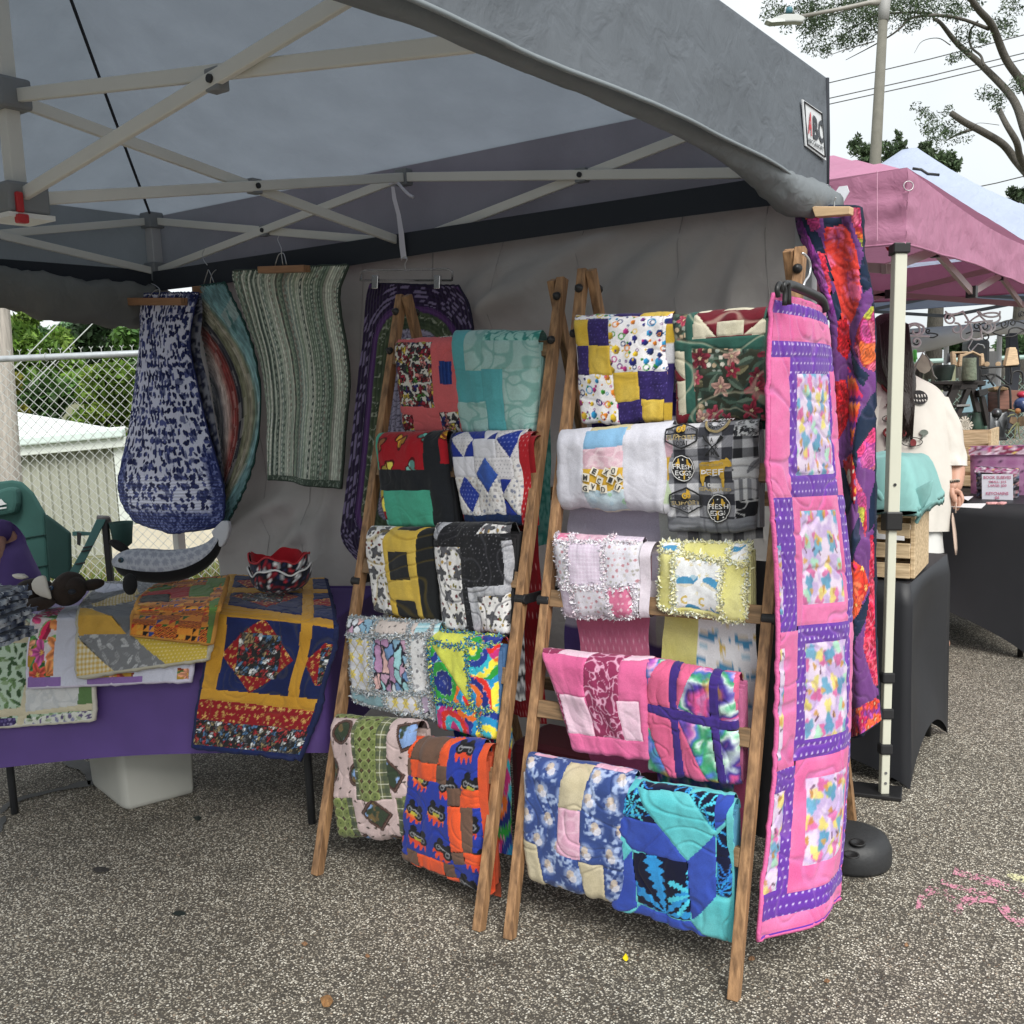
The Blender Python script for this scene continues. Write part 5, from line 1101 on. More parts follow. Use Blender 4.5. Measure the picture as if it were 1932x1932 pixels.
PNK = speck('d8799c', ['e9c0d0'], .018, .24, 51); LAV = gingham('cdbdd0', 'd9cede', .005); FLW = speck('d6d4de', ['c9a0a8', 'a9a6a0', 'b9868f', 'cfc9c9'], .014, .22, 52)
WR = ['e6e4ea', 'd9d5e0', 'f0eef2', 'e9d9e2']
rackquilt('pale pink and white baby rag quilt with frayed seams', RR, Z4, (335, 300), (970, 330), (915, 935), (352, 925),
          [('r', 290, 240, 475, 395, PNK), ('r', 475, 240, 775, 395, swirl('d3a6bb', 'dfbccb', 40, 53, .4)), ('r', 775, 240, 1000, 400, LAV), ('r', 280, 395, 455, 695, FLW), ('r', 455, 395, 715, 690, LAV), ('r', 715, 400, 1000, 700, FLW), ('r', 280, 695, 470, 960, LAV), ('r', 470, 690, 712, 960, FLW), ('p', [(712, 705), (885, 700), (880, 960), (720, 960)], PNK)],
          FLW, GQ, fill='dcd6de', qk=31, qamp=.0006, Lb=.36, back=dots('c06a88', 'd9a0b4', .02, .1), tuft=1100, r=.045, rb=.03, inner=[(1.0, 1.12, .8, solid('d9d0da'))],
          rag=(WR, [(310, 395, 950, 400), (315, 690, 930, 705), (475, 300, 455, 395), (775, 300, 722, 400), (450, 400, 455, 690), (715, 400, 712, 700), (465, 695, 480, 930), (712, 705, 740, 940), (345, 930, 920, 930), (890, 700, 905, 930), (335, 300, 330, 920)]))
WHA = whales(); YFL = batik('d6d07a', 'e0dc9c', 18, 54, .7)
rackquilt('pale yellow rag quilt printed with little blue whales', RR, Z4, (1105, 365), (1845, 380), (1790, 985), (1035, 860),
          [('r', 1060, 300, 1300, 480, WHA), ('r', 1700, 330, 1900, 545, WHA), ('p', [(1245, 500), (1640, 560), (1600, 900), (1205, 840)], WHA)],
          YFL, GQ, fill='d9d69a', qk=33, qamp=.0008, Lb=.62, back=lambda x, y: np.where(((x > .08) & (x < .30))[..., None], WHA(x, y), YFL(x, y)), tuft=1300,
          rag=(['e6e2b0', 'f0eed0', 'ece9c4', 'dfe6df'], [(1075, 455, 1850, 570), (1040, 850, 1790, 975), (1300, 370, 1290, 470), (1700, 390, 1690, 520), (1240, 490, 1200, 850), (1645, 555, 1600, 920), (1095, 380, 1035, 850), (1845, 390, 1790, 960), (1110, 362, 1840, 372), (1040, 862, 1785, 985)]))
MAG = batik('cb5a8c', 'd8709c', 10, 55, .8); RAS = swirl('8a2f55', 'd9a3bd', 46, 56, .22); BLS = batik('dcb8cb', 'e4c6d6', 60, 57, .7)
rackquilt('raspberry, magenta and blush block quilt under the pink rag quilt', RR, Z4, (235, 1135), (1030, 1200), (1010, 1985), (440, 1900),
          [('p', [(200, 1090), (392, 1090), (370, 1200), (220, 1195)], RAS), ('p', [(392, 1090), (650, 1110), (600, 1225), (370, 1200)], BLS), ('p', [(650, 1110), (890, 1140), (830, 1240), (840, 1810), (625, 1790), (580, 1420), (600, 1225)], RAS), ('p', [(890, 1140), (1080, 1190), (960, 1245), (832, 1245)], BLS),
           ('p', [(255, 1475), (375, 1485), (415, 1770), (440, 1960), (330, 1900)], RAS), ('p', [(375, 1485), (582, 1500), (620, 1785), (415, 1760)], BLS), ('p', [(815, 1530), (960, 1540), (965, 1830), (840, 1812)], BLS)],
          MAG, GQ, fill='d9a8c0', qk=35, qamp=.0007, Lb=.32, inner=[(.99, 1.05, .8, stripes(['cb5a8c', 'dcb8cb'], .11, 1))])
GAL = galaxy(); PK2 = solid('cf5f86', .06, 14); PRP = batik('36246e', '443082', 22, 58, .7)
rackquilt('pink quilt with purple lattice and rainbow nebula triangles', RR, Z4, (985, 1200), (1765, 1325), (1700, 2165), (975, 2050),
          [('p', [(1200, 1180), (1285, 1200), (1255, 1560), (1290, 2200), (1225, 2200), (1195, 1600)], PRP), ('p', [(1545, 1240), (1630, 1250), (1590, 1700), (1610, 2250), (1545, 2250), (1530, 1700)], PRP), ('p', [(900, 1545), (1195, 1590), (1720, 1690), (1790, 1700), (1790, 1770), (1720, 1765), (1200, 1665), (900, 1600)], PRP),
           ('p', [(900, 1180), (1130, 1200), (950, 1530), (900, 1530)], GAL), ('p', [(1440, 1250), (1545, 1280), (1530, 1660), (1258, 1600)], GAL), ('p', [(1625, 1290), (1725, 1310), (1740, 1700), (1592, 1680)], GAL), ('p', [(1260, 1672), (1525, 1725), (1540, 2150), (1480, 2150)], GAL), ('p', [(1590, 1745), (1760, 1775), (1760, 2200), (1605, 2180)], GAL), ('p', [(950, 1640), (1200, 2150), (960, 2150)], GAL)],
          PK2, GQ, fill='b8648c', qk=37, qamp=.003, qs=11, Lb=.58, back=lambda x, y: np.where((((y+.30) % .3) < .07)[..., None], PRP(x, y), np.where((x > .2)[..., None], PK2(x, y), GAL(x, y))))
SNO = snowy(); BEI = batik('b4a98c', 'c3b99f', 16, 59, .8); PKS = swirl('cf9fb6', 'dcb3c6', 30, 60, .35)
rackquilt('navy snowflake print quilt with beige and pink patches', RR, Z6, (170, 100), (968, 238), (855, 1190), (140, 1000),
          [('p', [(215, 60), (390, 85), (355, 140), (200, 110)], PKS), ('p', [(690, 150), (950, 190), (890, 258), (665, 222)], PKS), ('p', [(500, 165), (672, 205), (612, 515), (440, 488)], BEI), ('p', [(440, 488), (605, 515), (582, 840), (418, 790)], PKS), ('p', [(100, 700), (270, 740), (300, 1080), (140, 1080)], BEI), ('p', [(568, 845), (728, 888), (745, 1200), (600, 1140)], BEI)],
          SNO, GQ, fill='d3d3dc', qk=39, qamp=.0026, qs=6, Lb=.25, r=.05, rb=.03, inner=[(.99, 1.03, .8, SNO)])
AQ2 = batik('4fb0b8', '6cc0c4', 14, 63, .7); RYL = batik('2c439c', '3a53ac', 20, 64, .7); PLM = palms()
rackquilt('turquoise and royal blue quilt with palm tree patches on the bottom rung', RR, Z6, (850, 262), (1690, 402), (1610, 1455), (755, 1200),
          [('p', [(1035, 280), (1400, 340), (1380, 412), (1000, 352)], PLM), ('p', [(1000, 360), (1082, 500), (1160, 605), (960, 560), (840, 540), (850, 470)], PLM), ('p', [(830, 540), (1160, 605), (1355, 860), (1350, 880), (960, 780), (840, 620)], RYL), ('p', [(960, 785), (840, 900), (760, 900), (760, 1230), (960, 1200), (970, 1000)], RYL), ('p', [(1470, 380), (1580, 400), (1560, 670), (1380, 412)], PLM), ('p', [(1585, 400), (1720, 430), (1650, 600), (1560, 670)], RYL), ('p', [(1360, 860), (1555, 695), (1545, 1110), (1360, 1280)], RYL), ('p', [(1565, 700), (1640, 640), (1660, 1150), (1545, 1100)], PLM),
           ('p', [(968, 800), (1140, 820), (1358, 868), (1355, 1285), (1150, 1225), (975, 1165)], bigpalm(.118, .325, .155)), ('p', [(910, 1260), (990, 1180), (1350, 1290), (1480, 1420), (1130, 1310)], RYL)],
          AQ2, GQ, fill='4f8fb0', qk=41, qamp=.003, qs=5, Lb=.36, back=zigz(['4fb0b8', '2c439c', '0c1230', '2f8fd0'], .09, .3), inner=[(.97, 1.02, .8, AQ2)])
# ================================================================ hanging rugs and quilts
WHB = mat('hanger_wood', (.33, .17, .085), .55, .12, 5, stretch=(3, 30, 30)); WHL = mat('hanger_wood_pale', (.60, .42, .25), .55, .1, 5, stretch=(3, 30, 30)); WIRE = mat('wire', (.55, .55, .56), .3, metal=1.)
def wood_hanger(label, q, unp, hook, m, th=.02, off=(0, 0, 0)):
    "q: four px corners of the clamp bar; hook: px polyline up to the rail"
    c = [unp(p)+np.array(off) for p in q]; t = thing('clamp_hanger', label, 'hanger', np.mean(c, 0), 'wooden clamp hangers')
    n = np.cross(c[1]-c[0], c[3]-c[0]); n /= np.linalg.norm(n); n = n if np.dot(n, O-c[0]) > 0 else -n
    MB().poly([p-n*th*.5 for p in c][::-1], n*th).obj('clamp_bar', m, t, bevel=.002)
    up = (c[0]-c[3]); MB().poly([p-n*th*1.3 for p in c][::-1], n*th*.7).obj('clamp_bar', m, t, bevel=.002)
    for pl in hook: MB().tube(spline(np.linspace(0, 1, len(pl)), np.array([unp(p)+np.array(off) for p in pl]), np.linspace(0, 1, 14)), .0018, 6).obj('hook', WIRE, t, True)
    return t
def rug_part(parent, rows, unp, fab, name='folded_edge'):
    m = len(rows); tv = np.linspace(0, 1, m); L_ = np.array([unp((q[0], q[1]), 0, 0) for q in rows]); R_ = np.array([unp((q[2], q[3]), 1, 0) for q in rows]); v = np.linspace(0, 1, 120); u = np.linspace(0, 1, 12); U, V = np.meshgrid(u, v)
    a = spline(tv, L_, v)[:, None]; b = spline(tv, R_, v)[:, None]; P = a*(1-U[..., None])+b*U[..., None]; X = U*.1; Y = V*np.linalg.norm(L_[0]-L_[-1])
    colmesh(name, P.reshape(-1, 3), grid_faces(120, 12)[:, ::-1], fab(X.ravel(), Y.ravel()), parent)
def bluefab(x, y):
    o = full('dfe1f2', x); L_ = 1.0
    for c, k, w in ((.044, 401, .25), (.038, 405, .25), (.030, 409, .25)):
        dx, dy, h, h2 = scat(x, y, c, k, .2); m = (abs(dy) < w*(1-(dx/.45)**2)*(.6+.6*h2)) & (abs(dx) < .46); o = mixc(o, pal(['1d2450', '2a3262', '333c6e', '59629a'], h), m*(h2 > .30))
    blot = fbm(x*24, y*26, 411); o = mixc(o, H('2c3566'), ss(.64, .68, blot)*.6)
    d = np.minimum(np.minimum(x, .62-x), .97-y)  # distance to rim
    rim = ss(.115, .06, np.minimum(.97-y, np.maximum(np.minimum(x, .62-x)*1.6, (.72-y))))
    o = mixc(o, mixc(full('252f66', x), H('7f8abf'), (vn(x*120, y*120, 8) > .62)*.8), rim*.9); return o
u1 = lambda p, u=0, v=0: ony(p, -.16)
cord = lambda f, per: .0022*np.sin(f/per*6.2832)
t_, P_, N_, U_, V_ = hang('hanging_rug', 'blue and white leaf print oval rug hanging nearest the chain link fence', 'rug', [(272, 556, 376, 553), (266, 582, 367, 582), (265, 644, 357, 648), (257, 716, 368, 716), (245, 806, 388, 806), (230, 870, 407, 870), (223, 906, 417, 906), (224, 930, 421, 930), (232, 955, 422, 958), (252, 982, 417, 984), (280, 996, 400, 998), (306, 1002, 370, 1003)],
     u1, [], bluefab, 'rugs hanging at the back of the stall', noff=lambda U, V: .05*(1-(2*U-1)**2)*(1-.3*V)+.010*np.sin(U*9+V*3)*(1-V)+cord(U*.55, .013)*(V < .75)+cord(V*.95, .013)*(V >= .75), bind='1f2858', backing='30396a', qamp=0, res=.0028, wr=.002, th=.010, top='rug_face', XY=lambda U, V, W_, L_: (U*.62, V*.97))
u1b = lambda p, u=0, v=0: ony(p, -.135)
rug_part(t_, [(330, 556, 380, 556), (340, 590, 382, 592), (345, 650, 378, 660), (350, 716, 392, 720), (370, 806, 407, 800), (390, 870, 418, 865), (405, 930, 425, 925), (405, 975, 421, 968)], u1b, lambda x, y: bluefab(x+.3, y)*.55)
wood_hanger('brown wooden clamp hanger holding the blue and white rug', [(264, 563), (365, 563), (365, 577), (264, 577)], u1, [[(320, 562), (322, 548), (314, 540), (306, 536)], [(300, 562), (312, 550), (320, 548)]], WHB, off=(0, -.055, 0))
def redrug(x, y):
    r = np.hypot(x/.38, (y-.52)/.58); r = np.minimum(r, .965); r = r+.015*(fbm(x*40, y*10, 3)-.5)*2; st = [(0, '7d7f86'), (.16, '8d8f96'), (.24, '6a6a70'), (.30, 'a99b98'), (.40, 'b8a49c'), (.48, '9a6a62'), (.52, '8c3a38'), (.60, '7d3a36'), (.64, '2f2f3a'), (.69, '3a3a40'), (.72, '77785f'), (.78, '8d8a74'), (.84, 'a59d8a'), (.88, '6f7a62'), (.90, '8fb0b0'), (.96, '7fa9ac'), (.98, '2d5650'), (1.1, '23483f')]
    q = np.array([p for p, _ in st]); cs = np.array([H(c) for _, c in st]); band = np.floor(r*34)/34; o = np.stack([np.interp(r*.5+band*.5, q, cs[:, i]) for i in range(3)], -1)
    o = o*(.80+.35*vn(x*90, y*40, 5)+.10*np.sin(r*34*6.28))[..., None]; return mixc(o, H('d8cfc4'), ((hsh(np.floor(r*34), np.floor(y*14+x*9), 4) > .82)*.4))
u2 = lambda p, u=0, v=0: ony(p, -.13+.10*(u if u else 0))
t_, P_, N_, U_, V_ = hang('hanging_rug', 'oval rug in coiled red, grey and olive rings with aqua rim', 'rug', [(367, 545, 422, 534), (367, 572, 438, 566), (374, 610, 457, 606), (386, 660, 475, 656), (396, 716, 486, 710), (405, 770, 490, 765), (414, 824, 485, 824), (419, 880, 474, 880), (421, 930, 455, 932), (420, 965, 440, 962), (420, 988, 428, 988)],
     lambda p, u=0, v=0: ony(p, -.06-.05*(u or 0)), [], redrug, 'rugs hanging at the back of the stall', noff=lambda U, V: .03*np.sin(U*3.14)+cord(np.hypot(U*.36, (V-.52)*.95*.7), .016), bind='1f453f', backing='5a5f58', qamp=0, res=.0036, top='rug_face', XY=lambda U, V, W_, L_: (U*.36, V*1.0))
wood_hanger('small wooden clamp hanger holding the red and olive rug', [(365, 541), (419, 535), (421, 551), (366, 556)], lambda p: ony(p, -.10), [[(396, 538), (399, 520), (404, 512), (408, 509)], [(384, 537), (391, 515), (394, 510), (404, 534)], [(391, 500), (384, 490), (382, 478), (386, 470)]], WHB)
def sage(x, y):
    w = .0125; i = np.floor((x+.004*np.sin(y*5))/w); h = hsh(i, i*0, 4); f = (x+.004*np.sin(y*5))/w-i
    o = pal(['83907f', '6f7d6d', 'a9b0a2', '55645a', '98a394', '7d8a82', '4a564f', 'b3b6a8', '8f8f84'], h); md = (h*13.7) % 1
    v = y/(.018+.014*md)+.5*md; iv = np.floor(v); fv = v-iv-.5; lf = (np.hypot((f-.5)*1.3, fv+.5*(f-.5)*np.where(hsh(iv, i, 6) > .5, 1, -1)) < .33) & (md > .25)
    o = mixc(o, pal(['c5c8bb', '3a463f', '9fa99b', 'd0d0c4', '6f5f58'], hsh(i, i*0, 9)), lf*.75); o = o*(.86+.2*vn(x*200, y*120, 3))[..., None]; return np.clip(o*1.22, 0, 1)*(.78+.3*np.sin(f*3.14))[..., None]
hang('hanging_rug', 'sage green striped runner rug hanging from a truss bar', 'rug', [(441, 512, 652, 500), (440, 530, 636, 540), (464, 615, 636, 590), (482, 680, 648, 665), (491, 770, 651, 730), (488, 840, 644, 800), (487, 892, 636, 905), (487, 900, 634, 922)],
     lambda p, u=0, v=0: ony(p, -.17), [('r', 0, .975, 1, 1.1, swirl('4f5c50', '8f9a8c', 60, 5, .2), 'binding_strip')], sage, 'rugs hanging at the back of the stall', noff=lambda U, V: .020*np.sin(U*10.5+.8)*(.4+.6*V)-.12*np.clip(.16-U, 0, 1)*V*4+cord(U*.6, .0125)*.6, bind='39443a', backing='6f7a6c', qamp=0, res=.0036, top='rug_face', XY=lambda U, V, W_, L_: (U*.62, V*.9))
wood_hanger('wide wooden clamp hanger holding the sage striped runner', [(489, 503), (576, 500), (577, 513), (490, 516)], lambda p: ony(p, -.215), [[(534, 500), (531, 480), (531, 470), (528, 462), (524, 452), (526, 446)], [(519, 501), (525, 482), (531, 478), (536, 480), (541, 500)]], WHB)
def purp(x, y):
    w, h_ = .44, 1.05; dx = np.maximum(abs(x-w/2)-.02, 0); dy = np.maximum(abs(y-h_/2)-(h_/2-w/2), 0); d = w/2-np.hypot(dx, dy)+.0
    d = np.minimum(d, 9); o = mixc(full('281f38', x), H('342547'), vn(x*80, y*80, 3)); rr = np.floor(d/.016); f = d/.016-rr
    sp = (hsh(np.floor((x+y)*60), rr, 4) > .6) & (abs(f-.5) < .3) & (d < .07); o = mixc(o, H('9f93b5'), sp*.7); o = mixc(o, H('5a3a6f'), ((d > .075) & (d < .098)) | (d < -.06)); o = mixc(o, mixc(full('3a4636', x), H('566248'), vn(x*60, y*60, 5)), (d >= .098)*1.)
    lf = (swirl('000000', 'ffffff', 40, 6, .16)(x, y)[..., 0] > .5) & (d > .10) & (d < .125); o = mixc(o, H('a9ae9c'), lf*.8); lav = mixc(full('9d98ad', x), H('4a4458'), (swirl('000000', 'ffffff', 55, 9, .3)(x, y)[..., 0] > .5)*.75)
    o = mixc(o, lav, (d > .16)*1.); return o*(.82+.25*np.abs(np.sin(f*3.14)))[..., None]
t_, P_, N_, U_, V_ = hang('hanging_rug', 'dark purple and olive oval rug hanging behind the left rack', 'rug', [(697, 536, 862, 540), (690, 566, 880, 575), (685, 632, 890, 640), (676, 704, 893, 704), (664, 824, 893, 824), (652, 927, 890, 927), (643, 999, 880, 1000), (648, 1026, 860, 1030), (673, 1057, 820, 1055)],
     lambda p, u=0, v=0: ony(p, -.14), [], purp, 'rugs hanging at the back of the stall', noff=lambda U, V: .02*np.sin(U*6)+cord(U*.44, .016)*.6, bind='1c1630', backing='3a3050', qamp=0, res=.0038, top='rug_face', XY=lambda U, V, W_, L_: (U*.44, V*1.05))
CLEAR = mat('clear_plastic', (.8, .8, .8), .08, trans=.95); CHR = mat('chrome', (.7, .7, .72), .15, metal=1.)
t = thing('clear_hanger', 'clear plastic clip hanger with chrome clips holding the purple rug', 'hanger', ony((765, 520), -.15)); uh = lambda p: ony(p, -.165)
MB().tube([uh(p) for p in ((680, 530), (681, 514), (690, 510), (845, 508), (854, 513), (853, 530))], .0035, 8).obj('hanger_frame', CLEAR, t, True); MB().tube([uh((681, 529)), uh((852, 529))], .0035, 8).obj('hanger_bar', CLEAR, t, True)
for x in (711, 828): MB().poly([uh(p) for p in ((x-6, 545), (x+5, 545), (x+6, 520), (x-6, 520))], (0, -.012, 0)).obj('clip', CHR, t, bevel=.002)
MB().tube(spline(np.linspace(0, 1, 6), np.array([uh(p) for p in ((765, 508), (764, 498), (768, 490), (766, 484), (760, 486), (757, 492))]), np.linspace(0, 1, 16)), .0018, 6).obj('hook', WIRE, t, True)
t = thing('ribbon_tie', 'white ribbon tied to the truss joint and holding the clear hanger', 'ribbon', ony((760, 420), -.06)); WST = mat('white_ribbon', (.62, .61, .68), .8)
ur = lambda p: ony(p, -.075); pts = [(741, 352), (744, 375), (752, 405), (757, 440), (759, 465), (762, 488)]; a = []
for i, p in enumerate(pts): w = [3, 4, 4, 5, 5.5, 5.5][i]; a += [ur((p[0]-w, p[1])), ur((p[0]+w, p[1]))]
mesh('ribbon_tail', a, [(2*i, 2*i+1, 2*i+3, 2*i+2) for i in range(5)], WST, t, True); MB().tube(spline(np.linspace(0, 1, 5), np.array([ony(p, -.05) for p in ((735, 348), (748, 344), (760, 356), (772, 368), (780, 372))]), np.linspace(0, 1, 12)), .006, 6).obj('knot', WST, t, True)
# princess-coloured quilt on a black clip hanger at the end of the right rack
PKF = batik('cf5c92', 'dc78a8', 15, 71, .9); PDT = dots('63349c', 'cbbce0', .021, .13); FAN = fancy()
yv = lambda y: (y-570)/(1735-570)
pc = lambda s: s*2.42/(2.96-s*.54)
LY = []
def blk(y0, y1, inner, outer, y2=None, y3=None):
    a = [('r', 0, yv(y2), 1.01, yv(y3), outer)] if y2 else []
    return a+[('r', .23, yv(y0-40), .93, yv(y1+38), inner), ('r', pc(.33), yv(y0), pc(.86), yv(y1), FAN)]
LY += [('r', pc(0), -.1, pc(1.01), .008, PKF), ('r', pc(0), .008, pc(1.01), yv(598), PDT), ('r', pc(0), yv(598), pc(1.01), yv(640), PKF), ('r', pc(0), yv(640), pc(1.01), yv(692), PDT), ('r', pc(0), yv(668), pc(.23), yv(925), PKF), ('r', pc(.9), yv(692), pc(1.01), yv(925), PKF), ('r', pc(.23), yv(668), pc(.9), yv(925), PDT), ('r', pc(.33), yv(698), pc(.86), yv(885), FAN)]
LY += [('r', pc(0), yv(925), pc(.23), yv(1183), PDT), ('r', pc(.23), yv(925), pc(.88), yv(1175), PKF), ('r', pc(.88), yv(925), pc(1.01), yv(1180), PDT), ('r', pc(.33), yv(955), pc(.82), yv(1138), FAN)]
LY += [('r', pc(0), yv(1183), pc(.25), yv(1440), PKF), ('r', pc(.25), yv(1175), pc(.90), yv(1432), PDT), ('r', pc(.90), yv(1180), pc(1.01), yv(1410), PKF), ('r', pc(.36), yv(1212), pc(.83), yv(1395), FAN)]
LY += [('r', pc(0), yv(1440), pc(.27), yv(1720), PDT), ('r', pc(.27), yv(1432), pc(.93), yv(1672), PKF), ('r', pc(.93), yv(1410), pc(1.01), yv(1672), PDT), ('r', pc(.40), yv(1470), pc(.86), yv(1628), FAN), ('r', pc(0), yv(1676), pc(1.01), yv(1708), PDT), ('r', pc(0), yv(1708), pc(1.01), yv(1732), PKF), ('r', pc(0), yv(1732), pc(1.01), 1.2, PDT), ('r', pc(0), yv(1020), pc(.055), yv(1150), FAN), ('r', pc(0), yv(1215), pc(.07), yv(1420), FAN), ('r', pc(0), yv(1480), pc(.16), yv(1660), FAN)]
hang('hanging_quilt', 'long pink and purple polka dot quilt hanging at the end of the right rack', 'quilt', [(1463, 555, 1560, 590), (1456, 663, 1570, 668), (1453, 762, 1576, 762), (1452, 892, 1583, 885), (1458, 970, 1592, 965), (1465, 1096, 1604, 1085), (1467, 1187, 1608, 1170), (1467, 1382, 1609, 1340), (1464, 1480, 1608, 1430), (1455, 1607, 1605, 1540), (1447, 1700, 1600, 1630), (1443, 1778, 1596, 1692)],
     lambda p, u=0, v=0: onx(p, 3.2+.10*(u or 0)*(v or 0)), LY, PDT, 'quilts hanging at the right corner', noff=lambda U, V: .02*np.sin(U*3.14)+.016*np.sin(U*7+V*4)*V, bind='d4639a', backing='e0d6de', qamp=.0042, qs=6, qk=51, th=.012, res=.0034, thread='b58ac0', tstr=.25)
t = thing('clip_hanger', 'black plastic clip hanger on the end of the right rack', 'hanger', onx((1500, 560), 3.2)); ux = lambda p, d=.0: onx(p, 3.215+d)
MB().tube(spline(np.linspace(0, 1, 6), np.array([ux(p) for p in ((1478, 543), (1490, 538), (1510, 545), (1535, 556), (1550, 566), (1556, 585))]), np.linspace(0, 1, 20)), .011, 10).obj('hanger_arm', BLK, t, True)
for pl in (((1480, 576), (1481, 550), (1479, 538), (1486, 533), (1488, 545), (1489, 575)), ((1468, 560), (1466, 545), (1471, 535), (1475, 548))): MB().tube(spline(np.linspace(0, 1, len(pl)), np.array([ux(p, .012) for p in pl]), np.linspace(0, 1, 16)), .0055, 8).obj('clip', BLK, t, True)
MB().tube(spline(np.linspace(0, 1, 7), np.array([ux(p) for p in ((1515, 548), (1518, 532), (1526, 520), (1529, 505), (1526, 490), (1518, 480), (1514, 478))]), np.linspace(0, 1, 20)), .0028, 8).obj('hook', mat('hook_wire', (.75, .75, .76), .3, metal=1.), t, True)
# red, orange and violet curved quilt at the tent corner
VIO = solid('6f4080', .09, 20); NV = solid('1d2c44', .08, 20); HOT = hotprint(['d9354a', 'e8703c', 'c94a8c', 'e86a8a', 'b8b84a', 'd8404f'], .05); HOT2 = hotprint(['c95a9c', '9c6ac0', 'd9457a', 'e87a9c', '8f5ab0'], .045, 236, '7a2f8c'); RDP = hotprint(['c9202c', 'd8323a', 'b8202c'], .03, 241, '7a0f1c'); MGL = hotprint(['8a3a8c', '9c4a9c', '6f2f7a'], .05, 246, '4a1a5c', .5); RBB = speck('b8202f', ['e8a04a', 'd8d0c0', '8c6a9c', 'e8704a'], .028, .3, 77); OFL = flowers('d0503a', ['e0452c', 'e85a34', 'd0362c'], ['c9305a', 'e06a4a'], .12, 341, 1.2, 'e8c06a'); RLC = hotprint(['d02a4a', 'c82a5a', 'd8405a'], .028, 251, 'e88a9c')
BTM = flowers('9c2f6a', ['d0452f', 'c02f5a', 'e0603a'], ['7a3a8c', 'a04a9c', 'c04a6a'], .07, 351, 1.1, 'd9b08a')
q_ = lambda f, *p: ('q', list(p), f)
hang('hanging_quilt', 'red, orange and violet curved patch quilt hanging under the canopy corner', 'quilt', [(1497, 388, 1625, 393), (1503, 432, 1629, 440), (1525, 489, 1632, 490), (1548, 545, 1645, 545), (1566, 608, 1649, 608), (1572, 686, 1649, 686), (1578, 850, 1647, 850), (1586, 1015, 1646, 1015), (1590, 1123, 1647, 1123), (1594, 1231, 1650, 1231), (1598, 1320, 1655, 1310), (1602, 1394, 1660, 1362)],
     lambda p, u=0, v=0: ony(p, -.07), [q_(MGL, (1500, 400), (1515, 410), (1548, 480), (1580, 580), (1570, 600), (1545, 540), (1520, 480), (1500, 430)), q_(NV, (1505, 385), (1525, 395), (1555, 455), (1575, 510), (1572, 530), (1552, 490), (1525, 435)), q_(HOT, (1516, 384), (1552, 384), (1550, 430), (1538, 440)), q_(HOT, (1548, 475), (1560, 478), (1572, 540), (1568, 560)), q_(HOT, (1602, 384), (1632, 384), (1633, 475), (1622, 450), (1610, 420)), q_(NV, (1554, 408), (1586, 410), (1588, 424), (1558, 430)),
      q_(basket(), (1558, 430), (1588, 422), (1606, 440), (1622, 480), (1627, 520), (1628, 560), (1612, 598), (1596, 625), (1584, 590), (1570, 510), (1560, 470)), q_(NV, (1628, 495), (1636, 470), (1644, 540), (1632, 556), (1625, 530)), q_(NV, (1570, 560), (1580, 545), (1588, 590), (1583, 610)), q_(RDP, (1582, 605), (1597, 600), (1604, 650), (1598, 680), (1580, 660)), q_(HOT, (1652, 565), (1652, 705), (1634, 692), (1610, 655), (1624, 610)), q_(NV, (1598, 640), (1610, 672), (1642, 708), (1632, 730), (1612, 705)),
      q_(RDP, (1575, 720), (1594, 715), (1606, 760), (1597, 800), (1580, 830)), q_(zigz(['d8452c', 'c9305a', '6a2f7c', 'e0703a'], .018, .022), (1598, 690), (1616, 715), (1632, 745), (1624, 780), (1608, 850), (1602, 780)), q_(NV, (1650, 735), (1650, 800), (1626, 850), (1618, 900), (1612, 850), (1622, 795)), q_(HOT2, (1650, 800), (1650, 890), (1628, 880), (1622, 850)), q_(RBB, (1588, 870), (1610, 852), (1624, 910), (1618, 950), (1600, 940)), q_(NV, (1580, 880), (1592, 885), (1612, 945), (1600, 972), (1586, 965)), q_(HOT, (1618, 890), (1636, 940), (1636, 1020), (1626, 970)), q_(NV, (1640, 940), (1650, 900), (1650, 980), (1638, 1010)),
      q_(MGL, (1586, 960), (1596, 980), (1596, 1030), (1586, 1030)), q_(NV, (1590, 1045), (1626, 975), (1628, 1015), (1610, 1060), (1592, 1080)), q_(OFL, (1594, 1085), (1614, 1052), (1632, 1070), (1640, 1105), (1626, 1155), (1600, 1190)), q_(NV, (1594, 1190), (1625, 1155), (1650, 1095), (1646, 1140), (1628, 1190), (1596, 1240)), q_(RLC, (1640, 1010), (1656, 1010), (1660, 1310), (1648, 1290), (1632, 1220), (1640, 1120)), q_(BTM, (1590, 1345), (1660, 1318), (1670, 1420), (1590, 1420))],
     VIO, 'quilts hanging at the right corner', noff=lambda U, V: .035*np.sin(U*4.5-.6)*(.35+V*.4)+.02*np.sin(U*8+V*6)*(1-V), bind='1a2438', backing='3a2f4a', qamp=.004, qs=8, qk=53, th=.016, thread='a98ab0', tstr=.2)
wood_hanger('pale wooden clamp hanger under the curtain roll holding the red quilt', [(1533, 390), (1606, 390), (1605, 405), (1540, 410)], lambda p: ony(p, -.12), [[(1574, 390), (1574, 380), (1577, 372)]], WHL)
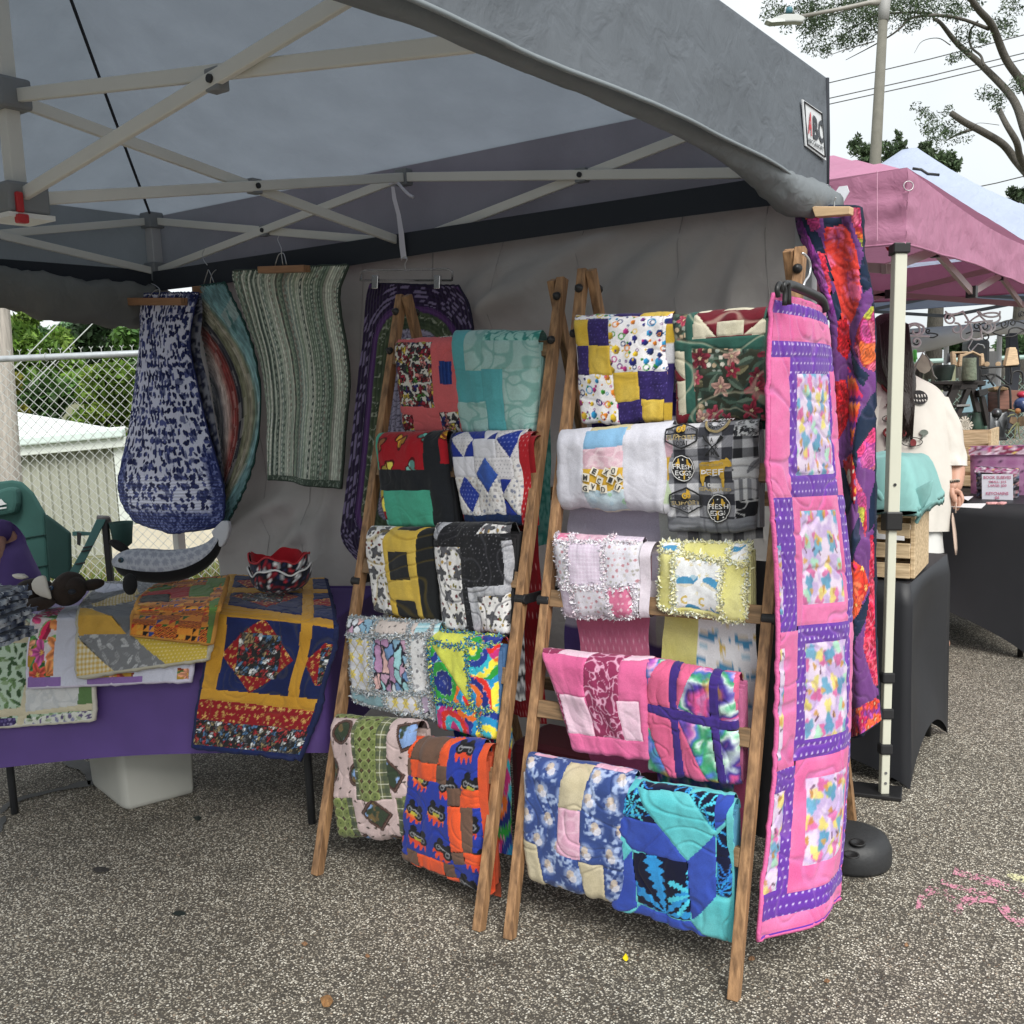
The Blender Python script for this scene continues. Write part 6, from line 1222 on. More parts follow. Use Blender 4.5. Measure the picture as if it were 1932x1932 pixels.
# ================================================================ purple table and what lies on it
TA = np.array([math.cos(math.radians(24)), math.sin(math.radians(24)), 0]); TN = np.array([TA[1], -TA[0], 0]); TF = np.array([1.83, -.87, .695]); TZ = .695; TL_, TDp = 1.45, .60
def fpl(p, o=.012): return onpl(p, TF+TN*o, TN)
PURP = mat('purple_spandex', (.085, .045, .20), .6, .08, 6, bump=.08, bscale=500)
tb_ = thing('display_table', 'folding table in a stretched purple cover at the left', 'table', TF-TA*.7-TN*-.0-np.array([0, 0, TZ])-TN*.3)
MB().prism(TF-TA*TL_/2-TN*TDp/2-np.array([0, 0, .03]), TF-TA*TL_/2-TN*TDp/2+np.array([0, 0, -.004]), TA*(TL_/2-.01), TN*(TDp/2-.01)).obj('table_top', PURP, tb_, bevel=.01)
n = 40; V_ = []; 
def hem(s_): return .175+.125*s_
skirt = [(0, 0)]+[(0, 0)]
ring = [TF-TA*TL_*(1-k/20) for k in range(21)]+[TF-TN*TDp*k/8 for k in range(1, 9)]+[TF-TN*TDp-TA*TL_*k/20 for k in range(1, 21)]+[TF-TA*TL_-TN*TDp*(1-k/8) for k in range(1, 8)]
vv = []; cen = np.mean(ring, 0)
for i, p in enumerate(ring):
    s_ = np.dot(p-(TF-TA*TL_), TA)/TL_; h_ = hem(s_)+.05*math.sin(math.pi*s_)*.5
    for k in range(7):
        t_ = k/6; z = TZ+(h_-TZ)*t_; inn = .012*math.sin(math.pi*t_)+.02*t_; d = cen-p; d[2] = 0; d /= np.linalg.norm(d); q = p+d*inn; vv.append((q[0], q[1], z))
m_ = len(ring); mesh('table_cover', vv, [(i*7+k, ((i+1) % m_)*7+k, ((i+1) % m_)*7+k+1, i*7+k+1) for i in range(m_) for k in range(6)], PURP, tb_, True)
for a, b in ((.15, .155), (1.22, .13), (.15, .48), (.86, .50)):
    p = TF-TA*a-TN*b; MB().tube([(p[0], p[1], .0), (p[0], p[1], TZ-.03)], .013, 8).obj('leg', mat('leg_dark', (.03, .032, .036), .5), tb_, True)
gz5 = lambda x, y: (.36*x, 966+.36*y)
def tablequilt(label, rows, top, zt, off, lay, base, drop=3, **kw):
    m = len(rows)
    def unp(p, u=0, v=0):
        k = round(v*(m-1))
        return onz(p, zt(u, v) if callable(zt) else zt) if k < top else fpl(p, off)
    return hang('table_quilt', label, 'quilt', rows, unp, lay, base, 'quilts spread on the purple table', res=.0033, **kw)
P5 = lambda f, *p: ('q', [gz5(*q) for q in p], f)
LFY = leaves('b9cdb8', ['3f5a3a', '6f8f5f', '4a6a45', '8fa880'], .036, 501, 2, .2); CRE = solid('c9c0a5', .05, 20); GLF = leaves('d4d6cc', ['5f7a50', '8f8fae', '6a5f86', 'a9b59a'], .03, 511, 2, .2)
tablequilt('sage leaf print quilt with cream sashing hanging lowest at the table corner', [(-60, 1158, 60, 1160), (-66, 1188, 110, 1182), (-72, 1230, 168, 1225), (-75, 1290, 172, 1290), (-74, 1330, 174, 1330), (-70, 1376, 173, 1358)], 1, .715, .012,
           [P5(CRE, (-200, 640), (180, 590), (180, 690), (-200, 690)), P5(CRE, (85, 560), (135, 560), (130, 1200), (88, 1200)), P5(CRE, (-200, 1060), (490, 1000), (490, 1040), (-200, 1105)), P5(speck('3a2f5f', ['8f86b0', '5f5488'], .016, .25), (-200, 1105), (85, 1080), (85, 1200), (-200, 1200)), P5(GLF, (130, 1085), (490, 1040), (490, 1140), (130, 1160)), P5(mixc and swirl('d3d4d4', 'c3c6c8', 30, 12, .3), (135, 700), (405, 700), (405, 1015), (135, 1050)), P5(solid('5f7f4f'), (405, 700), (500, 700), (500, 1000), (405, 1012))],
           LFY, qk=61, qamp=.0022, qs=6, backing='c9c5b8', th=.02)
PEO = flowers('e3d9de', ['d85a9c', 'e07ab0', 'c94a7c', 'e8905a'], ['4a7a4a', 'c9305a', '6a9a5a'], .15, 521, 1.15, 'e07a3a')
ORF = flowers('b8903a', ['d0584a', 'e09a7a', 'c95a9c'], ['3f7a4a', '5a8f4a', 'a04a3a'], .13, 531, 1.2, 'e8b05a')
WT2 = solid('d0d2e2', .03, 10)
tablequilt('white quilt with bright peony print and lilac border on the table front', [(95, 1146, 335, 1128), (62, 1166, 345, 1160), (58, 1190, 352, 1190), (54, 1225, 356, 1222), (52, 1260, 357, 1255), (52, 1297, 355, 1283)], 1, .735, .034,
           [P5(PEO, (150, 520), (340, 470), (300, 600), (292, 680), (150, 680)), P5(ORF, (150, 660), (290, 680), (265, 870), (150, 875)), P5(PEO, (232, 690), (292, 660), (280, 860), (240, 860)), P5(solid('9070b0'), (130, 868), (320, 868), (320, 940), (130, 940)), P5(solid('9070b0'), (455, 866), (750, 860), (750, 905), (455, 915)), P5(ORF, (500, 850), (710, 840), (700, 862), (505, 868)), P5(ORF, (930, 820), (1000, 820), (1000, 880), (925, 880))],
           WT2, qk=63, qamp=.0026, qs=5, backing='cfc9dc', th=.02)
GRY2 = leaves('7d7f83', ['b9bbbe', 'a5a7aa', '94969a'], .04, 541, 2, .13); MUS = solid('cda24a', .07, 30); YDT = dots('cfb44a', 'e6dca8', .013, .17); YGG = gingham('c9a85a', 'e3dcc8', .007); SLT = batik('6a6e74', '7d8187', 12, 8)
tablequilt('yellow and grey triangle patch quilt folded on the table', [(190, 1097, 318, 1094), (158, 1134, 345, 1128), (148, 1160, 390, 1158), (147, 1185, 394, 1185), (145, 1230, 392, 1216), (144, 1276, 389, 1242)], 2, lambda u, v: .76, .06,
           [P5(WT2, (500, 360), (700, 380), (600, 430), (500, 420)), P5(YGG, (480, 480), (720, 400), (740, 430), (500, 500)), P5(SLT, (470, 440), (720, 390), (640, 420), (480, 470)), P5(YGG, (470, 500), (700, 440), (740, 450), (480, 520)), P5(MUS, (400, 510), (455, 505), (660, 640), (410, 650)), P5(SLT, (455, 500), (740, 480), (690, 600), (660, 640)), P5(GRY2, (400, 650), (690, 640), (870, 820), (600, 840)), P5(YGG, (400, 660), (600, 838), (395, 880)), P5(YDT, (685, 640), (1090, 690), (1090, 780), (870, 822))],
           GRY2, qk=65, qamp=.0022, qs=5, backing='b9b5a5', th=.026)
KEN = kente(); GRN2 = solid('5c8040', .06, 20)
tablequilt('orange geometric print quilt with green border, folded under the toy whale', [(296, 1100, 428, 1084), (268, 1122, 420, 1112), (258, 1150, 410, 1146), (249, 1175, 402, 1185), (247, 1197, 396, 1214)], 3, lambda u, v: .80-.02*v, .085,
           [P5(GRN2, (770, 400), (1080, 345), (1200, 340), (1200, 380), (1040, 400), (800, 420)), P5(KEN, (900, 370), (1090, 350), (1070, 390), (900, 400)), P5(solid('a8242c'), (780, 415), (1000, 385), (990, 440), (900, 450), (890, 425), (770, 435)), P5(solid('1e1c1c'), (750, 435), (890, 425), (890, 470), (735, 475)), P5(GRN2, (1000, 385), (1110, 375), (1130, 440), (990, 445)), P5(KEN, (1100, 430), (1160, 370), (1160, 470), (1110, 480)), P5(GRN2, (1095, 470), (1170, 440), (1110, 720), (1078, 720))],
           KEN, qk=67, qamp=.0016, qs=7, backing='b9853f', th=.02)
GLD = batik('b8862a', 'c8973a', 16, 9, .7); NVB = batik('15204a', '1f2c60', 14, 10, .8); RST = stars('8a1a24', 'c9a05a', .034, .26); DRK = scraps('26282a', ['8f2a2f', 'c9cdd0', '4a6a8c', '8a7a5a', '5a5c60', 'a03a3c'], .042, 551, n=4)
tablequilt('navy quilt with gold lattice and red star diamonds draped over the table end', [(428, 1083, 612, 1090), (414, 1118, 622, 1130), (401, 1157, 629, 1178), (394, 1218, 627, 1222), (382, 1290, 608, 1283), (374, 1332, 594, 1345), (364, 1410, 562, 1430)], 2, .735, .04,
           [P5(RST, (1160, 740), (1245, 660), (1385, 568), (1535, 780), (1410, 890), (1310, 950)), P5(DRK, (1255, 640), (1475, 655), (1450, 880), (1228, 850)), P5(RST, (1590, 790), (1700, 690), (1800, 700), (1720, 900), (1650, 915)), P5(DRK, (1680, 720), (1800, 690), (1790, 900), (1660, 910)), P5(RST, (1210, 440), (1400, 400), (1570, 440), (1400, 510)), P5(DRK, (1280, 425), (1500, 425), (1480, 480), (1270, 475)), P5(RST, (1240, 360), (1400, 350), (1500, 375), (1300, 395)), P5(RST, (1640, 460), (1740, 450), (1750, 500), (1650, 490)),
            P5(GLD, (1180, 300), (1235, 300), (1190, 540), (1180, 700), (1130, 930), (1050, 930), (1100, 640), (1120, 500), (1150, 440)), P5(GLD, (1120, 500), (1200, 505), (1750, 570), (1750, 620), (1600, 590), (1110, 545)), P5(GLD, (1190, 395), (1720, 405), (1720, 425), (1190, 420)), P5(GLD, (1190, 300), (1720, 320), (1720, 350), (1190, 330)), P5(GLD, (1590, 300), (1640, 300), (1645, 560), (1625, 700), (1560, 990), (1505, 980), (1570, 660), (1585, 540)), P5(GLD, (1040, 915), (1120, 930), (1500, 968), (1660, 985), (1640, 1050), (1030, 985)),
            P5(RST, (1025, 982), (1645, 1048), (1600, 1150), (1020, 1090)), P5(DRK, (1015, 1090), (1610, 1145), (1590, 1275), (1000, 1220)), P5(NVB, (1000, 1238), (1590, 1285), (1580, 1340), (990, 1290))],
           NVB, qk=69, qamp=.0030, qs=7, bind='15204a', backing='2a3050', th=.025, thread='9a7a3a', tstr=.18)
# denim rag squares in a stack
for k in range(9):
    c = onz((-40, 1204), .742)+np.array([.012*math.sin(k*2.1), .012*math.cos(k*1.7), .0165*k]); rg = random.Random(k)
    g = Vector((0, 0, 0)); V_ = []; col = []; N_ = 14
    for j in range(N_):
        for i in range(N_):
            e = max(abs(i-(N_-1)/2), abs(j-(N_-1)/2))/((N_-1)/2); w = .098*(1+(rg.uniform(-.03, .05) if e > .99 else 0)); x = (i/(N_-1)*2-1)*w; y = (j/(N_-1)*2-1)*w
            p = c+TA*x-TN*y; V_.append((p[0], p[1], p[2]+rg.uniform(-.001, .0015)-(.006*rg.random() if e > .99 else 0)))
            col.append(H('3a4458')*(.7+.5*rg.random()) if e < .9 else H(['8f99a8', '5f6a80', '2c3448', 'b9c0c9'][rg.randrange(4)]))
    t = thing('denim_square', ('folded denim rag square with %s edge, %s of the stack beside the toy dog' % ((('bleached', 'dark', 'ragged blue')[k % 3]), ('bottom', 'second', 'third', 'fourth', 'fifth', 'sixth', 'seventh', 'eighth', 'topmost')[k])), 'rag square', c, 'denim squares stacked on the table')
    Va = np.array(V_); Vb = Va-np.array([0, 0, .011]); f = grid_faces(N_, N_); nn = N_*N_; rim = list(range(N_))+[N_*k_+N_-1 for k_ in range(1, N_)]+[nn-1-k_ for k_ in range(1, N_)]+[nn-N_*k_-N_ for k_ in range(1, N_-1)]
    fr_b = [(rim[i], rim[(i+1) % len(rim)], rim[(i+1) % len(rim)]+nn, rim[i]+nn) for i in range(len(rim))]
    colmesh('cloth_square', np.concatenate([Va, Vb]), np.concatenate([f, f[:, ::-1]+nn, np.array(fr_b)]), np.array(col*2), t, smooth=False)
    ln = [(Va[rim], np.tile(TN*.8+np.array([0, 0, .3]), (len(rim), 1)), np.array([H(['aab2bd', '56617a', '2f384c', 'cdd2d8'][rg.randrange(4)]) for _ in rim]))]*3; tufts(t, ln, None, ln=.005, wd=.003, seed=k)
# ---- soft toys
def blob(name, c, r, m, parent, rot=None, n=18, nz=.04, k=0):
    "ellipsoid with axes r (3 vectors or radii)"
    c = np.array(c, float); A = np.diag(r) if rot is None else (np.array(rot)*np.array(r)[:, None]); v = []; 
    for j in range(n+1):
        th = math.pi*j/n
        for i in range(2*n):
            ph = math.pi*i/n; d = np.array([math.sin(th)*math.cos(ph), math.sin(th)*math.sin(ph), math.cos(th)]); s_ = 1+nz*2*(fbm(np.array([d[0]*2+5+k]), np.array([d[1]*2+d[2]*1.7+5]), k)[0]-.5); v.append(c+(d*s_)@A)
    f = [(j*2*n+i, j*2*n+(i+1) % (2*n), (j+1)*2*n+(i+1) % (2*n), (j+1)*2*n+i) for j in range(n) for i in range(2*n)]; f = [q[::-1] for q in f]
    return mesh(name, v, f, m, parent, True)
CB = np.stack([CR, CU, -_fw])   # camera-aligned basis: screen right, screen up, towards viewer
def at_(px, dep, fwd=0.): return ond(px, dep)-_fw*fwd
dW = float(np.dot(onz((300, 1108), .80)-O, _fw)); pxm = dW/F
WGR = None
def whale_mat():
    m = bpy.data.materials.new('grey_circle_print'); m.use_nodes = True; n = m.node_tree.nodes; l = m.node_tree.links; b = n['Principled BSDF']
    a = n.new('ShaderNodeAttribute'); a.attribute_name = 'Col'; l.new(a.outputs['Color'], b.inputs['Base Color']); b.inputs['Roughness'].default_value = .9; return m
t = thing('toy_whale', 'stuffed toy whale with grey circle print back and black belly', 'soft toy', at_((300, 1100), dW))
path = [(214, 1067, 3), (219, 1064, 13), (230, 1063, 22), (250, 1064, 29), (280, 1067, 32), (315, 1068, 31), (350, 1063, 28), (378, 1052, 23), (398, 1037, 17), (410, 1020, 11), (417, 1008, 7)]
pt = spline(np.linspace(0, 1, len(path)), np.array([[q[0], q[1], q[2]] for q in path], float), np.linspace(0, 1, 160)); nb = 64; V_ = []; UVc = []; arc = 0
for i, (x, y, r) in enumerate(pt):
    c = at_((x, y), dW); d = pt[min(i+1, 159)]-pt[max(i-1, 0)]; d = d[:2]/np.linalg.norm(d[:2]); ax = CR*d[0]-CU*d[1]; upv = CR*d[1]+CU*d[0]
    if i: arc += np.linalg.norm(pt[i][:2]-pt[i-1][:2])*pxm
    for k in range(nb): g = 2*math.pi*k/nb; V_.append(c+(upv*math.sin(g)-_fw*math.cos(g)*.95)*r*pxm); UVc.append((arc, g*r*pxm))
V_ = np.array(V_); UVc = np.array(UVc); up_f, dn_f = [], []
for i in range(159):
    for k in range(nb):
        q = (i*nb+k, (i+1)*nb+k, (i+1)*nb+(k+1) % nb, i*nb+(k+1) % nb); g = 360*(k+.5)/nb; (up_f if (-18 < (g if g < 270 else g-360) < 200) else dn_f).append(q)
def circ(x, y):
    c = .028; iy = np.floor(y/c); xx = x/c+(iy % 2)*.5; dx = xx-np.floor(xx)-.5; dy = y/c-iy-.5; d = np.hypot(dx, dy)
    o = mixc(full('b4b7c0', x), H('8f93a0'), (d < .44)*.8); return mixc(o, H('c9ccd6'), (abs(d-.36) < .03)*.5)
def sub(name, f, col, m): f = np.array(f); vi = np.unique(f); mp = np.zeros(len(V_), int); mp[vi] = np.arange(len(vi)); return colmesh(name, V_[vi], mp[f][:, ::-1], col(UVc[vi, 0], UVc[vi, 1]), t, m)
sub('back', up_f, circ, None); sub('belly', dn_f, lambda x, y: full('17171a', x), None)
PBL = mat('black_fleece', (.008, .008, .009), .95, bump=.2, bscale=200); GRT = mat('grey_fleece', (.45, .46, .50), .95, bump=.2, bscale=120)
fl = [(412, 1022), (404, 1003), (414, 992), (424, 982), (437, 983), (438, 998), (434, 1015), (426, 1030), (420, 1032)]
MB().poly([at_(p, dW+.02) for p in fl][::-1], -_fw*.035).obj('tail_fluke', GRT, t, True, bevel=.012); MB().poly([at_((p[0]*.6+168, p[1]*.75+250), dW+.05) for p in fl][::-1], -_fw*.03).obj('tail_fluke', GRT, t, True, bevel=.012)
blob('flipper', at_((268, 1098), dW, .10), (13*pxm, 20*pxm, .02), PBL, t, CB); blob('flipper', at_((214, 1032), dW, -.05), (23*pxm, 9*pxm, .015), PBL, t, [CR*.85-CU*.5, CR*.5+CU*.85, -_fw])
e = blob('eye', at_((242, 1055), dW, .060), (5.2*pxm, 5.2*pxm, .008), mat('eye_blue', (.03, .07, .10), .15), t, CB); blob('pupil', at_((242, 1055), dW, .069), (3*pxm, 3*pxm, .004), BLK, e, CB)
dD = float(np.dot(onz((100, 1150), .74)-O, _fw)); pd = dD/F; BRW = mat('brown_fleece', (.028, .018, .014), .95, .25, 9, bump=.25, bscale=160); CRM2 = mat('cream_fleece', (.62, .58, .52), .95, bump=.25, bscale=160); DNV = mat('nose_navy', (.012, .014, .022), .8)
def gd(x, y): return (.168*x, 873+.168*y)
t = thing('toy_dog', 'dark brown stuffed toy dog with cream ear lying on its side', 'soft toy', at_((95, 1150), dD))
blob('body', at_(gd(400, 1480), dD), (36*pd, 31*pd, .085), BRW, t, CB, nz=.08); blob('head', at_(gd(800, 1410), dD, .02), (28*pd, 33*pd, .075), BRW, t, [CR*.9-CU*.43, CR*.43+CU*.9, -_fw], nz=.08, k=2)
blob('muzzle', at_(gd(900, 1400), dD, .04), (20*pd, 22*pd, .05), BRW, t, CB, k=3); blob('arm', at_(gd(1030, 1370), dD, .0), (24*pd, 11*pd, .035), BRW, t, [CR*.97+CU*.2, CU*.97-CR*.2, -_fw], k=4); blob('paw', at_(gd(570, 1560), dD, .08), (30*pd, 13*pd, .04), BRW, t, [CR*.97+CU*.15, CU*.97-CR*.15, -_fw], k=5)
MB().poly([at_(gd(*p), dD, .088) for p in ((520, 1330), (560, 1270), (610, 1250), (670, 1240), (685, 1300), (700, 1360), (725, 1430), (740, 1510), (690, 1490), (620, 1470), (570, 1440), (535, 1400))][::-1], -_fw*.02).obj('ear', CRM2, t, True, bevel=.008)
MB().poly([at_(gd(*p), dD, .03) for p in ((215, 1245), (270, 1235), (340, 1240), (400, 1280), (340, 1298), (260, 1290))][::-1], -_fw*.03).obj('ear', CRM2, t, True, bevel=.008)
e = blob('eye', at_(gd(728, 1382), dD, .093), (4*pd, 4*pd, .008), mat('eye_ring', (.03, .07, .14), .2), t, CB); blob('pupil', at_(gd(728, 1382), dD, .101), (2.3*pd, 2.3*pd, .004), BLK, e, CB); blob('nose', at_(gd(945, 1425), dD, .088), (7*pd, 5*pd, .012), DNV, t, CB)
# ---- bowl cosies
def cosy(label, c, r, h, fin, fout, rim, k):
    t = thing('bowl_cosy', label, 'bowl cosy', c, 'fabric bowl cosies'); nr_, na = 12, 64
    for nm, off, fb, flipf in (('outer_cloth', 0, fout, False), ('lining', .008, fin, True)):
        V_ = []; X_ = []; Y_ = []
        for j in range(nr_+1):
            s_ = j/nr_
            for i in range(na):
                g = 6.2832*i/na; pk = abs(math.cos(2*g))**1.5; rr = (r*(.55+.45*math.sin(s_*1.57))*(1-.07*(1-pk)*s_)-off)*(1 if s_ > 0 else .5); z = h*(s_**1.5)*(.80+.30*pk*s_)+off*.6
                V_.append(c+np.array([rr*math.cos(g+.5), rr*math.sin(g+.5), z+.004*math.sin(g*9+k)*s_])); X_.append(g*r); Y_.append(s_*r)
        f = np.array([(j*na+i, j*na+(i+1) % na, (j+1)*na+(i+1) % na, (j+1)*na+i) for j in range(nr_) for i in range(na)]); f = f[:, ::-1] if flipf else f
        colmesh(nm, np.array(V_), f, fb(np.array(X_), np.array(Y_)), t)
        if nm == 'outer_cloth': rimp = V_[-na:]
    MB().tube(rimp, .003, 6, close=True).obj('rim_binding', rim, t, True); return t
PAT = scraps('1a1f33', ['c9ccd2', '8f2430', '2a3050', 'b03038', 'e0e0e2'], .035, 561, n=3); WPT = scraps('cfcdd0', ['8f2a30', '3a4570', 'b9b9bd'], .04, 566, n=2)
cb = onz((531, 1112), .752)
cosy('lower bowl cosy in navy baseball print with white rim, under the red one', cb, .105, .075, WPT, PAT, mat('rim_white', (.7, .7, .7), .9), 1); cosy('upper bowl cosy with bright red lining, nested on the navy print one', cb+np.array([0, 0, .028]), .10, .085, solid('b0202c', .08, 12), PAT, mat('rim_red', (.42, .03, .04), .9), 4)
# ---- storage bin
P1, P2, P3 = onz((168, 1478), 0), onz((236, 1533), 0), onz((374, 1496), 0); P4 = P1+P3-P2; bc = (P1+P3)/2
t = thing('storage_bin', 'off white plastic storage bin standing under the purple table', 'bin', bc); BINM = mat('bin_plastic', (.46, .46, .42), .45, .05, 6)
ex_, ey_ = (P3-P2)/2, (P1-P2)/2
def rrect(s_, z, n=8, r=.30):
    o = []
    for qx, qy, a0 in ((1, 1, 0), (-1, 1, 1.571), (-1, -1, 3.142), (1, -1, 4.712)):
        for k in range(n+1): g = a0+1.571*k/n; o.append(bc+(ex_*(qx*(1-r*.55)+.55*r*math.cos(g))+ey_*(qy*(1-r)+r*math.sin(g)))*s_+np.array([0, 0, z]))
    return o
lv = [rrect(.93, .0), rrect(.975, .006), rrect(.99, .02), rrect(1.06, .30), rrect(1.08, .31), rrect(1.08, .335)]; n_ = len(lv[0])
mesh('bin_body', sum(lv, []), [(j*n_+i, j*n_+(i+1) % n_, (j+1)*n_+(i+1) % n_, (j+1)*n_+i) for j in range(5) for i in range(n_)]+[tuple(range(n_-1, -1, -1))], BINM, t, True)
ll = [rrect(1.10, .325), rrect(1.10, .35), rrect(1.0, .358)]; mesh('lid', sum(ll, []), [(j*n_+i, j*n_+(i+1) % n_, (j+1)*n_+(i+1) % n_, (j+1)*n_+i) for j in range(2) for i in range(n_)]+[tuple(range(2*n_, 3*n_))], mat('lid_plastic', (.5, .5, .47), .4), t, True)
# ================================================================ camp chair and seated person
dC = 5.1; GRC = mat('green_canvas', (.035, .115, .10), .8, .12, 5, bump=.15, bscale=300); GRD = mat('green_dark', (.015, .055, .048), .85, .1, 8); 
t = thing('camp_chair', 'green folding camp chair with padded headrest and cup holder', 'chair', np.array([*ond((70, 1080), dC)[:2], 0]))
def slab(name, px, dep, th, m, bev=.01, par=None): return MB().poly([at_(p, dep) for p in px][::-1], -_fw*th).obj(name, m, par or t, bevel=bev)
slab('back_panel', [(-60, 930), (-20, 912), (26, 906), (44, 909), (66, 930), (88, 968), (97, 1090), (95, 1150), (-60, 1150)], dC, .03, GRC, .012)
slab('side_wing', [(88, 969), (110, 985), (136, 1005), (138, 1080), (128, 1096), (97, 1090)], dC-.02, .03, GRD, .01)
pl = slab('headrest', [(-40, 935), (0, 927), (30, 918), (42, 922), (43, 950), (38, 968), (0, 975), (-40, 978)], dC-.035, .06, GRC, .025)
lg = slab('logo', [(-8, 952), (2, 941), (8, 948), (13, 951), (-4, 955)], dC-.105, .002, mat('logo_white', (.7, .72, .72), .6), 0, pl); slab('logo', [(-8, 959), (13, 956), (12, 959), (-8, 962)], dC-.105, .002, mat('logo_white', (.7, .72, .72), .6), 0, pl)
sm_ = MB()
for pl_ in (((28, 1020), (60, 1013), (88, 1009)), ((50, 1073), (70, 1070), (95, 1066)), ((30, 1128), (96, 1112))): sm_.tube([at_(p, dC-.036) for p in pl_], .004, 5)
sm_.obj('seam', GRD, t, True)
MB().bar(at_((198, 980), dC-.12), np.array([*at_((198, 980), dC-.12)[:2], .0]), .03, .03, up=CR).obj('leg', mat('chair_tube', (.02, .02, .022), .5), t, bevel=.004); MB().tube([at_((184, 977), dC-.12), at_((203, 978), dC-.12), at_((206, 985), dC-.02)], .014, 8).obj('arm_tube', mat('chair_tube_grey', (.16, .15, .15), .5), t, True)
slab('arm_strap', [(183, 980), (201, 980), (176, 1030), (146, 1086), (128, 1086), (160, 1030)], dC-.13, .008, mat('strap_teal', (.06, .16, .15), .75), .002)
for p in ((160, 1033), (157, 1040), (146, 1064)): slab('buckle', [(p[0]-3, p[1]-1), (p[0]+15, p[1]-4), (p[0]+15, p[1]-1), (p[0]-3, p[1]+2)], dC-.14, .006, BLK, .001)
slab('arm_strap', [(137, 1003), (148, 1002), (172, 1004), (172, 1010), (150, 1011), (137, 1011)], dC-.05, .006, mat('strap_teal', (.06, .16, .15), .75), .002); slab('webbing', [(146, 1003), (154, 1006), (152, 1030), (146, 1027)], dC-.07, .006, BLK, .001)
ch = MB(); c = at_((228, 985), dC-.1); ch.lathe(c-np.array([0, 0, .13]), [(.02, .0), (.045, .02), (.05, .07), (.058, .13), (.054, .13), (.045, .06)], 20); ch.obj('cup_holder', GRD, t, True)
for px in (-20, 60): p = ond((px, 1100), dC+.1); MB().tube([(p[0], p[1], 0), (p[0]+.05, p[1], .45)], .011, 8).obj('leg', mat('chair_tube', (.02, .02, .022), .5), t, True)
q = ond((20, 1110), dC-.2); MB().box((q[0], q[1], .42), (.5, .5, .03), .6).obj('seat', GRC, t, bevel=.01)
# seated person, mostly outside the left edge
def skinned(name, pts, edges, rad, m, parent=None, lv=2, org0=None, root=0):
    me = bpy.data.meshes.new(name); og = org(parent) if parent is not None else np.zeros(3)
    me.from_pydata([tuple(np.array(p)-og) for p in pts], edges, []); o = link(name, me, parent); me.materials.append(m)
    sk = o.modifiers.new('skin', 'SKIN'); sk.use_smooth_shade = True
    for i, d in enumerate(me.skin_vertices[0].data): d.radius = rad[i] if isinstance(rad[i], tuple) else (rad[i], rad[i]); d.use_root = (i == root)
    sb = o.modifiers.new('sub', 'SUBSURF'); sb.levels = lv; sb.render_levels = lv; return o
SKIN = mat('skin', (.42, .22, .15), .55, .08, 30, bump=.1, bscale=120); SHIRT = mat('purple_shirt', (.085, .05, .19), .85, .12, 7, bump=.35, bscale=16)
dP = 4.25; A_ = lambda x, y, f_=0.: at_((x, y), dP, f_)
t = thing('person', 'seated person in a purple short sleeved shirt at the left edge', 'person', np.array([*A_(-30, 1120)[:2], 0]))
pel = A_(5, 1170); bpts = [pel, A_(-10, 1110), A_(-24, 1050), A_(-34, 1008), A_(-46, 975), A_(-56, 935), A_(-64, 905), A_(0, 1010, .06), A_(8, 1058, .10), A_(-2, 1112, .16), A_(-30, 1140, .24), A_(-46, 1148, .28), A_(-80, 1012, -.02), A_(-110, 1060, .0), A_(-100, 1120, .12), pel+np.array([-.25, -.35, .0]), pel+np.array([-.30, -.42, -.42]), pel+np.array([-.05, -.42, .0]), pel+np.array([-.08, -.52, -.42])]
bpts[16][2] = .06; bpts[18][2] = .06
skinned('body', bpts, [(0, 1), (1, 2), (2, 3), (3, 4), (4, 5), (5, 6), (3, 7), (7, 8), (8, 9), (9, 10), (10, 11), (3, 12), (12, 13), (13, 14), (0, 15), (15, 16), (0, 17), (17, 18)], [.13, .125, .14, .10, .05, .085, .075, .055, .052, .044, .036, .03, .055, .045, .035, .085, .05, .085, .05], SKIN, t)
skinned('shirt', [A_(24, 1135), A_(16, 1100), A_(-6, 1050), A_(-24, 1006), A_(2, 1004, .05), A_(10, 1024, .06), A_(-80, 1010, -.02), A_(-92, 1030, -.02)], [(0, 1), (1, 2), (2, 3), (3, 4), (4, 5), (3, 6), (6, 7)], [(.15, .17), (.145, .15), (.13, .14), (.09, .10), .072, .070, .07, .07], SHIRT, t)
blob('hair', A_(-66, 908, -.02), (.09, .10, .11), mat('grey_hair', (.12, .10, .09), .7, bump=.4, bscale=60), t)
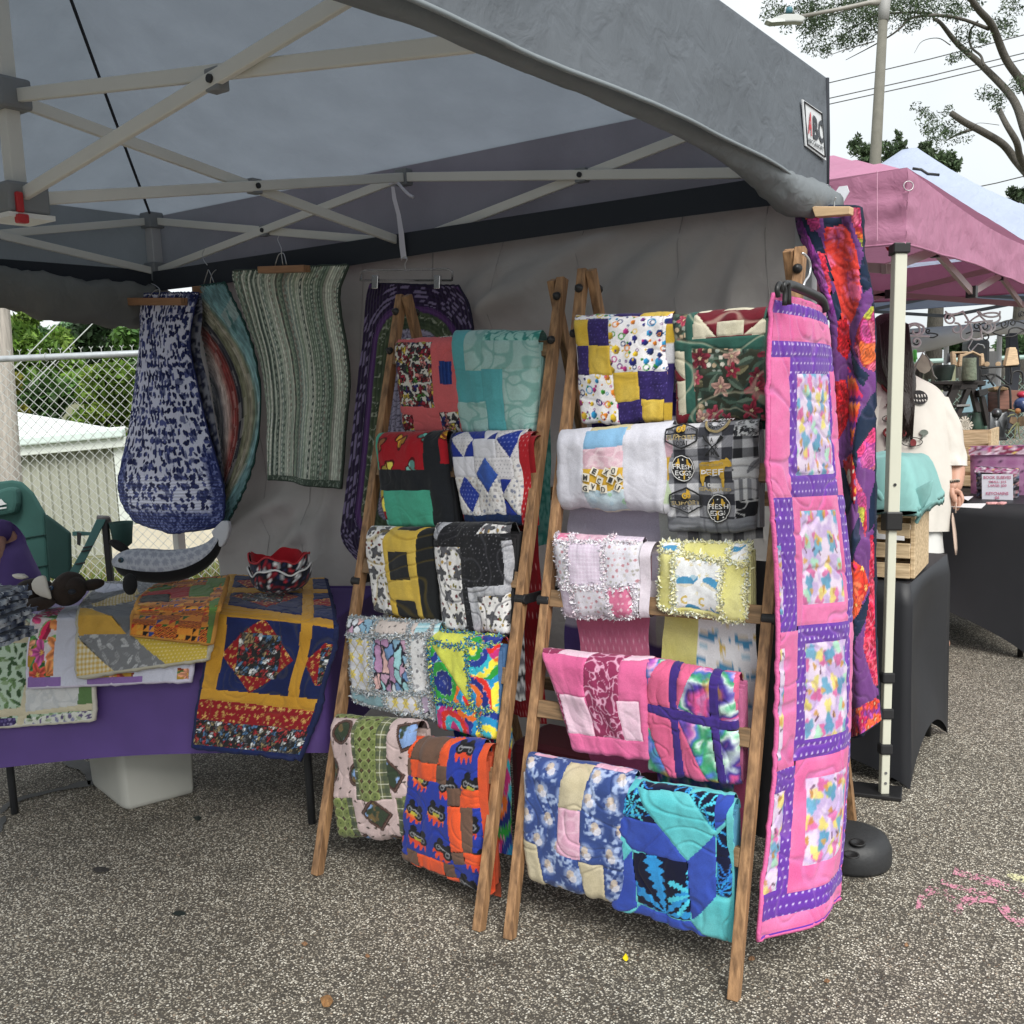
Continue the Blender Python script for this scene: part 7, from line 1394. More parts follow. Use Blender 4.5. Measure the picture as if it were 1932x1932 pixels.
# ================================================================ fence, shed, trees behind the stall
GALV = mat('galvanised', (.42, .45, .47), .4, .1, 20, metal=.4); WIREG = mat('fence_wire', (.46, .48, .46), .4, metal=.3)
def fp_(s_, z): return FP+FD*s_+np.array([0, 0, z])
t = thing('chain_link_fence', 'galvanised chain link fence with a round top rail behind the stall', 'fence', fp_(1, 0)); FZ = 1.70
MB().tube([fp_(-4, FZ), fp_(5.0, FZ)], .0225, 10).obj('top_rail', GALV, t, True)
for s_ in (-1.6, 1.45, 4.5): MB().tube([fp_(s_, -.05), fp_(s_, FZ+.05)], .028, 10).obj('fence_post', GALV, t, True)
wm = MB(); pit = .072; hz = 1.64; off = FN*-.012
for k in range(int(-2.4/pit)-23, int(4.2/pit)+1):
    for sg in (1, -1):
        s0 = k*pit; 
        a = fp_(s0, .03)+off; b = fp_(s0+sg*hz, .03+hz)+off
        if sg < 0: a = fp_(s0+hz, .03)+off; b = fp_(s0, .03+hz)+off
        lo, hi = -2.2, 4.3; d = b-a; sa = np.dot(a-FP, FD); sb_ = np.dot(b-FP, FD); t0_, t1_ = 0., 1.
        for lim in (lo, hi):
            if (sa-lim)*(sb_-lim) < 0:
                tt = (lim-sa)/(sb_-sa)
                if (lim == lo) == (sb_ > sa): t0_ = max(t0_, tt)
                else: t1_ = min(t1_, tt)
        if max(sa, sb_) <= lo or min(sa, sb_) >= hi: continue
        wm.bar(a+d*t0_, a+d*t1_, .0036, .0036, up=FN)
o = wm.obj('wire_mesh', WIREG, t); o['kind'] = 'stuff'
tw = MB()
for k in range(int(-2.2/pit), int(4.2/pit)):
    p = fp_(k*pit, FZ)+off; tw.bar(p+np.array([0, 0, .0]), p+np.array([0, 0, .045]), .004, .004, up=FN); tw.bar(p+np.array([0, 0, .045]), p+FD*.014+np.array([0, 0, .06]), .004, .004, up=FN); tw.bar(p+np.array([0, 0, .045]), p-FD*.014+np.array([0, 0, .06]), .004, .004, up=FN)
o = tw.obj('wire_barb', WIREG, t); o['kind'] = 'stuff'
for s_ in (-.6, .32, 1.25): MB().tube([fp_(s_, FZ)+np.array([.028*math.cos(g)*FN[0], .028*math.cos(g)*FN[1], .028*math.sin(g)]) for g in np.linspace(0, 6.283, 12, endpoint=False)], .003, 5, close=True).obj('tie_wire', WIREG, t, True)
o = MB().tube([ond((-4, 560), 8.2), np.array([*ond((12, 1000), 8.2)[:2], -.5])], [.085, .12], 14).obj('utility_post', mat('weathered_wood', (.36, .33, .29), .8, .22, 3, bump=.4, bscale=9, stretch=(20, 20, 1.5)), org0=ond((10, 1100), 8.2)); tag(o, 'weathered grey wooden post behind the fence at the left edge', 'post')
for k, (a, b) in enumerate((((150, 570), (40, 683)), ((215, 570), (95, 690)))):
    pa, pb = ond(a, 11), ond((b[0]-40, b[1]+40), 8.6); o = MB().tube([pa+(pa-pb)*2, pb], .006, 5).obj('guy_wire', WIREG, org0=pb); tag(o, ('upper' if k == 0 else 'lower')+' of the two pale guy wires slanting above the fence', 'wire', 'guy wires by the utility post')
# shed
dS = 13.; SHW = mat('shed_metal', (.34, .35, .29), .55, .06, 1.5); SHT = mat('shed_trim', (.62, .66, .62), .5); SHR = mat('white_roof', (.72, .76, .75), .5, .05, 2)
e0, e1 = ond((-60, 852), dS), ond((238, 826), dS); t = thing('metal_shed', 'low beige metal shed with a white roof behind the fence', 'shed', np.array([*((e0+e1)/2)[:2], -1.1])); ed = e1-e0; eL = np.linalg.norm(ed); ed /= eL; en = np.cross(ed, [0, 0, 1.])
if np.dot(en, O-e0) < 0: en = -en
np_ = 16
for k in range(np_):
    a = e0+ed*eL*.955*k/np_; b = e0+ed*eL*.955*(k+1)/np_; w_ = b-a; mb = MB(); pr = [(0, 0), (.62, 0), (.68, .05), (.86, .05), (.93, 0), (1, 0)]; v = []
    for (u_, o_) in pr: p = a+w_*u_+en*(o_-.14); v += [(p[0], p[1], p[2]-.04), (p[0], p[1], -1.15)]
    mesh('wall_panel', v, [(2*i, 2*i+1, 2*i+3, 2*i+2) for i in range(5)], SHW, t)
cp = e0+ed*eL*.94-en*.11; MB().prism((cp[0], cp[1], -1.15), (cp[0], cp[1], cp[2]-.04), ed*.075, en*.06).obj('corner_trim', SHT, t)
MB().prism(cp+ed*.02-en*.1+np.array([0, 0, -1.9]), cp+ed*.02-en*.1+np.array([0, 0, -.04]), ed*.02, en*.0+np.array([0, 0, 0])-en*.02).obj('side_wall', SHW, t)
MB().prism(e0-np.array([0, 0, .05]), e1-np.array([0, 0, .05]), en*.05, np.array([0, 0, .065])).obj('fascia', SHT, t, bevel=.01); MB().prism(e0+en*.06+np.array([0, 0, .07]), e1+en*.06+np.array([0, 0, .07]), en*.07, np.array([0, 0, .055])).obj('gutter', mat('gutter_white', (.60, .70, .67), .4), t, bevel=.02)
ra, rb_ = ond((-60, 764), dS+6), ond((262, 820), dS+2.2); q0, q1 = e0+np.array([0, 0, .12]), e1+np.array([0, 0, .12])
for k in range(8):
    f0, f1 = k/8, (k+1)/8; MB().poly([q0*(1-f0)+q1*f0, q0*(1-f1)+q1*f1, ra*(1-f1)+rb_*f1, ra*(1-f0)+rb_*f0], (0, 0, .03)).obj('roof_sheet', SHR, t, bevel=.01)
slb = [ond(p, dS-2.2) for p in ((225, 985), (420, 975), (420, 1062), (225, 1060))]; MB().poly(slb, FN*.1).obj('x', SHW) if False else None
# pale low wall right of the shed
o = MB().poly([ond(p, 11.5) for p in ((212, 1000), (420, 960), (430, 1075), (212, 1075))], FN*.2).obj('low_wall', mat('pale_block', (.55, .50, .40), .8, .06, 4)); ORG[o.name] = np.zeros(3); tag(o, 'pale cream low block wall beyond the fence under the blue rug', 'wall')
# grass at the fence foot
gv = []; gf = []; gc = []; rg = np.random.RandomState(4)
for i in range(5200):
    s_ = rg.uniform(-2.5, 3.4); d = rg.uniform(-.35, 1.6); p = FP+FD*s_+FN*d; p[2] = -.012-max(0, (d-.25)*.13) if d > .25 else 0.; hgt = rg.uniform(.03, .16)*(1.3 if d > 0 else .6); a = rg.uniform(0, 6.28); w = np.array([math.cos(a), math.sin(a), 0])*.006; l_ = np.array([rg.normal()*.05, rg.normal()*.05, hgt]); k = len(gv)
    gv += [p-w, p+w, p+l_]; gf.append((k, k+1, k+2)); c_ = H(['6f8a3a', '8f9a4a', '55702c', 'a09a66', '9a8a60'][rg.randint(5)]); gc += [c_*.8, c_*.8, c_]
t0 = bpy.data.objects.new('grass', None); bpy.data.objects.remove(t0)
o = colmesh('grass', np.array(gv), np.array(gf), np.array(gc), None, cloth_mat('leafy', .7, .05, 50, 0, 0), smooth=False); o['kind'] = 'stuff'
# trees
LEAFM = None
def leaf_mat():
    m = bpy.data.materials.new('foliage'); m.use_nodes = True; n = m.node_tree.nodes; l = m.node_tree.links; b = n['Principled BSDF']
    a = n.new('ShaderNodeAttribute'); a.attribute_name = 'Col'; l.new(a.outputs['Color'], b.inputs['Base Color']); b.inputs['Roughness'].default_value = .55; b.inputs['Specular IOR Level'].default_value = .3
    t = n.new('ShaderNodeBsdfTranslucent'); l.new(a.outputs['Color'], t.inputs['Color']); mxs = n.new('ShaderNodeMixShader'); mxs.inputs['Fac'].default_value = .3
    l.new(b.outputs['BSDF'], mxs.inputs[1]); l.new(t.outputs['BSDF'], mxs.inputs[2]); l.new(mxs.outputs['Shader'], n['Material Output'].inputs['Surface']); return m
LEAFM = leaf_mat(); BARK = mat('bark', (.085, .078, .066), .9, .35, 6, bump=.6, bscale=14, stretch=(9, 9, 2))
def foliage(parent, clumps, n, size, cols, seed, asp=.45, name='crown'):
    "clumps: (centre, radius, [flatten])"
    rg = np.random.RandomState(seed); w = np.array([c[1]**2 for c in clumps]); w = w/w.sum(); idx = rg.choice(len(clumps), n, p=w); cen = np.array([c[0] for c in clumps])[idx]; rad = np.array([c[1] for c in clumps])[idx]; fl = np.array([c[2] if len(c) > 2 else .8 for c in clumps])[idx]
    d = rg.normal(size=(n, 3)); d /= np.linalg.norm(d, axis=1, keepdims=True); rr = rad*(.45+.55*rg.rand(n)**.5)*(1+.3*rg.normal(size=n)*.5); d[:, 2] *= fl; p = cen+d*rr[:, None]
    a = rg.normal(size=(n, 3)); a[:, 2] -= .3; a /= np.linalg.norm(a, axis=1, keepdims=True); b = np.cross(a, rg.normal(size=(n, 3))); b /= np.linalg.norm(b, axis=1, keepdims=True); s_ = size*(.6+.8*rg.rand(n))[:, None]
    v = np.stack([p-a*s_*.5, p+b*s_*asp*.5, p+a*s_*.5, p-b*s_*asp*.5], 1).reshape(-1, 3); f = np.arange(4*n).reshape(-1, 4)
    cl_ = np.array([H(c) for c in cols])[(rg.rand(len(clumps))*len(cols)).astype(int)][idx]; c2 = np.array([H(c) for c in cols])[rg.randint(len(cols), size=n)]; c = (cl_*.6+c2*.4)*(.75+.5*rg.rand(n))[:, None]
    o = colmesh(name, v, f, np.clip(np.repeat(c, 4, 0), 0, 1), parent, LEAFM, smooth=False); return o
def bushy(label, px, dep, rpx, cols, seed, n=5000, size=.2, name='tree', cat='tree', trunk=True, grp='trees behind the shed', zb=-1.2):
    "px: list of clump centres in the picture (x,y,r px) at a depth"
    c0 = ond(px[0][:2], dep); t = thing(name, label, cat, np.array([c0[0], c0[1], zb]), grp); rg = random.Random(seed); cl = []; k_ = dep/F
    for (x, y, r) in px:
        for j in range(7):
            c = ond((x+rg.uniform(-.6, .6)*r, y+rg.uniform(-.6, .6)*r), dep+rg.uniform(-1, 1)*r*k_); cl.append((c, r*k_*rg.uniform(.35, .6)))
    foliage(t, cl, n, size, cols, seed)
    if trunk: MB().tube([(c0[0], c0[1], zb), (c0[0]+.1, c0[1], c0[2]*.5), c0], [.22, .16, .06], 8).obj('trunk', BARK, t, True)
    return t
G1 = ['5f7a2c', '7a8f38', '4a6426', '6f8a30']; G2 = ['3f5f2c', '56783a', '2f4a24', '4a6a30']; G3 = ['22331f', '2f4428', '1c2b1a', '38502e']
bushy('rounded yellow green bushy tree right of centre behind the shed', [(200, 745, 60), (165, 800, 50), (235, 800, 50), (215, 700, 30), (130, 830, 36)], 22, 0, G1, 3, 9000, .22)
bushy('mid green bushy tree behind the shed at the left', [(70, 770, 50), (110, 740, 40), (40, 810, 40), (95, 830, 40), (25, 750, 36)], 25, 0, G2, 5, 8000, .24)
bushy('olive brown bush beside the wooden post', [(28, 790, 26), (45, 850, 30), (20, 720, 22)], 20, 0, ['6a6a2c', '7d7a34', '5a5a28'], 7, 3500, .2)
bushy('tall light green tree standing above the fence rail at far left', [(45, 640, 46), (90, 690, 44), (20, 700, 44), (110, 650, 34), (60, 600, 22), (140, 700, 30)], 34, 0, ['54752f', '6a8a3a', '41602a', '7a9444'], 9, 9000, .34)
bushy('dark green tall tree under the rolled curtain', [(160, 660, 50), (200, 690, 50), (150, 720, 46), (190, 620, 50), (230, 650, 40), (120, 720, 40)], 42, 0, G3, 11, 10000, .40)
bushy('tall dense tree hanging over the blue rug edge', [(262, 650, 44), (250, 720, 44), (290, 690, 50), (320, 760, 60)], 38, 0, G2, 13, 7000, .36)
bushy('dark backdrop tree low behind the shed roof', [(60, 880, 60), (140, 880, 60), (220, 880, 60), (290, 860, 60), (-20, 860, 60)], 28, 0, G3, 15, 8000, .34)
bushy('small bright sapling at the shed roof corner', [(205, 868, 20), (225, 880, 16), (190, 850, 12)], 15.5, 0, ['93a93f', 'a9bd55', '7d9434'], 17, 900, .10, 'sapling', 'sapling')
bushy('hazy distant tree line low at the left horizon', [(-30, 650, 60), (10, 640, 40), (80, 655, 40), (150, 640, 50)], 70, 0, ['4a6a45', '5f7d58', '3a5a3a'], 19, 7000, .6)
# ================================================================ pink canopy next door
PKC = canvas('pink_canvas', (.52, .235, .36), .25); LEGW = mat('leg_cream', (.60, .60, .50), .4, .04, 3); PBAR = mat('beige_bar', (.34, .24, .24), .5)
pk = thing('canopy_tent', 'dusty pink pop up canopy on cream legs next to the quilt stall', 'canopy', (1.7, 1.8, 0)); X1, X0, Y0, Y1 = 3.21, .2, .29, 3.3; ZE, ZV = 1.985, 1.765
n = 30; xs = np.linspace(0, 1, n); U, V = np.meshgrid(xs, xs); X = X0+(X1-X0)*U; Y = Y0+(Y1-Y0)*V; d = np.maximum(abs(U-.5), abs(V-.5))*2; Z = ZE+.85*(1-d)-.07*np.sin(np.pi*d)+.01*(fbm(X*3, Y*3, 4)-.5)
mesh('roof', np.stack([X, Y, Z], 2).reshape(-1, 3), grid_faces(n, n), PKC, pk, True)
def pval(p0, p1, k, par=pk, m=PKC, zt=None, zb=None, sag=.03):
    zt = zt or ZE; zb = zb or ZV; p0 = np.array(p0, float); p1 = np.array(p1, float); dd = p1-p0; L_ = np.linalg.norm(dd); dd /= L_; nn = np.array([dd[1], -dd[0], 0]); u = np.linspace(0, 1, 60); v = np.linspace(0, 1, 14); U, V = np.meshgrid(u, v)
    P = p0+dd*(U*L_)[..., None]; P[..., 2] = zt+(zb-zt)*V+sag*np.sin(np.pi*U)*V*.6-.035*np.sin(np.pi*U)*(1-V)
    off = (.02*(fbm(U*8, V*1.5, k)-.5)+.03*V*(fbm(U*5, V, k+2)-.5)+.006*np.sin(V*16)*np.exp(-((np.minimum(U, 1-U))*L_/.15)**2))*np.clip(V*4, 0, 1); P = P+nn*off[..., None]
    o = mesh('valance', P.reshape(-1, 3), grid_faces(14, 60)[:, ::-1], m, par, True); MB().tube(P[-1], .004, 5).obj('hem', m, o, True); return P
pval((X1, Y0, 0), (X1, Y1, 0), 3); pval((X0, Y0, 0), (X1, Y0, 0), 8); pval((X1, Y1, 0), (X0, Y1, 0), 13); pval((X0, Y1, 0), (X0, Y0, 0), 18)
def bars(par, x0, x1, y0, y1, zu, zl, m, jm=BLK):
    c = [np.array(q, float) for q in ((x0, y0, 0), (x1, y0, 0), (x1, y1, 0), (x0, y1, 0))]
    for i in range(4):
        a, b = c[i], c[(i+1) % 4]; m_ = (a+b)/2; d = (b-a)/np.linalg.norm(b-a); nn = np.array([-d[1], d[0], 0])*.02
        for e in (a, b):
            for z0, z1 in ((zu, zl), (zl, zu)): MB().bar(zz(e, z0)+nn, zz(m_, z1)+nn, .015, .03).obj('truss_bar', m, par)
            j = (zz(e, zu)+zz(m_, zl)+zz(e, zl)+zz(m_, zu))/4+nn; MB().box(j, (.03, .03, .05), math.atan2(d[1], d[0])).obj('bracket', jm, par)
        for z in (zu, zl): MB().box(zz(m_, z)+nn, (.05, .04, .05), math.atan2(d[1], d[0])).obj('bracket', jm, par)
bars(pk, X0+.06, X1-.06, Y0+.06, Y1-.06, 1.93, 1.70, PBAR)
g0 = onz((1667, 1503), 0); gt = ony((1697, 468), .30); up_ = gt-g0
lp = lambda z: g0+up_*(z/gt[2])
MB().prism(lp(.012), lp(1.0), CR*.0135, _fw*.0135).obj('leg', LEGW, pk, bevel=.003); lg2 = MB().prism(lp(.93), lp(1.735), CR*.0185, _fw*.0185).obj('outer_leg', LEGW, pk, bevel=.003)
MB().prism(lp(.885), lp(.945), CR*.026, _fw*.026).obj('leg_lock', BLK, pk, bevel=.005); MB().prism(lp(1.735), lp(1.765), CR*.025, _fw*.025).obj('corner_bracket', BLK, pk, bevel=.003)
MB().tube([lp(1.03)-_fw*.019, lp(1.03)-_fw*.021], .005, 10).obj('lock_hole', BLK, pk)
for z in (.405, .285, .165): MB().prism(lp(z-.018), lp(z+.018), CR*.020, _fw*.020).obj('strap', mat('black_strap', (.016, .016, .018), .8), pk, bevel=.006)
for z in (.05, .085): MB().tube([lp(z)-_fw*.0135, lp(z)-_fw*.016], .0045, 10).obj('leg_hole', mat('bolt_grey', (.12, .12, .12), .4), pk)
q = onz((1666, 1502), 0); MB().box((q[0]-.03, q[1]+.01, .008), (.17, .10, .014), .2).obj('foot_plate', BLK, pk, bevel=.003)
for c in ((X0, Y0), (X0, Y1), (X1, Y1)): MB().prism((c[0], c[1], .0), (c[0], c[1], 1.76), (.019, 0, 0), (0, .019, 0)).obj('leg', LEGW, pk, bevel=.003)
rc = val = ony((1709, 355), .27); MB().tube([rc+CR*.012*math.cos(g)*1.2+CU*.014*math.sin(g)-_fw*.02 for g in np.linspace(0, 6.283, 16, endpoint=False)], .0018, 6, close=True).obj('d_ring', mat('ring_grey', (.42, .38, .40), .35, metal=.5), pk, True)
MB().poly([ony(p, .262) for p in ((1703, 362), (1715, 362), (1714, 378), (1704, 378))], (0, -.004, 0)).obj('ring_tab', PKC, pk)
q = ony((1686, 470), .30); MB().poly([ony(p, .31) for p in ((1670, 466), (1682, 466), (1682, 474), (1674, 473))], (0, .01, 0)).obj('red_tab', RED, pk)
sm_ = MB(); sm_.tube([ony((1655, 310+i*12), .268) for i in range(1, 13)], .0012, 4).obj('stitch_seam', mat('pink_seam', (.58, .32, .43), .8), pk)
# white canopy behind it
WHC = canvas('white_canvas', (.44, .50, .64), .18, .03); wtn = thing('canopy_tent', 'white pop up canopy with pointed peak behind the pink one', 'canopy', (2.9, 5.6, 0)); ap = ony((1719, 271), 5.6)
hx = 1.55; ax_, ay_ = ap[0], 5.6; n = 30; U, V = np.meshgrid(xs, xs); X = ax_-hx+2*hx*U; Y = ay_-hx+2*hx*V; d = np.maximum(abs(U-.5), abs(V-.5))*2; ze2 = 2.13; Z = ze2+(ap[2]-ze2)*(1-d)-.10*np.sin(np.pi*d)
mesh('roof', np.stack([X, Y, Z], 2).reshape(-1, 3), grid_faces(n, n), WHC, wtn, True)
for a, b in (((ax_+hx, ay_-hx, 0), (ax_+hx, ay_+hx, 0)), ((ax_-hx, ay_-hx, 0), (ax_+hx, ay_-hx, 0)), ((ax_+hx, ay_+hx, 0), (ax_-hx, ay_+hx, 0)), ((ax_-hx, ay_+hx, 0), (ax_-hx, ay_-hx, 0))): pval(a, b, 21, wtn, WHC, ze2, 1.90)
GBAR = mat('grey_bar', (.16, .17, .18), .5); bars(wtn, ax_-hx+.05, ax_+hx-.05, ay_-hx+.05, ay_+hx-.05, 2.03, 1.83, GBAR)
for c in ((-1, -1), (1, -1), (1, 1), (-1, 1)): MB().prism((ax_+c[0]*(hx-.05), ay_+c[1]*(hx-.05), 0), (ax_+c[0]*(hx-.05), ay_+c[1]*(hx-.05), 2.05), (.02, 0, 0), (0, .02, 0)).obj('leg', mat('white_leg', (.6, .6, .6), .4), wtn)
MB().tube([ond(p, 7.0) for p in ((1722, 318), (1738, 320), (1750, 328), (1772, 330))], .010, 6).obj('pole_end', BLK, wtn, True)
# ================================================================ vendor tables
BSP = mat('black_spandex', (.014, .015, .019), .55, .1, 5, bump=.1, bscale=12)
def stretch_table(label, x0, x1, y0, y1, z, arch, grp=None, loc=None):
    t = thing('vendor_table', label, 'table', ((x0+x1)/2, (y0+y1)/2, 0), grp); ring = []; sv = []
    def side(a, b, m):
        for k in range(m): f = k/m; ring.append((a[0]*(1-f)+b[0]*f, a[1]*(1-f)+b[1]*f)); sv.append(f)
    side((x0, y0), (x1, y0), 40); side((x1, y0), (x1, y1), 20); side((x1, y1), (x0, y1), 40); side((x0, y1), (x0, y0), 20); v = []; R_ = 10; c = np.array([(x0+x1)/2, (y0+y1)/2])
    for (px, py), s_ in zip(ring, sv):
        zb = arch*math.sin(math.pi*s_)**.75+.004
        for k in range(R_): t_ = k/(R_-1); p = np.array([px, py]); dd = c-p; dd /= np.linalg.norm(dd); p = p+dd*(.05*math.sin(math.pi*t_)*math.sin(math.pi*s_)+.012*math.exp(-t_*30)); v.append((p[0], p[1], z-.004+(zb-z)*t_))
    m_ = len(ring); f = [(i*R_+k, ((i+1) % m_)*R_+k, ((i+1) % m_)*R_+k+1, i*R_+k+1) for i in range(m_) for k in range(R_-1)]+[tuple(i*R_ for i in range(m_))][::1]
    mesh('table_cover', v, [q[::-1] if len(q) > 4 else q for q in f], BSP, t, True).data.polygons[-1].use_smooth = False
    MB().box(((x0+x1)/2, (y0+y1)/2, z-.022), (x1-x0-.05, y1-y0-.05, .03)).obj('table_top', BSP, t)
    for x in (x0+.06, x1-.06):
        for y in (y0+.06, y1-.06): MB().tube([(x, y, 0), (x, y, z-.03)], .014, 8).obj('leg', BLK, t, True)
    return t
stretch_table('small table in a stretched black cover beside the pink canopy leg', 1.9, 3.215, .40, 1.0, .70, .13, 'tables in black covers')
stretch_table('black covered vendor table behind the woman in the white T-shirt', 1.5, 3.36, 2.16, 2.85, .745, .30, 'tables in black covers')
def crate(label, fr_bot, bot_dep_pt, w, h, dp, nsl, rz=0., grp='pine crates on the vendor tables', m=None):
    "fr_bot: right front bottom corner"
    m = m or WG; c = np.array(fr_bot, float); a = np.array([math.cos(rz), math.sin(rz), 0]); b = np.array([-math.sin(rz), math.cos(rz), 0]); t = thing('wooden_crate', label, 'crate', c-a*w/2+b*dp/2, grp); z = np.array([0, 0, 1.])
    for e in (0, w-.014):
        o = c-a*(w-e-.014) if e else c-a*w; MB().prism(o+a*.007+b*dp/2+z*.004, o+a*.007+b*dp/2+z*h, a*.007, b*(dp/2-.007)).obj('end_panel', m, t, bevel=.002)
    sh = h/nsl
    for side in (0, dp):
        for k in range(nsl):
            p = c-a*w/2+b*(side+(.0035 if side == 0 else -.0035))+z*(sh*k+.004); MB().prism(p, p+z*(sh*.74), a*w/2, b*.0035).obj('slat', m, t, bevel=.0015)
    for k in range(3): p = c-a*w/2+b*(dp*(.2+.3*k))+z*.004; MB().prism(p, p+z*.008, a*(w/2-.015), b*.035).obj('base_slat', m, t)
    return t
cc = ony((1716, 1089), .43); cc[2] = .703; cr1 = crate('large pine crate under the folded teal shirts on the small black table', cc, None, .44, .268, .30, 4, .06)
# folded teal shirts on the crate
TEA = mat('teal_cotton', (.20, .40, .385), .9, .08, 8, bump=.5, bscale=14); t = thing('folded_shirts', 'folded teal T-shirts draped over the big pine crate', 'shirts', cc+np.array([-.2, .1, .268]))
rg = random.Random(6)
def drape(name, cx, cy, z0, sx, sy, sag, k, m):
    n = 26; U, V = np.meshgrid(np.linspace(-1, 1, n), np.linspace(-1, 1, n)); X = cx+U*sx; Y = cy+V*sy; e = np.maximum(np.clip((U-.62)/.38, 0, 1), np.clip((-V-.55)/.45, 0, 1)); Z = z0-sag*e**1.6+.03*(fbm(U*2+k, V*2, k)-.5)+.02*(fbm(U*5, V*5, k+2)-.5); X = X-.05*sx*e**2*np.sign(U); v = np.stack([X, Y, Z], 2).reshape(-1, 3)
    f = grid_faces(n, n); v2 = v-np.array([0, 0, .016]); o = mesh(name, np.concatenate([v, v2]), np.concatenate([f, f[:, ::-1]+n*n, np.array([(i, i+n*n, i+1+n*n, i+1) for i in range(n-1)]), np.array([(i*n+n-1, i*n+n-1+n*n, (i+1)*n+n-1+n*n, (i+1)*n+n-1) for i in range(n-1)])]), m, t, True); return o
c0 = cc+np.array([-.17, .14, .300])
drape('shirt_layer', c0[0], c0[1], c0[2]+.02, .22, .19, .07, 1, TEA); drape('shirt_layer', c0[0]-.01, c0[1]+.0, c0[2]+.055, .225, .2, .11, 4, TEA); drape('shirt_layer', c0[0]+.02, c0[1]-.01, c0[2]+.095, .20, .19, .16, 8, TEA)
TE2 = mat('teal_shadow', (.10, .28, .26), .9, bump=.4, bscale=14); MB().tube(spline(np.linspace(0, 1, 5), np.array([ony(p, .39) for p in ((1648, 925), (1660, 935), (1668, 948), (1672, 960), (1671, 970))]), np.linspace(0, 1, 14)), .012, 8).obj('collar', TEA, t, True)
MB().poly([ony(p, .40) for p in ((1762, 945), (1738, 960), (1724, 985), (1730, 990), (1742, 965), (1760, 952))], (0, .02, 0)).obj('sleeve', TEA, t, True, bevel=.006); MB().poly([ony(p, .405) for p in ((1722, 925), (1760, 905), (1754, 935), (1738, 965), (1724, 963))], (0, .02, 0)).obj('sleeve', TEA, t, True, bevel=.008)
WPP = mat('white_paper', (.70, .70, .72), .7)
for k, pxs in enumerate((((1648, 940), (1653, 940), (1657, 975), (1648, 990)), ((1650, 985), (1657, 1007), (1706, 1012), (1706, 1020), (1650, 1016)))): o = MB().poly([ony(p, .385) for p in pxs], (0, .003, 0)).obj('paper_sheet', WPP, org0=ony(pxs[0], .385)); tag(o, ('narrow upright white paper behind the red quilt edge', 'white paper strip across the front of the big pine crate')[k], 'paper')
# ================================================================ woman browsing the table
WX, WY = 2.80, 1.93; dWm = float(np.dot(np.array([WX, WY, 1.2])-O, _fw)); kx = dWm/F
w = thing('person', 'person with long dark hair in a white printed T-shirt, back turned, at the black table', 'person', (WX, WY, 0)); SK2 = mat('skin_light', (.50, .28, .20), .5, .06, 30, bump=.08, bscale=150); WSH = mat('white_tee', (.60, .57, .52), .85, .05, 6, bump=.5, bscale=10); HAIR = mat('dark_hair', (.018, .011, .009), .45, .3, 40, bump=.5, bscale=40, stretch=(6, 6, .6))
B_ = lambda x, y, f_=0.: at_((x, y), dWm, f_)
base = B_(1700, 1050); hipz = B_(1700, 1000)
bp = [B_(1700, 1010), B_(1702, 930), B_(1700, 830), B_(1694, 745), B_(1682, 700), B_(1671, 660, -.02), B_(1671, 628, -.02), B_(1770, 775), B_(1788, 850, .02), B_(1796, 885, .05), B_(1783, 930, .09), B_(1630, 775), B_(1612, 850), B_(1612, 930, -.10), B_(1728, 1060), B_(1730, 1150), np.array([WX+.15, WY+.10, .05]), B_(1672, 1060), B_(1672, 1150), np.array([WX-.10, WY+.12, .05]), np.array([WX+.17, WY+.28, .035]), np.array([WX-.1, WY+.3, .035])]
skinned('body', bp, [(0, 1), (1, 2), (2, 3), (3, 4), (4, 5), (5, 6), (3, 7), (7, 8), (8, 9), (9, 10), (3, 11), (11, 12), (12, 13), (0, 14), (14, 15), (15, 16), (0, 17), (17, 18), (18, 19), (16, 20), (19, 21)], [.15, .14, .15, .11, .055, .095, .09, .06, .052, .046, .034, .06, .05, .04, .09, .06, .045, .09, .06, .045, .03, .03], SK2, w)
def loft(name, rings, m, par, n=28, k=0, close=False, fold=0.):
    v = []
    if fold:
        tt = np.linspace(0, 1, len(rings)); t2_ = np.linspace(0, 1, 40); cc_ = spline(tt, np.array([r[0] for r in rings]), t2_); r1 = spline(tt, np.array([r[1] for r in rings]), t2_); r2 = spline(tt, np.array([r[2] for r in rings]), t2_); rings = list(zip(cc_, r1, r2)); n = 72
    for j, (c, rx, rz) in enumerate(rings):
        for i in range(n): g = 6.2832*i/n; fj = j/len(rings); q = 1+fold*(math.sin(7*g+5*fj)*fj+.8*math.sin(11*g-9*fj+2)*fj*fj+.7*math.sin(4*g+16*fj))+(.11 if not fold else .04)*(fbm(np.array([math.cos(g)*3+7]), np.array([math.sin(g)*3+(j*.35 if not fold else j*.09)+k]), k)[0]-.5)*2; v.append(np.array(c)+CR*rx*math.cos(g)*q-_fw*rz*math.sin(g)*q)
    m_ = len(rings); f = [(j*n+i, j*n+(i+1) % n, (j+1)*n+(i+1) % n, (j+1)*n+i) for j in range(m_-1) for i in range(n)]
    f = [q[::-1] for q in f]
    if close: f += [tuple(range(n)), tuple(range(m_*n-1, (m_-1)*n-1, -1))]
    o = mesh(name, v, f, m, par, True); sb = o.modifiers.new('sub', 'SUBSURF'); sb.levels = 1; sb.render_levels = 1; return o
rgs = [(B_(1694, 706), .055, .06), (B_(1696, 716), .10, .08), (B_(1702, 735), .165, .11), (B_(1706, 775), .205, .145), (B_(1708, 830), .205, .165), (B_(1708, 890), .205, .17), (B_(1706, 945), .205, .175), (B_(1704, 1002), .20, .175)]
sh = loft('shirt', rgs, WSH, w, k=2, fold=.022)
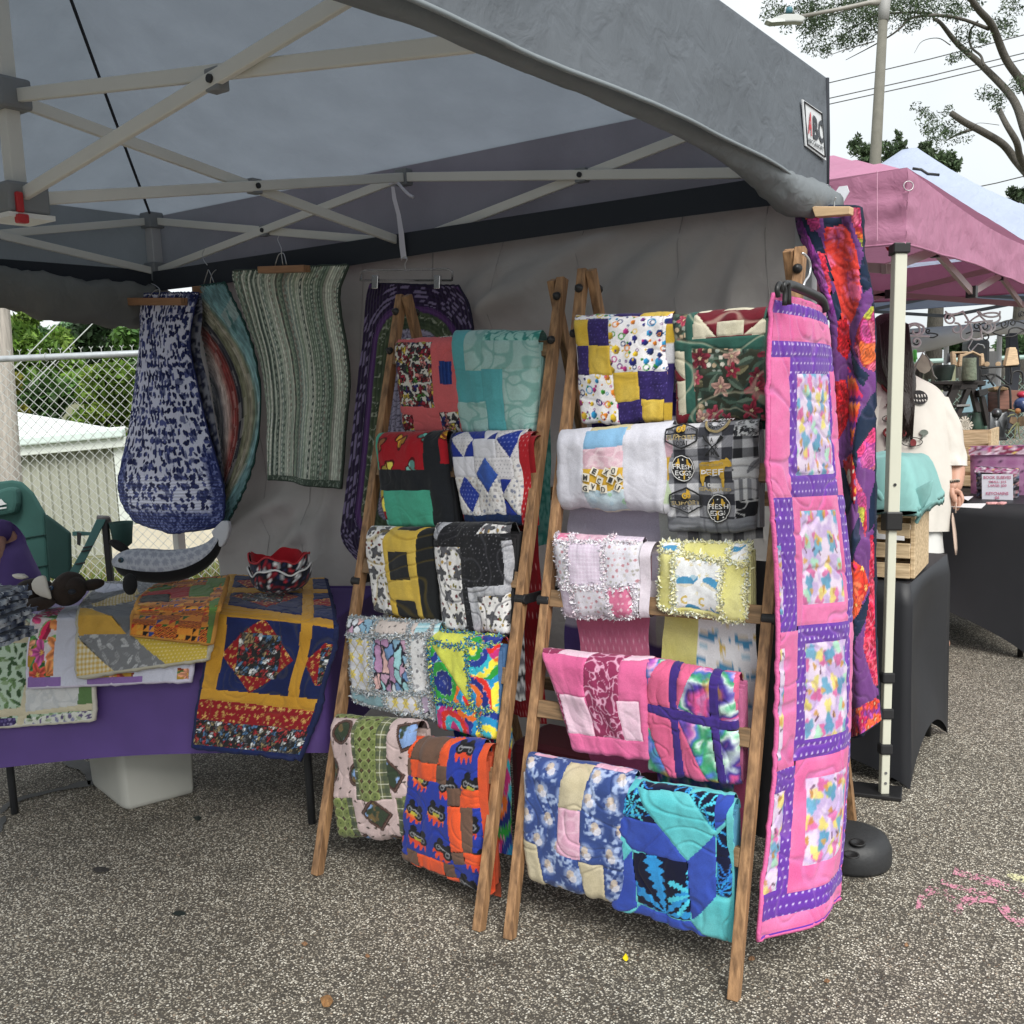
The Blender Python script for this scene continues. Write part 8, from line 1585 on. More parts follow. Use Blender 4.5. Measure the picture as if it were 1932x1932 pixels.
loft('sleeve', [(B_(1752, 752), .085, .09), (B_(1770, 800), .095, .10), (B_(1777, 850), .098, .10), (B_(1783, 880, .02), .085, .09)], WSH, sh, 18, 5, False, .03); loft('sleeve', [(B_(1655, 752), .085, .09), (B_(1636, 800), .095, .10), (B_(1624, 850), .092, .09), (B_(1620, 868), .085, .085)], WSH, sh, 18, 6)
loft('shorts', [(B_(1704, 985), .175, .16), (B_(1704, 1020), .18, .165), (B_(1704, 1042), .185, .165)], mat('white_shorts', (.62, .62, .60), .85, bump=.3, bscale=12), w, 24, 8)
hr = MB()
hair_rings = [(B_(1670, 592), .02, .03), (B_(1669, 600), .05, .08), (B_(1669, 628), .072, .11), (B_(1670, 665), .08, .115), (B_(1682, 702), .108, .10), (B_(1684, 732, .09), .075, .06), (B_(1685, 772, .13), .042, .04), (B_(1686, 806, .15), .026, .025), (B_(1686, 832, .15), .010, .01)]
ho = loft('hair', hair_rings, HAIR, w, 26, 11, True)
rg = random.Random(8); st = MB()
for i in range(60):
    x = 1643+rg.random()*52; st.tube([B_(x, 606+abs(x-1669)*.6, .115), B_(x*.9+170+rg.uniform(-4, 10), 700, .13), B_(x*.5+1686*.5+rg.uniform(-6, 12), 770, .16), B_(x*.3+1686*.7+rg.uniform(-4, 10), 825+rg.uniform(-25, 18), .17)], [.006, .006, .004, .0015], 4)
o = st.obj('hair_strand', HAIR, ho, True); o['kind'] = 'stuff'
# prints on the back of the shirt
def on_shirt(x, y, o=.016):
    ys = [706, 716, 735, 775, 830, 890, 945, 1002]; rx = np.interp(y, ys, [q[1] for q in rgs]); rz = np.interp(y, ys, [q[2] for q in rgs]); xc = np.interp(y, ys, [1694, 1696, 1702, 1706, 1708, 1708, 1706, 1704]); u_ = np.clip((x-xc)*kx/rx, -.98, .98); return B_(x, y, rz*math.sqrt(1-u_*u_)+o)
INKR = mat('print_maroon', (.16, .022, .025), .85); INKB = mat('print_dark', (.015, .014, .015), .85); INKW = mat('print_bone', (.62, .60, .56), .85); INKG = mat('print_grey', (.12, .14, .12), .85)
def z2(x, y): return (1584.2+.18*x, 579.6+.18*y)
def sh_tube(pts, w_, m, close=False): return MB().tube([on_shirt(*z2(*p)) for p in pts], w_, 5, close=close).obj('shirt_print', m, sh, True)
sh_tube(spline(np.linspace(0, 1, 8), np.array([(462, 830), (445, 795), (400, 810), (380, 870), (430, 930), (485, 970), (470, 1030), (385, 1060)], float), np.linspace(0, 1, 26)), .007, INKR)
def ell(cx, cy, rx, ry, m, w_=None): 
    p = [(cx+rx*math.cos(g), cy+ry*math.sin(g)) for g in np.linspace(0, 6.283, 18, endpoint=False)]
    if w_: return sh_tube(p, w_, m, True)
    v = [on_shirt(*z2(*q)) for q in p]+[on_shirt(*z2(cx, cy), o=.014)]; return mesh('shirt_print', v, [(18, (i+1) % 18, i) for i in range(18)], m, sh)
ell(440, 1195, 95, 40, INKB, .0018); ell(410, 1195, 38, 34, INKR); ell(410, 1195, 15, 13, INKB); ell(520, 1120, 55, 45, INKB, .0022); ell(430, 1340, 75, 55, INKR, .006); ell(510, 1350, 40, 36, INKR); ell(400, 1400, 35, 80, INKB); ell(600, 1440, 100, 45, INKB, .002); ell(610, 1450, 30, 40, INKR)
ell(705, 980, 90, 75, INKB); 
for i in range(5):
    for j in (0, 1): sh_tube([(640+i*30, 955+j*55-abs(i-2)*3), (645+i*30, 985+j*45-abs(i-2)*3)], .0036, INKW)
ell(720, 1345, 45, 30, INKG); sh_tube([(710, 1370), (690, 1410)], .004, INKG)
sh_tube([(360, 1520), (420, 1530), (480, 1545)], .005, INKR); sh_tube([(365, 1570), (440, 1575)], .004, INKR)
# hand: palm, four fingers and a thumb closing on a strap
hc = B_(1784, 935, .09); fr2 = lambda x, y, f_=0.: B_(1584.2+.18*x, 888.7+.18*y, .09+f_)
hp = [fr2(1085, 110), fr2(1095, 170), fr2(1110, 215)]; hrad = [.030, (.036, .022), (.034, .020)]; he = [(0, 1), (1, 2)]
fing = [((1075, 240), (1080, 300), (1085, 350), (1080, 372)), ((1105, 250), (1112, 310), (1110, 370), (1108, 395)), ((1135, 250), (1145, 310), (1142, 375), (1135, 412)), ((1160, 235), (1172, 290), (1165, 335), (1158, 360))]
for k, fg in enumerate(fing):
    b_ = len(hp); hp += [fr2(q[0], q[1], .012*math.sin(i*1.2)+.004*k) for i, q in enumerate(fg)]; hrad += [.011, .0095, .0085, .007]; he += [(2, b_), (b_, b_+1), (b_+1, b_+2), (b_+2, b_+3)]
b_ = len(hp); hp += [fr2(1065, 190, .02), fr2(1062, 250, .03), fr2(1085, 310, .03), fr2(1100, 335, .026)]; hrad += [.013, .012, .0095, .008]; he += [(1, b_), (b_, b_+1), (b_+1, b_+2), (b_+2, b_+3)]
skinned('hand', hp, he, hrad, SK2, w, 2)
brc = MB()
for k, (dy, m_) in enumerate(((0, 0), (7, 0))):
    p = [fr2(1090+62*math.cos(g), 112+dy*2.2+12*math.sin(g)-.12*62*math.cos(g), .034*math.sin(g)*-1) for g in np.linspace(0, 6.283, 22, endpoint=False)]; br = thing('bracelet', ('pale bead bracelet on the wrist over the black table', 'dark bead bracelet with a charm on the wrist over the black table')[k], 'bracelet', p[0], 'bead bracelets on the wrist')
    for i, q in enumerate(p): MB().lathe(q, [(.001, -.004), (.0036, -.0025), (.0042, 0), (.0036, .0025), (.001, .004)], 6).obj('bead', mat(('bead_pale', 'bead_dark')[k], ((.5, .42, .34), (.04, .04, .03))[k], .4), br, True)
t = thing('lanyard_strap', 'beige wrist strap held in the hand, hanging in front of the black table', 'strap', fr2(1110, 400)); STB = mat('beige_webbing', (.50, .38, .31), .85, bump=.3, bscale=150)
MB().tube([fr2(1112, 280, .02), fr2(1108, 380, .02), fr2(1106, 440, .02)], .003, 6).obj('cord', STB, t, True)
lw = [(1090, 440, 14), (1096, 520, 24), (1100, 620, 26), (1100, 720, 26), (1104, 800, 24), (1110, 870, 16)]; v = []
for x, y, h_ in lw: v += [fr2(x-h_, y, .02+.01*math.sin(y*.01)), fr2(x+h_, y, .0+.01*math.sin(y*.01))]
o = mesh('webbing', v, [(2*i, 2*i+1, 2*i+3, 2*i+2) for i in range(5)], STB, t, True); so_ = o.modifiers.new('thick', 'SOLIDIFY'); so_.thickness = .003
# ================================================================ goods on the far table
t2 = lambda p, y=2.2: ony(p, y)
GNG = mat('pink_gingham', (.55, .30, .46), .85, .12, 90)
def pouch(label, px, y, th, fb, k, trim=None):
    P_ = np.array([ony(p, y) for p in px]); t = thing('book_sleeve', label, 'book sleeve', P_.mean(0)*[1, 1, 0]+[0, 0, .747], 'padded book sleeves'); n = 22; U, V = np.meshgrid(np.linspace(0, 1, n), np.linspace(0, 1, n)); P = (P_[0]*(1-U[..., None])+P_[1]*U[..., None])*(1-V[..., None])+(P_[3]*(1-U[..., None])+P_[2]*U[..., None])*V[..., None]; puff = th*(np.sin(np.pi*U)*np.sin(np.pi*V))**.4
    X, Y = U*.3, V*.3
    for sg, nm in ((-1, 'front'), (1, 'back')): Q = P+np.array([0, 1, 0])*(sg*puff)[..., None]; f = grid_faces(n, n); colmesh(nm, Q.reshape(-1, 3), f[:, ::-1] if sg < 0 else f, fb(X.ravel(), Y.ravel()), t)
    if trim is not None:
        U, V = np.meshgrid(np.linspace(0, 1, n), np.linspace(0, .16, 6)); P = (P_[0]*(1-U[..., None])+P_[1]*U[..., None])*(1-V[..., None])+(P_[3]*(1-U[..., None])+P_[2]*U[..., None])*V[..., None]-np.array([0, 1, 0])*(th*1.0+.004); colmesh('flap', P.reshape(-1, 3), grid_faces(6, n)[:, ::-1], trim(U.ravel()*.3, V.ravel()*.3), t)
    return t
gp_ = lambda x, y: (1584.2+.18*x, 579.6+.18*y)
KF = flowers('18161c', ['b8868f', '8f93a8', 'c9a05a', '5f6a86'], ['3a3a44', '6f6a70'], .06, 601, 1.0, 'd8b08a')
pouch('large pink gingham book sleeve with floral flap at the right edge', [gp_(1365, 1455), gp_(2150, 1440), gp_(2150, 2010), gp_(1375, 2020)], 2.52, .03, speck('a06a96', ['4a2f4a'], .06, .1, 3, gingham('9a6690', 'b184a8', .006)), 1, flowers('c9b3c4', ['8f3a5a', '6a3a5f', 'd9c0d0'], ['9a6f96', 'a94a6a'], .035, 611))
pouch('small black floral pouch leaning behind the price sign', [gp_(1425, 1665), gp_(1885, 1690), gp_(1880, 2020), gp_(1440, 2030)], 2.36, .025, KF, 2, flowers('c9a9c0', ['d8c9d6', '8f3f66'], ['a05a86'], .03, 621))
pouch('tall black pouch at the far right edge of the table', [gp_(1900, 1500), gp_(2200, 1490), gp_(2200, 1990), gp_(1900, 2000)], 2.60, .03, KF, 3)
t = thing('price_sign', 'small white BOOK SLEEVES price sign standing on the black table', 'sign', t2(gp_(1650, 2040)))
sg_ = [gp_(1490, 1752), gp_(1814, 1752), gp_(1816, 2040), gp_(1492, 2040)]; MB().poly([ony(p, 2.30) for p in sg_], (0, .006, 0)).obj('sign_card', mat('sign_white', (.66, .66, .74), .5), t)
INKP = mat('sign_pink', (.50, .16, .26), .6)
for tx, x0, y0, x1, y1 in (('BOOK SLEEVES', 1508, 1768, 1798, 1800), ('SMALL: $15', 1562, 1818, 1746, 1846), ('LARGE: $20', 1558, 1856, 1750, 1886), ('KEYCHAINS', 1534, 1936, 1770, 1968), ('$6', 1626, 1980, 1674, 2014)):
    v, f = fit_text(tx, lambda s_, q_2: ony(gp_(x0+(x1-x0)*s_, y0+(y1-y0)*q_2), 2.297), .025); mesh('lettering', v, f, INKP, t)
for k, (a, b, z) in enumerate((((990, 2065), (1540, 2110), 0), ((1195, 1990), (1400, 2030), .0))):
    q0 = gp_(*a); q1 = gp_(*b); pp = [onz((q0[0], q0[1]), .751+.003*k), onz((q1[0], q0[1]-1), .751+.003*k), onz((q1[0]-10, q1[1]), .751+.003*k), onz((q0[0]+18, q1[1]-4), .751+.003*k)]
    o = MB().poly(pp, (0, 0, .002)).obj('paper_sheet', WPP, org0=pp[0]); tag(o, ('large white leaflet lying flat on the black table by the hand', 'small white leaflet near the price sign')[k], 'paper')
for k, x in enumerate((1600, 1700)): q = onz(gp_(x, 2055), .755); o = MB().box(q, (.05, .03, .01), .4+k).obj('keychain', mat('keychain_pink', (.6, .3, .3), .6, .3, 80), org0=q, bevel=.004); tag(o, ('left', 'right')[k]+' of the two pink keychains in front of the price sign', 'keychain', 'keychains by the sign')
cb_ = ony(gp_(1545, 1850), 2.75); crate('wide pine crate under the pottery mugs on the far table', (cb_[0], 2.75, .747), None, .46, .0+float(ony(gp_(1545, 1285), 2.75)[2]-.747), .26, 4, 0.)
cs_ = ony(gp_(1235, 2110), 2.45); crate('small pine crate by the bracelet wrist', (cs_[0], 2.45, .747), None, .2, .20, .16, 4, .2)
# pottery stall further back: each piece stands on its own support
dB = 5.9; kB = dB/F; zb_ = lambda x, y: (1684.7+.128*x, 587.3+.128*y)
DKW = mat('dark_wood', (.022, .016, .014), .6, .2, 6); IRN = mat('wrought_iron', (.012, .012, .013), .5); IRW = mat('white_iron', (.70, .70, .70), .5); CLG = mat('clay_green', (.10, .20, .15), .35, .4, 14, col2=(.25, .38, .30)); CLD = mat('clay_dark', (.06, .065, .055), .4, .3, 12)
def q3(x, y, dd=0.): return ond(zb_(x, y), dB+dd)
tb3 = stretch_table('low black vendor table under the pottery stall', 2.0, 4.2, 3.30, 4.05, .745, .2, 'tables in black covers')
st_ = thing('step_stool', 'dark wooden A-frame step stool with a plank top in the pottery stall', 'stool', q3(1000, 1900))
MB().poly([q3(*p) for p in ((560, 1030), (1380, 1020), (1370, 1095), (570, 1075))][::-1], _fw*.25).obj('plank', DKW, st_, bevel=.004)
for a, b, w_ in (((960, 1080), (770, 1480), 60), ((1190, 1150), (1270, 1480), 32), ((1330, 1250), (1420, 1680), 30), ((1130, 1130), (960, 1560), 36)): MB().poly([q3(a[0]-w_, a[1]), q3(a[0]+w_, a[1]), q3(b[0]+w_, b[1]), q3(b[0]-w_, b[1])][::-1], _fw*.04).obj('leg', DKW, st_)
MB().poly([q3(*p) for p in ((890, 1050), (1250, 1050), (1250, 1140), (860, 1160))][::-1], _fw*.03).obj('apron', DKW, st_)
def pot(label, cx, top, bot, rt, rb2, m, dd=0., handle=0, belly=0., cat='pot', name='clay_pot'):
    c = q3(cx, bot, dd); hh = (bot-top)*.128*kB; t = thing(name, label, cat, c, 'pottery on the far stall'); r0, r1 = rb2*.128*kB, rt*.128*kB; MB().lathe(c, [(r0*.9, 0), (r0, hh*.06), (r0+(r1-r0)*.45+belly*r1, hh*.45), (r1*(1+belly*.4), hh*.8), (r1, hh), (r1*.86, hh), (r1*.8, hh*.5)], 22).obj('vessel', m, t, True)
    if handle: MB().tube([c+CR*handle*(r1*.95)+CU*hh*.85, c+CR*handle*(r1*1.7)+CU*hh*.8, c+CR*handle*(r1*1.85)+CU*hh*.5, c+CR*handle*(r1*1.0)+CU*hh*.25], .009, 8).obj('handle', m, t, True)
    return t
pot('dark olive clay mug with handle on the wide crate', 850, 1465, 1740, 92, 100, CLD, .1, 1, .08, 'mug', 'clay_mug'); pot('glazed green clay jug on the wide crate', 1260, 1465, 1740, 85, 115, CLG, .1, -1, .25, 'jug', 'clay_jug'); pot('wide dark green clay planter on the stool plank', 745, 790, 1022, 155, 115, mat('clay_slate', (.045, .07, .06), .5, .3, 10), .05)
pot('green textured clay vase on the stool plank', 1120, 690, 1022, 95, 108, mat('clay_sage', (.26, .31, .22), .6, .2, 60, bump=.5, bscale=90), .0, 0, 0., 'vase', 'clay_vase'); pot('dark brown pot left of the planter', 380, 850, 1020, 70, 55, CLD, .1)
t = thing('flower_cluster', 'cream daisy flowers in a dark bottle between the mug and the jug', 'flowers', q3(1060, 1740)); pot_ = MB().lathe(q3(1060, 1740, .05), [(.022, 0), (.026, .04), (.012, .06), (.012, .075)], 12).obj('bottle', BLK, t, True)
fm = MB(); 
for cx, cy in ((1060, 1620), (1110, 1680), (1040, 1700)):
    for k in range(9): g = 6.28*k/9; fm = MB(); a_ = q3(cx, cy, -.02); e_2 = a_+(CR*math.cos(g)+CU*math.sin(g))*.030; s2 = (CR*-math.sin(g)+CU*math.cos(g))*.006; fm.add([a_-s2*.3, a_+s2*.3, e_2+s2, e_2-s2], [(0, 1, 2, 3)]).obj('petal', mat('petal_cream', (.65, .60, .50), .7), t)
def iron(label, curves, m, dd, w_=.0045, cat='scroll', grp='wrought iron scrolls'):
    t = thing('iron_scroll', label, cat, q3(*curves[0][0], dd), grp)
    for c in curves: c = np.array(c, float); P = spline(np.linspace(0, 1, len(c)), c, np.linspace(0, 1, 10*len(c))); MB().tube([q3(p[0], p[1], dd) for p in P], w_, 6).obj('scroll', m, t, True)
    return t
def spir(cx, cy, r, a0, turns, n=12): return [(cx+r*(1-.75*i/n)*math.cos(a0+turns*6.283*i/n), cy+r*(1-.75*i/n)*math.sin(a0+turns*6.283*i/n)) for i in range(n+1)]
iron('large white wrought iron scroll hanging under the far canopy', [[(770, 0), (820, 40), (930, 40), (1040, 0)], [(800, 30)]+spir(850, 110, 88, 3.9, -1.2), [(1020, 0), (1090, 100), (1160, 260), (1150, 380), (1080, 425), (1010, 390), (1010, 300), (1080, 220), (1200, 100), (1380, 30), (1540, 30), (1580, 100), (1520, 160), (1400, 160), (1300, 80), (1240, 0)], spir(930, 260, 90, 4.5, 1.1), spir(1390, 230, 100, 3.4, -1.1), [(1060, 160), (1200, 170), (1330, 150), (1470, 140)], [(1490, 160), (1500, 260), (1400, 320), (1300, 290), (1310, 400), (1200, 415), (1120, 370)], [(1270, 0), (1330, 60), (1450, 85), (1560, 60), (1580, 0)]], IRW, -.3, .0055)
iron('white iron scroll bracket beside the cream canopy leg', [[(150, 365), (540, 370)], spir(330, 290, 110, 2.9, 1.1), spir(340, 450, 100, 3.4, -1.1), [(150, 330), (200, 220), (330, 180), (450, 230), (440, 320), (340, 350)]], IRW, -.35, .006)
iron('long black wrought iron scroll panel at the right', [[(1420, 300), (1550, 190), (1700, 135), (1850, 150), (1960, 190)], [(1440, 310), (1600, 260), (1690, 220), (1700, 150)], [(1420, 290), (1560, 350), (1750, 375), (1900, 300), (1990, 270)], spir(1640, 190, 60, 0, 1.3), spir(1760, 170, 60, 3, 1.3), [(1700, 380), (1720, 270), (1830, 240), (1960, 290)], spir(1240, 220, 60, 0, -1.3), spir(1350, 230, 80, 2, 1.2), spir(1360, 380, 66, 4, 1.2), [(1080, 330), (1200, 290), (1310, 300), (1420, 290)], spir(1900, 40, 50, 2, 1.4)], IRN, -.1, .004)
iron('small black iron scroll behind the white bracket', [spir(520, 290, 40, 1, 1.2), [(170, 330), (300, 320), (420, 300)], [(540, 320), (620, 330), (660, 350), (600, 385), (540, 385)], spir(340, 440, 60, 0, 1.2)], IRN, .05, .004)
iron('black iron plant stand beside the dark step stool', [spir(780, 1130, 45, 0, .999), spir(670, 1215, 48, 0, .999), [(860, 1080), (840, 1300), (830, 1480)], [(700, 1250), (690, 1400), (700, 1560)], [(615, 1040), (620, 1200)]], IRN, .05, .0075)
iron('black iron arch trellis in front of the red wooden box', [[(1560, 1460), (1560, 1200), (1590, 1110), (1650, 1090), (1710, 1120), (1730, 1220), (1735, 1440)], [(1740, 1070), (1760, 920), (1830, 880), (1900, 900), (1920, 980), (1910, 1060)]], IRN, .0, .0065)
iron('black folding iron shelf frame holding the wooden pieces', [[(1290, 840), (1290, 1420)], [(1290, 835), (1850, 800)], [(1300, 950), (1500, 935), (1700, 1080)], [(1370, 940), (1490, 1100)], [(1510, 940), (1400, 1060)], [(1740, 820), (1745, 1080)]], IRN, .12, .0065)
def flat(name, label, pts, th, m, cat, dd=0., grp=None, bev=.003):
    o = MB().poly([q3(p[0], p[1], dd) for p in pts][::-1], _fw*th).obj(name, m, org0=q3(*pts[0], dd), bevel=bev); tag(o, label, cat, grp); return o
PIN = mat('pale_pine', (.58, .42, .26), .65, .15, 8, stretch=(3, 3, 20))
flat('wooden_board', 'tapered pale wooden board standing on the iron shelf', [(1720, 530), (1815, 530), (1855, 790), (1660, 805)], .04, PIN, 'board', .1); flat('wooden_board', 'narrow second wooden board behind the tapered one', [(1790, 560), (1830, 560), (1865, 780), (1800, 790)], .03, PIN, 'board', .16)
t = thing('wooden_toy_truck', 'pale wooden toy frame with round wheels behind the green vase', 'wooden toy', q3(1150, 810, .15))
for pl in ([(870, 590), (920, 590), (950, 800), (880, 800)], [(900, 595), (1110, 590), (1110, 612), (900, 618)], [(990, 630), (1030, 630), (1030, 810), (970, 810)], [(1010, 640), (1180, 575), (1200, 600), (1030, 670)], [(1180, 580), (1310, 640), (1300, 665), (1180, 605)], [(1300, 620), (1340, 620), (1360, 800), (1300, 800)]): MB().poly([q3(x, y, .15) for x, y in pl][::-1], _fw*.03).obj('frame_piece', PIN, t, bevel=.003)
for cx in (1385, 1550): MB().tube([q3(cx, 780, .12), q3(cx, 780, .18)], 38*.128*kB, 18).obj('wheel', PIN, t, bevel=.003)
t = thing('hanging_tag', 'lace edged paper tag hanging from wire beside the pole', 'tag', q3(450, 600)); tagp = [(440, 620), (600, 770), (565, 830), (540, 880), (470, 920), (400, 890), (350, 830), (310, 800)]
MB().poly([q3(*p, -.2) for p in tagp][::-1], _fw*.004).obj('paper_tag', mat('aged_paper', (.50, .47, .38), .8, .1, 40), t); MB().tube([q3(*p, -.2) for p in ((300, 960), (350, 780), (450, 590), (540, 720), (600, 940), (650, 1000))], .004, 6).obj('wire_loop', mat('wire_grey', (.35, .35, .33), .5), t, True)
hg = MB().tube([q3(*p, -.15) for p in ((1170, 430), (1110, 540), (1140, 590), (1180, 560), (1250, 480), (1330, 500), (1350, 545))], .0035, 6).obj('wire_hook', STEEL, org0=q3(1170, 430, -.15)); tag(hg, 'thin steel wire hook hanging from the large white scroll', 'hook')
t = thing('angel_ornament', 'dark metal angel ornament with spread wings on the far table', 'ornament', q3(1560, 1900)); MTL = mat('pewter', (.10, .105, .11), .35, metal=.8)
for pl in ([(1430, 1480), (1490, 1510), (1530, 1600), (1540, 1860), (1440, 1880), (1420, 1700)], [(1690, 1470), (1600, 1500), (1540, 1600), (1540, 1860), (1640, 1880), (1700, 1640)], [(1490, 1600), (1580, 1600), (1700, 1900), (1440, 1905)]): MB().poly([q3(x, y, -.2) for x, y in pl][::-1], _fw*.02).obj('wing', MTL, t, True, bevel=.006)
blob('head', q3(1530, 1500, -.2), (.028, .03, .028), MTL, t)
t = thing('butterfly_ornament', 'brown butterfly ornament with long leaves at the right edge', 'ornament', q3(1830, 1880)); BFL = mat('butterfly_brown', (.20, .13, .07), .7, .3, 30)
for pl in ([(1830, 1560), (1740, 1550), (1720, 1640), (1790, 1680), (1840, 1620)], [(1850, 1560), (1960, 1540), (1970, 1680), (1880, 1700), (1845, 1620)]): MB().poly([q3(x, y, -.25) for x, y in pl][::-1], _fw*.01).obj('wing', BFL, t, bevel=.003)
blob('bud', q3(1840, 1470, -.25), (.016, .02, .016), mat('orange_bud', (.5, .22, .08), .6), t)
for a, b in (((1830, 1640), (1700, 1800)), ((1840, 1640), (1790, 1880)), ((1850, 1640), (1870, 1880)), ((1800, 1480), (1700, 1450)), ((1790, 1520), (1690, 1560))): MB().tube([q3(*a, -.25), q3((a[0]+b[0])/2-10, (a[1]+b[1])/2-10, -.25), q3(*b, -.25)], [.005, .004, .002], 5).obj('leaf', mat('dry_leaf', (.26, .27, .13), .7), t)
flat('glass_disc', 'pale blue round glass panel standing behind the step stool', [(1480+190*math.cos(g)-100, 1260+250*math.sin(g)) for g in np.linspace(0, 6.283, 26, endpoint=False)], .012, mat('blue_glass', (.28, .42, .50), .1, .2, 6), 'glass panel', .35)
flat('blue_sheet', 'pale turquoise painted board seen through the stool legs', [(1080, 1220), (1240, 1180), (1260, 1480), (990, 1500)], .01, mat('turquoise_board', (.36, .58, .66), .5, .08, 6), 'board', .3)
flat('wooden_box', 'reddish brown wooden box at the right of the pottery stall', [(1570, 1150), (1960, 1170), (1960, 1440), (1575, 1450)], .2, mat('red_wood', (.17, .07, .045), .6, .25, 5, stretch=(2, 2, 16)), 'box', .2); flat('brown_wrap', 'crumpled brown paper on top of the reddish box', [(1480, 1110), (1600, 1100), (1720, 1130), (1700, 1165), (1490, 1160)], .1, mat('kraft_paper', (.36, .24, .13), .8, .2, 10), 'paper', .15, None, .01)
blob_o = blob('bird_ornament', q3(1900, 1380, -.1), (.045, .055, .045), mat('blue_glaze', (.05, .08, .19), .2, .4, 14), None); tag(blob_o, 'round blue glazed ornament with a red crest at the right edge', 'ornament'); blob_c = blob('crest', q3(1905, 1230, -.1), (.03, .03, .02), mat('red_glaze', (.45, .03, .06), .3), blob_o)
flat('grey_tray', 'small grey tray hanging between the stool legs', [(940, 1375), (1140, 1368), (1145, 1400), (940, 1410)], .06, mat('tray_grey', (.28, .28, .27), .5), 'tray', -.02); flat('clamp', 'black clamp on the corner of the stool plank', [(1260, 1160), (1400, 1130), (1410, 1200), (1370, 1240), (1280, 1260)], .05, BLK, 'clamp', -.05)
flat('orange_box', 'small orange wooden box left of the iron stand', [(530, 1130), (630, 1130), (630, 1320), (560, 1260)], .05, mat('orange_wood', (.40, .20, .08), .6), 'box', .2); flat('green_bottle', 'bright green bottle hanging behind the lace tag', [(310, 560), (360, 560), (365, 680), (340, 760), (315, 690)], .03, mat('green_plastic', (.10, .60, .08), .3), 'bottle', .1, None, .008); flat('slate_tray', 'dark grey triangular tray leaning right of the planter', [(820, 610), (900, 680), (880, 730), (800, 770)], .02, mat('slate', (.13, .14, .15), .6), 'tray', .2)
# behind the pottery stall
wc = ond((1810, 735), 8.6); Ub, Vb = np.meshgrid(np.linspace(0, 1, 40), np.linspace(0, 1, 10)); A0, A1 = ond((1640, 626), 8.6), ond((2010, 598), 8.6); P = A0*(1-Ub[..., None])+A1*Ub[..., None]; P = P-np.array([0, 0, 1.])*(Vb*(.16+.05*np.sin(Ub*7)))[..., None]-_fw*(.10*np.sin(Vb*3.14))[..., None]*(.6+.4*np.sin(Ub*23))[..., None]
o = mesh('rolled_tarp', P.reshape(-1, 3), grid_faces(10, 40)[:, ::-1], mat('white_tarp', (.60, .60, .60), .7, bump=.3, bscale=8), None, True, org0=A0); tag(o, 'white tarp rolled up along the back of the far canopy', 'tarp'); o.modifiers.new('s', 'SOLIDIFY').thickness = .04
for k, x in enumerate((1786, 1886)): b = ond((x, 622), 8.8); o = MB().tube([(b[0], b[1], 0), b], .022, 8).obj('pole', mat('white_leg', (.6, .6, .6), .4), org0=(b[0], b[1], 0)); tag(o, ('left', 'right')[k]+' white pole behind the pottery stall', 'pole', 'poles behind the pottery stall')
bx = ond((1840, 700), 9.2); o = MB().box((bx[0], bx[1], .80), (.20, .18, 1.6), .5).obj('gas_heater', mat('grey_cover', (.12, .125, .13), .7), org0=(bx[0], bx[1], 0), bevel=.03); tag(o, 'tall grey covered appliance behind the pottery stall', 'cover')
bx = ond((1868, 700), 10); tr = thing('louvred_cabinet', 'white louvred cabinet far behind the pottery stall', 'cabinet', (bx[0], bx[1], 0)); MB().box((bx[0], bx[1], .75), (.16, .12, 1.5), .55).obj('cabinet_body', mat('cab_dark', (.10, .10, .10), .6), tr)
for k in range(9): MB().box((bx[0]-.03, bx[1]-.07, .2+.16*k), (.15, .03, .09), .55).obj('louvre', mat('louvre_white', (.5, .5, .48), .5), tr)
bx = ond((1912, 650), 6.8); o = MB().poly([ond(p, 6.8) for p in ((1905, 628), (1920, 628), (1926, 690), (1914, 810), (1902, 810), (1904, 690))][::-1], _fw*.06).obj('black_post', mat('post_navy', (.025, .028, .04), .6), org0=bx, bevel=.006); tag(o, 'dark padded post at the right of the pottery stall', 'post')
# distant fence and hedges on the right
def rfence():
    a, b = ond((1640, 686), 13.), ond((2000, 664), 13.); t = thing('chain_link_fence', 'green chain link fence far behind the pottery stall', 'fence', ((a[0]+b[0])/2, (a[1]+b[1])/2, 0)); d = (b-a); L_ = np.linalg.norm(d[:2]); d[2] = 0; d /= L_; zt = float(a[2]); gm = mat('green_wire', (.13, .19, .16), .5)
    p = lambda s_, z: np.array([a[0], a[1], z])+d*s_
    MB().tube([p(-.5, zt), p(L_+.5, zt)], .03, 8).obj('top_rail', mat('green_rail', (.30, .42, .38), .5), t); m = MB()
    for k in range(int(L_/.09)+14): m.bar(p(k*.09-1.2, 0), p(k*.09, 1.2), .008, .008, up=_fw); m.bar(p(k*.09, 0), p(k*.09-1.2, 1.2), .008, .008, up=_fw)
    o = m.obj('wire_mesh', gm, t); o['kind'] = 'stuff'
    for s_ in (0, L_*.5, L_): MB().tube([p(s_, 0), p(s_, zt)], .035, 8).obj('fence_post', gm, t)
rfence()
RG = 'trees behind the right stalls'
for k, (pp, dp_, cs, sd, lb_) in enumerate((([(1720, 650, 14), (1700, 660, 16), (1680, 650, 16)], 22, G2, 31, 'pale hedge tree seen between the pole and the tag'), ([(1810, 652, 16), (1830, 656, 14), (1796, 654, 12), (1850, 660, 12)], 20, G3, 33, 'dark green hedge tree behind the stool'), ([(1896, 650, 14), (1920, 655, 18), (1940, 648, 22)], 18, ['5c7550', '74906a', '46603f'], 35, 'light green bush at the far right edge'))):
    bushy(lb_, pp, dp_, 0, cs, sd, 3500, .22, grp=RG, zb=0)
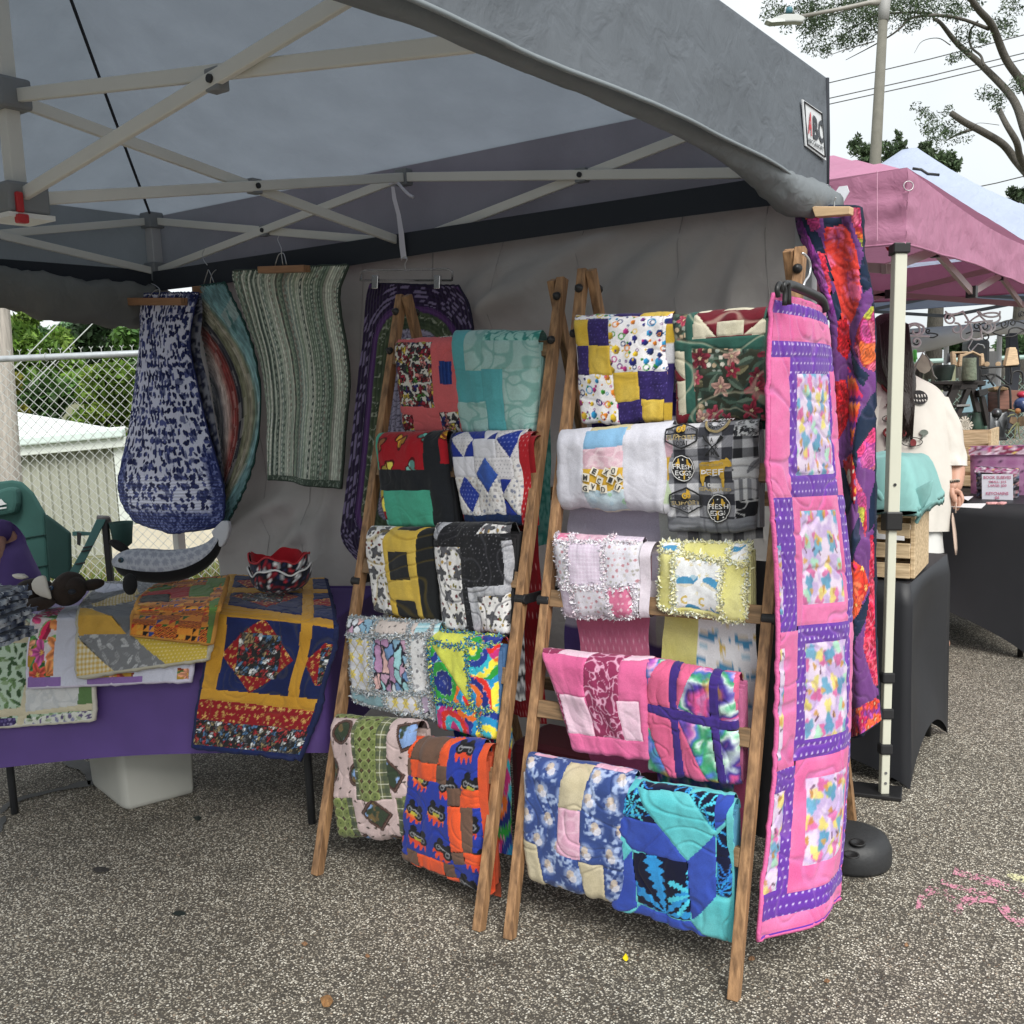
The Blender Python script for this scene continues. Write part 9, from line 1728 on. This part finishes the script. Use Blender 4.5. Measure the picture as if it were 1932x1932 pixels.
# ================================================================ black weight base, street lamp, big tree, wires
bc2 = onz((1601, 1622), 0); t = thing('weight_base', 'black rounded plastic weight base beside the pink quilt', 'weight', bc2); WBM = mat('weight_plastic', (.022, .023, .025), .55, .15, 12, bump=.15, bscale=60)
prof = [(.113, 0), (.118, .012), (.118, .05), (.105, .078), (.08, .088), (.02, .089)]; MB().lathe(bc2, prof, 40, sq=.9).obj('weight_body', WBM, t, True)
for p in ((1618, 1590), (1606, 1613)):
    c = onz(p, .090); MB().lathe(c-np.array([0, 0, .001]), [(.022, 0), (.022, .003), (.016, .003), (.013, -.002)], 20).obj('plug', mat('plug_dark', (.012, .012, .013), .5), t, True)
dL = 14.; t = thing('street_lamp', 'tall grey concrete street lamp pole with a single side arm', 'street lamp', np.array([*ond((1650, 330), dL)[:2], 0])); CON = mat('pole_concrete', (.15, .145, .12), .8, .1, 9, bump=.2, bscale=60); CON2 = mat('arm_metal', (.27, .26, .23), .5, .06, 5)
pb = ond((1650, 330), dL); pt_ = ond((1667.5, 12), dL); dl = pt_-pb; pb0 = pb-dl*((pb[2])/dl[2]); MB().tube([pb0, pb, pt_], [.088, .08, .062], 16).obj('pole', CON, t, True)
MB().tube([ond((1667, 40), dL), ond((1668, 18), dL), ond((1670, -14), dL)], [.072, .078, .09], 14).obj('pole_cap', mat('cap_grey', (.28, .28, .27), .6), t, True); MB().tube([ond((1668, 3), dL), ond((1640, 5), dL), ond((1580, 18), dL), ond((1500, 33), dL)], [.06, .032, .028, .026], 10).obj('arm', CON2, t, True)
hd = MB().poly([ond(p, dL-.1) for p in ((1518, 30), (1505, 25), (1480, 25), (1460, 32), (1444, 38), (1452, 42), (1500, 40), (1514, 41), (1520, 36))][::-1], _fw*.12).obj('lamp_head', mat('lamp_grey', (.40, .42, .40), .5), t, bevel=.02); MB().poly([ond(p, dL-.11) for p in ((1446, 38), (1456, 42), (1482, 40), (1480, 35), (1462, 34))][::-1], _fw*.125).obj('lens', mat('lamp_lens', (.30, .33, .31), .2), hd); MB().lathe(ond((1489, 25), dL+.05), [(.05, 0), (.05, .05), (.035, .08)], 12).obj('photocell', mat('photocell', (.05, .16, .20), .4), hd, True)
dT = 18.; t = thing('big_tree', 'large branching tree with sparse small leaves at the upper right', 'tree', np.array([*ond((1990, 470), dT)[:2], 0])); kT = dT/F
BRS = [([(1990, 520), (1968, 420), (1950, 345), (1935, 318)], [22, 20, 17, 14]), ([(1942, 330), (1918, 304), (1893, 273), (1856, 250), (1820, 231), (1794, 213)], [12, 10.5, 9.5, 9, 8, 7]), ([(1936, 318), (1924, 294), (1918, 268), (1898, 234), (1885, 208)], [10, 8.5, 8, 7, 6.5]), ([(1990, 430), (1962, 320), (1935, 250), (1911, 187), (1856, 127), (1807, 83), (1775, 44), (1762, 36)], [16, 13, 11, 10, 8.5, 7, 5, 4]), ([(1990, 380), (1965, 250), (1935, 168), (1898, 112), (1872, 49), (1846, 18), (1827, -8)], [15, 12, 10.5, 10, 9, 8, 6]), ([(1867, 55), (1815, 36), (1768, 29), (1720, 34), (1700, 52), (1677, 69), (1640, 90), (1596, 113)], [5, 4, 4, 3.2, 2.6, 2, 1.4, .8]), ([(1768, 29), (1740, 24), (1700, 24), (1650, 30), (1600, 60), (1560, 90)], [3.4, 3, 2.6, 2.2, 1.6, .8]), ([(1835, 244), (1810, 252), (1789, 263)], [4, 3.2, 2]), ([(1845, 40), (1830, 60), (1832, 88), (1850, 105), (1856, 122)], [2.5, 2.6, 2.8, 3, 3]), ([(1650, 78), (1600, 92), (1560, 106)], [1.6, 1.2, .6]), ([(1700, 20), (1640, 10), (1560, 30), (1500, 40)], [2.2, 2, 1.4, .7]), ([(1940, 120), (1955, 20), (1950, -10)], [9, 7, 6]), ([(1793, 85), (1770, 72), (1740, 78), (1725, 100)], [1.4, 1.1, .8, .4]), ([(1885, 236), (1850, 232), (1835, 236)], [.8, .6, .4])]
tm = MB()
for i, (pl, rr) in enumerate(BRS):
    n_ = len(pl)*5; P = spline(np.linspace(0, 1, len(pl)), np.array(pl, float), np.linspace(0, 1, n_)); R = spline(np.linspace(0, 1, len(rr)), np.array(rr, float), np.linspace(0, 1, n_)); ph = i*1.7; tm = MB(); tm.tube([ond((p[0], p[1]), dT+math.sin(ph+j*.12)*1.2*(j/n_)) for j, p in enumerate(P)], [max(r*.74, .35)*kT for r in R], 9); tm.obj('trunk' if i == 0 else 'limb', BARK, t, True)
tp = onz((1990, 530), 0); MB().tube([ond((1990, 520), dT)*[1, 1, 0]+[0, 0, -.02], ond((1990, 520), dT)], [26*kT, 22*kT], 12).obj('trunk', BARK, t, True)
cl = []; rg = random.Random(12)
for (x, y, r) in ((1475, 22, 26), (1500, 40, 28), (1530, 50, 32), (1575, 35, 40), (1540, 78, 24), (1620, 45, 40), (1600, 8, 40), (1650, 18, 40), (1520, 8, 30), (1565, 95, 15), (1590, 78, 26), (1635, 70, 20), (1700, 15, 40), (1750, 8, 44), (1790, 22, 28), (1720, 45, 18), (1830, 72, 24), (1848, 66, 20), (1800, 112, 16), (1815, 105, 12), (1885, 42, 24), (1912, 22, 24), (1868, 180, 22), (1925, 160, 22), (1878, 196, 18), (1742, 232, 26), (1768, 258, 30), (1800, 250, 22), (1737, 208, 14), (1790, 208, 12), (1830, 10, 26), (1905, 60, 16)):
    for j in range(5): cl.append((ond((x+rg.uniform(-.75, .75)*r, y+rg.uniform(-.6, .6)*r), dT+rg.uniform(-.8, .8)), r*kT*rg.uniform(.45, .9)))
foliage(t, cl, 14000, .06, ['3a4a34', '4a5a40', '2f3d2c', '566648'], 41, .34)
bushy('dark leafy tree top behind the pink canopy and lamp pole', [(1630, 280, 26), (1612, 266, 16), (1655, 292, 26), (1692, 278, 22), (1697, 255, 10), (1640, 300, 28), (1682, 300, 24)], 24, 0, ['3a4a34', '4d5e42', '55684a'], 43, 2600, .11, grp=RG, zb=0)
bushy('dark leafy tree top right of the white canopy peak', [(1762, 290, 26), (1785, 300, 22), (1745, 280, 16), (1800, 310, 16)], 22, 0, ['3a4a34', '4d5e42', '55684a'], 45, 1900, .11, grp=RG, zb=0)
bushy('small dark tree top at the right edge above the white canopy', [(1922, 372, 20), (1940, 385, 24), (1905, 382, 10)], 24, 0, ['3a4a34', '4d5d44'], 47, 1500, .14, grp=RG, zb=0)
for k, (a, b) in enumerate((((1540, 162), (1990, 51)), ((1540, 191), (1990, 86)), ((1540, 202), (1990, 98)), ((1780, 366), (1990, 318)))):
    pa, pb = ond(a, 26), ond(b, 24); o = MB().tube([pa+(pa-pb), pa, (pa+pb)/2-np.array([0, 0, .03]), pb, pb+(pb-pa)], .014, 5).obj('power_line', mat('cable', (.10, .10, .10), .6), org0=pa); tag(o, ('uppermost power line crossing behind the lamp pole', 'middle power line crossing behind the lamp pole', 'third power line crossing behind the lamp pole', 'lowest power line above the white canopy slope')[k], 'power line', 'power lines in the sky')
# dark things kept behind the racks
blk = thing('black_cloth', 'black cloth hanging over the rear rail of the right rack', 'cloth', (2.78, -.29, .86)); U, V = np.meshgrid(np.linspace(0, 1, 50), np.linspace(0, 1, 24)); X = 2.40+.72*U; Y = -.285-.015*np.sin(U*26)*(.3+V)-.012*(fbm(U*9, V*3, 5)-.5); Z = .875-.80*V-.012*np.sin(U*9)*V
v = np.stack([X, Y, Z], 2).reshape(-1, 3); v2 = v+np.array([0, .006, 0]); f = grid_faces(24, 50)[:, ::-1]; mesh('drape', np.concatenate([v, v2]), np.concatenate([f, f[:, ::-1]+len(v)]), mat('black_cotton', (.012, .012, .014), .9, bump=.4, bscale=20), blk, True)
o = MB().box((2.60, -.46, .16), (.66, .22, .32)).obj('storage_tote', mat('maroon_tote', (.085, .012, .02), .5), org0=(2.60, -.46, 0), bevel=.03); tag(o, 'dark maroon storage tote on the ground behind the right rack', 'tote')
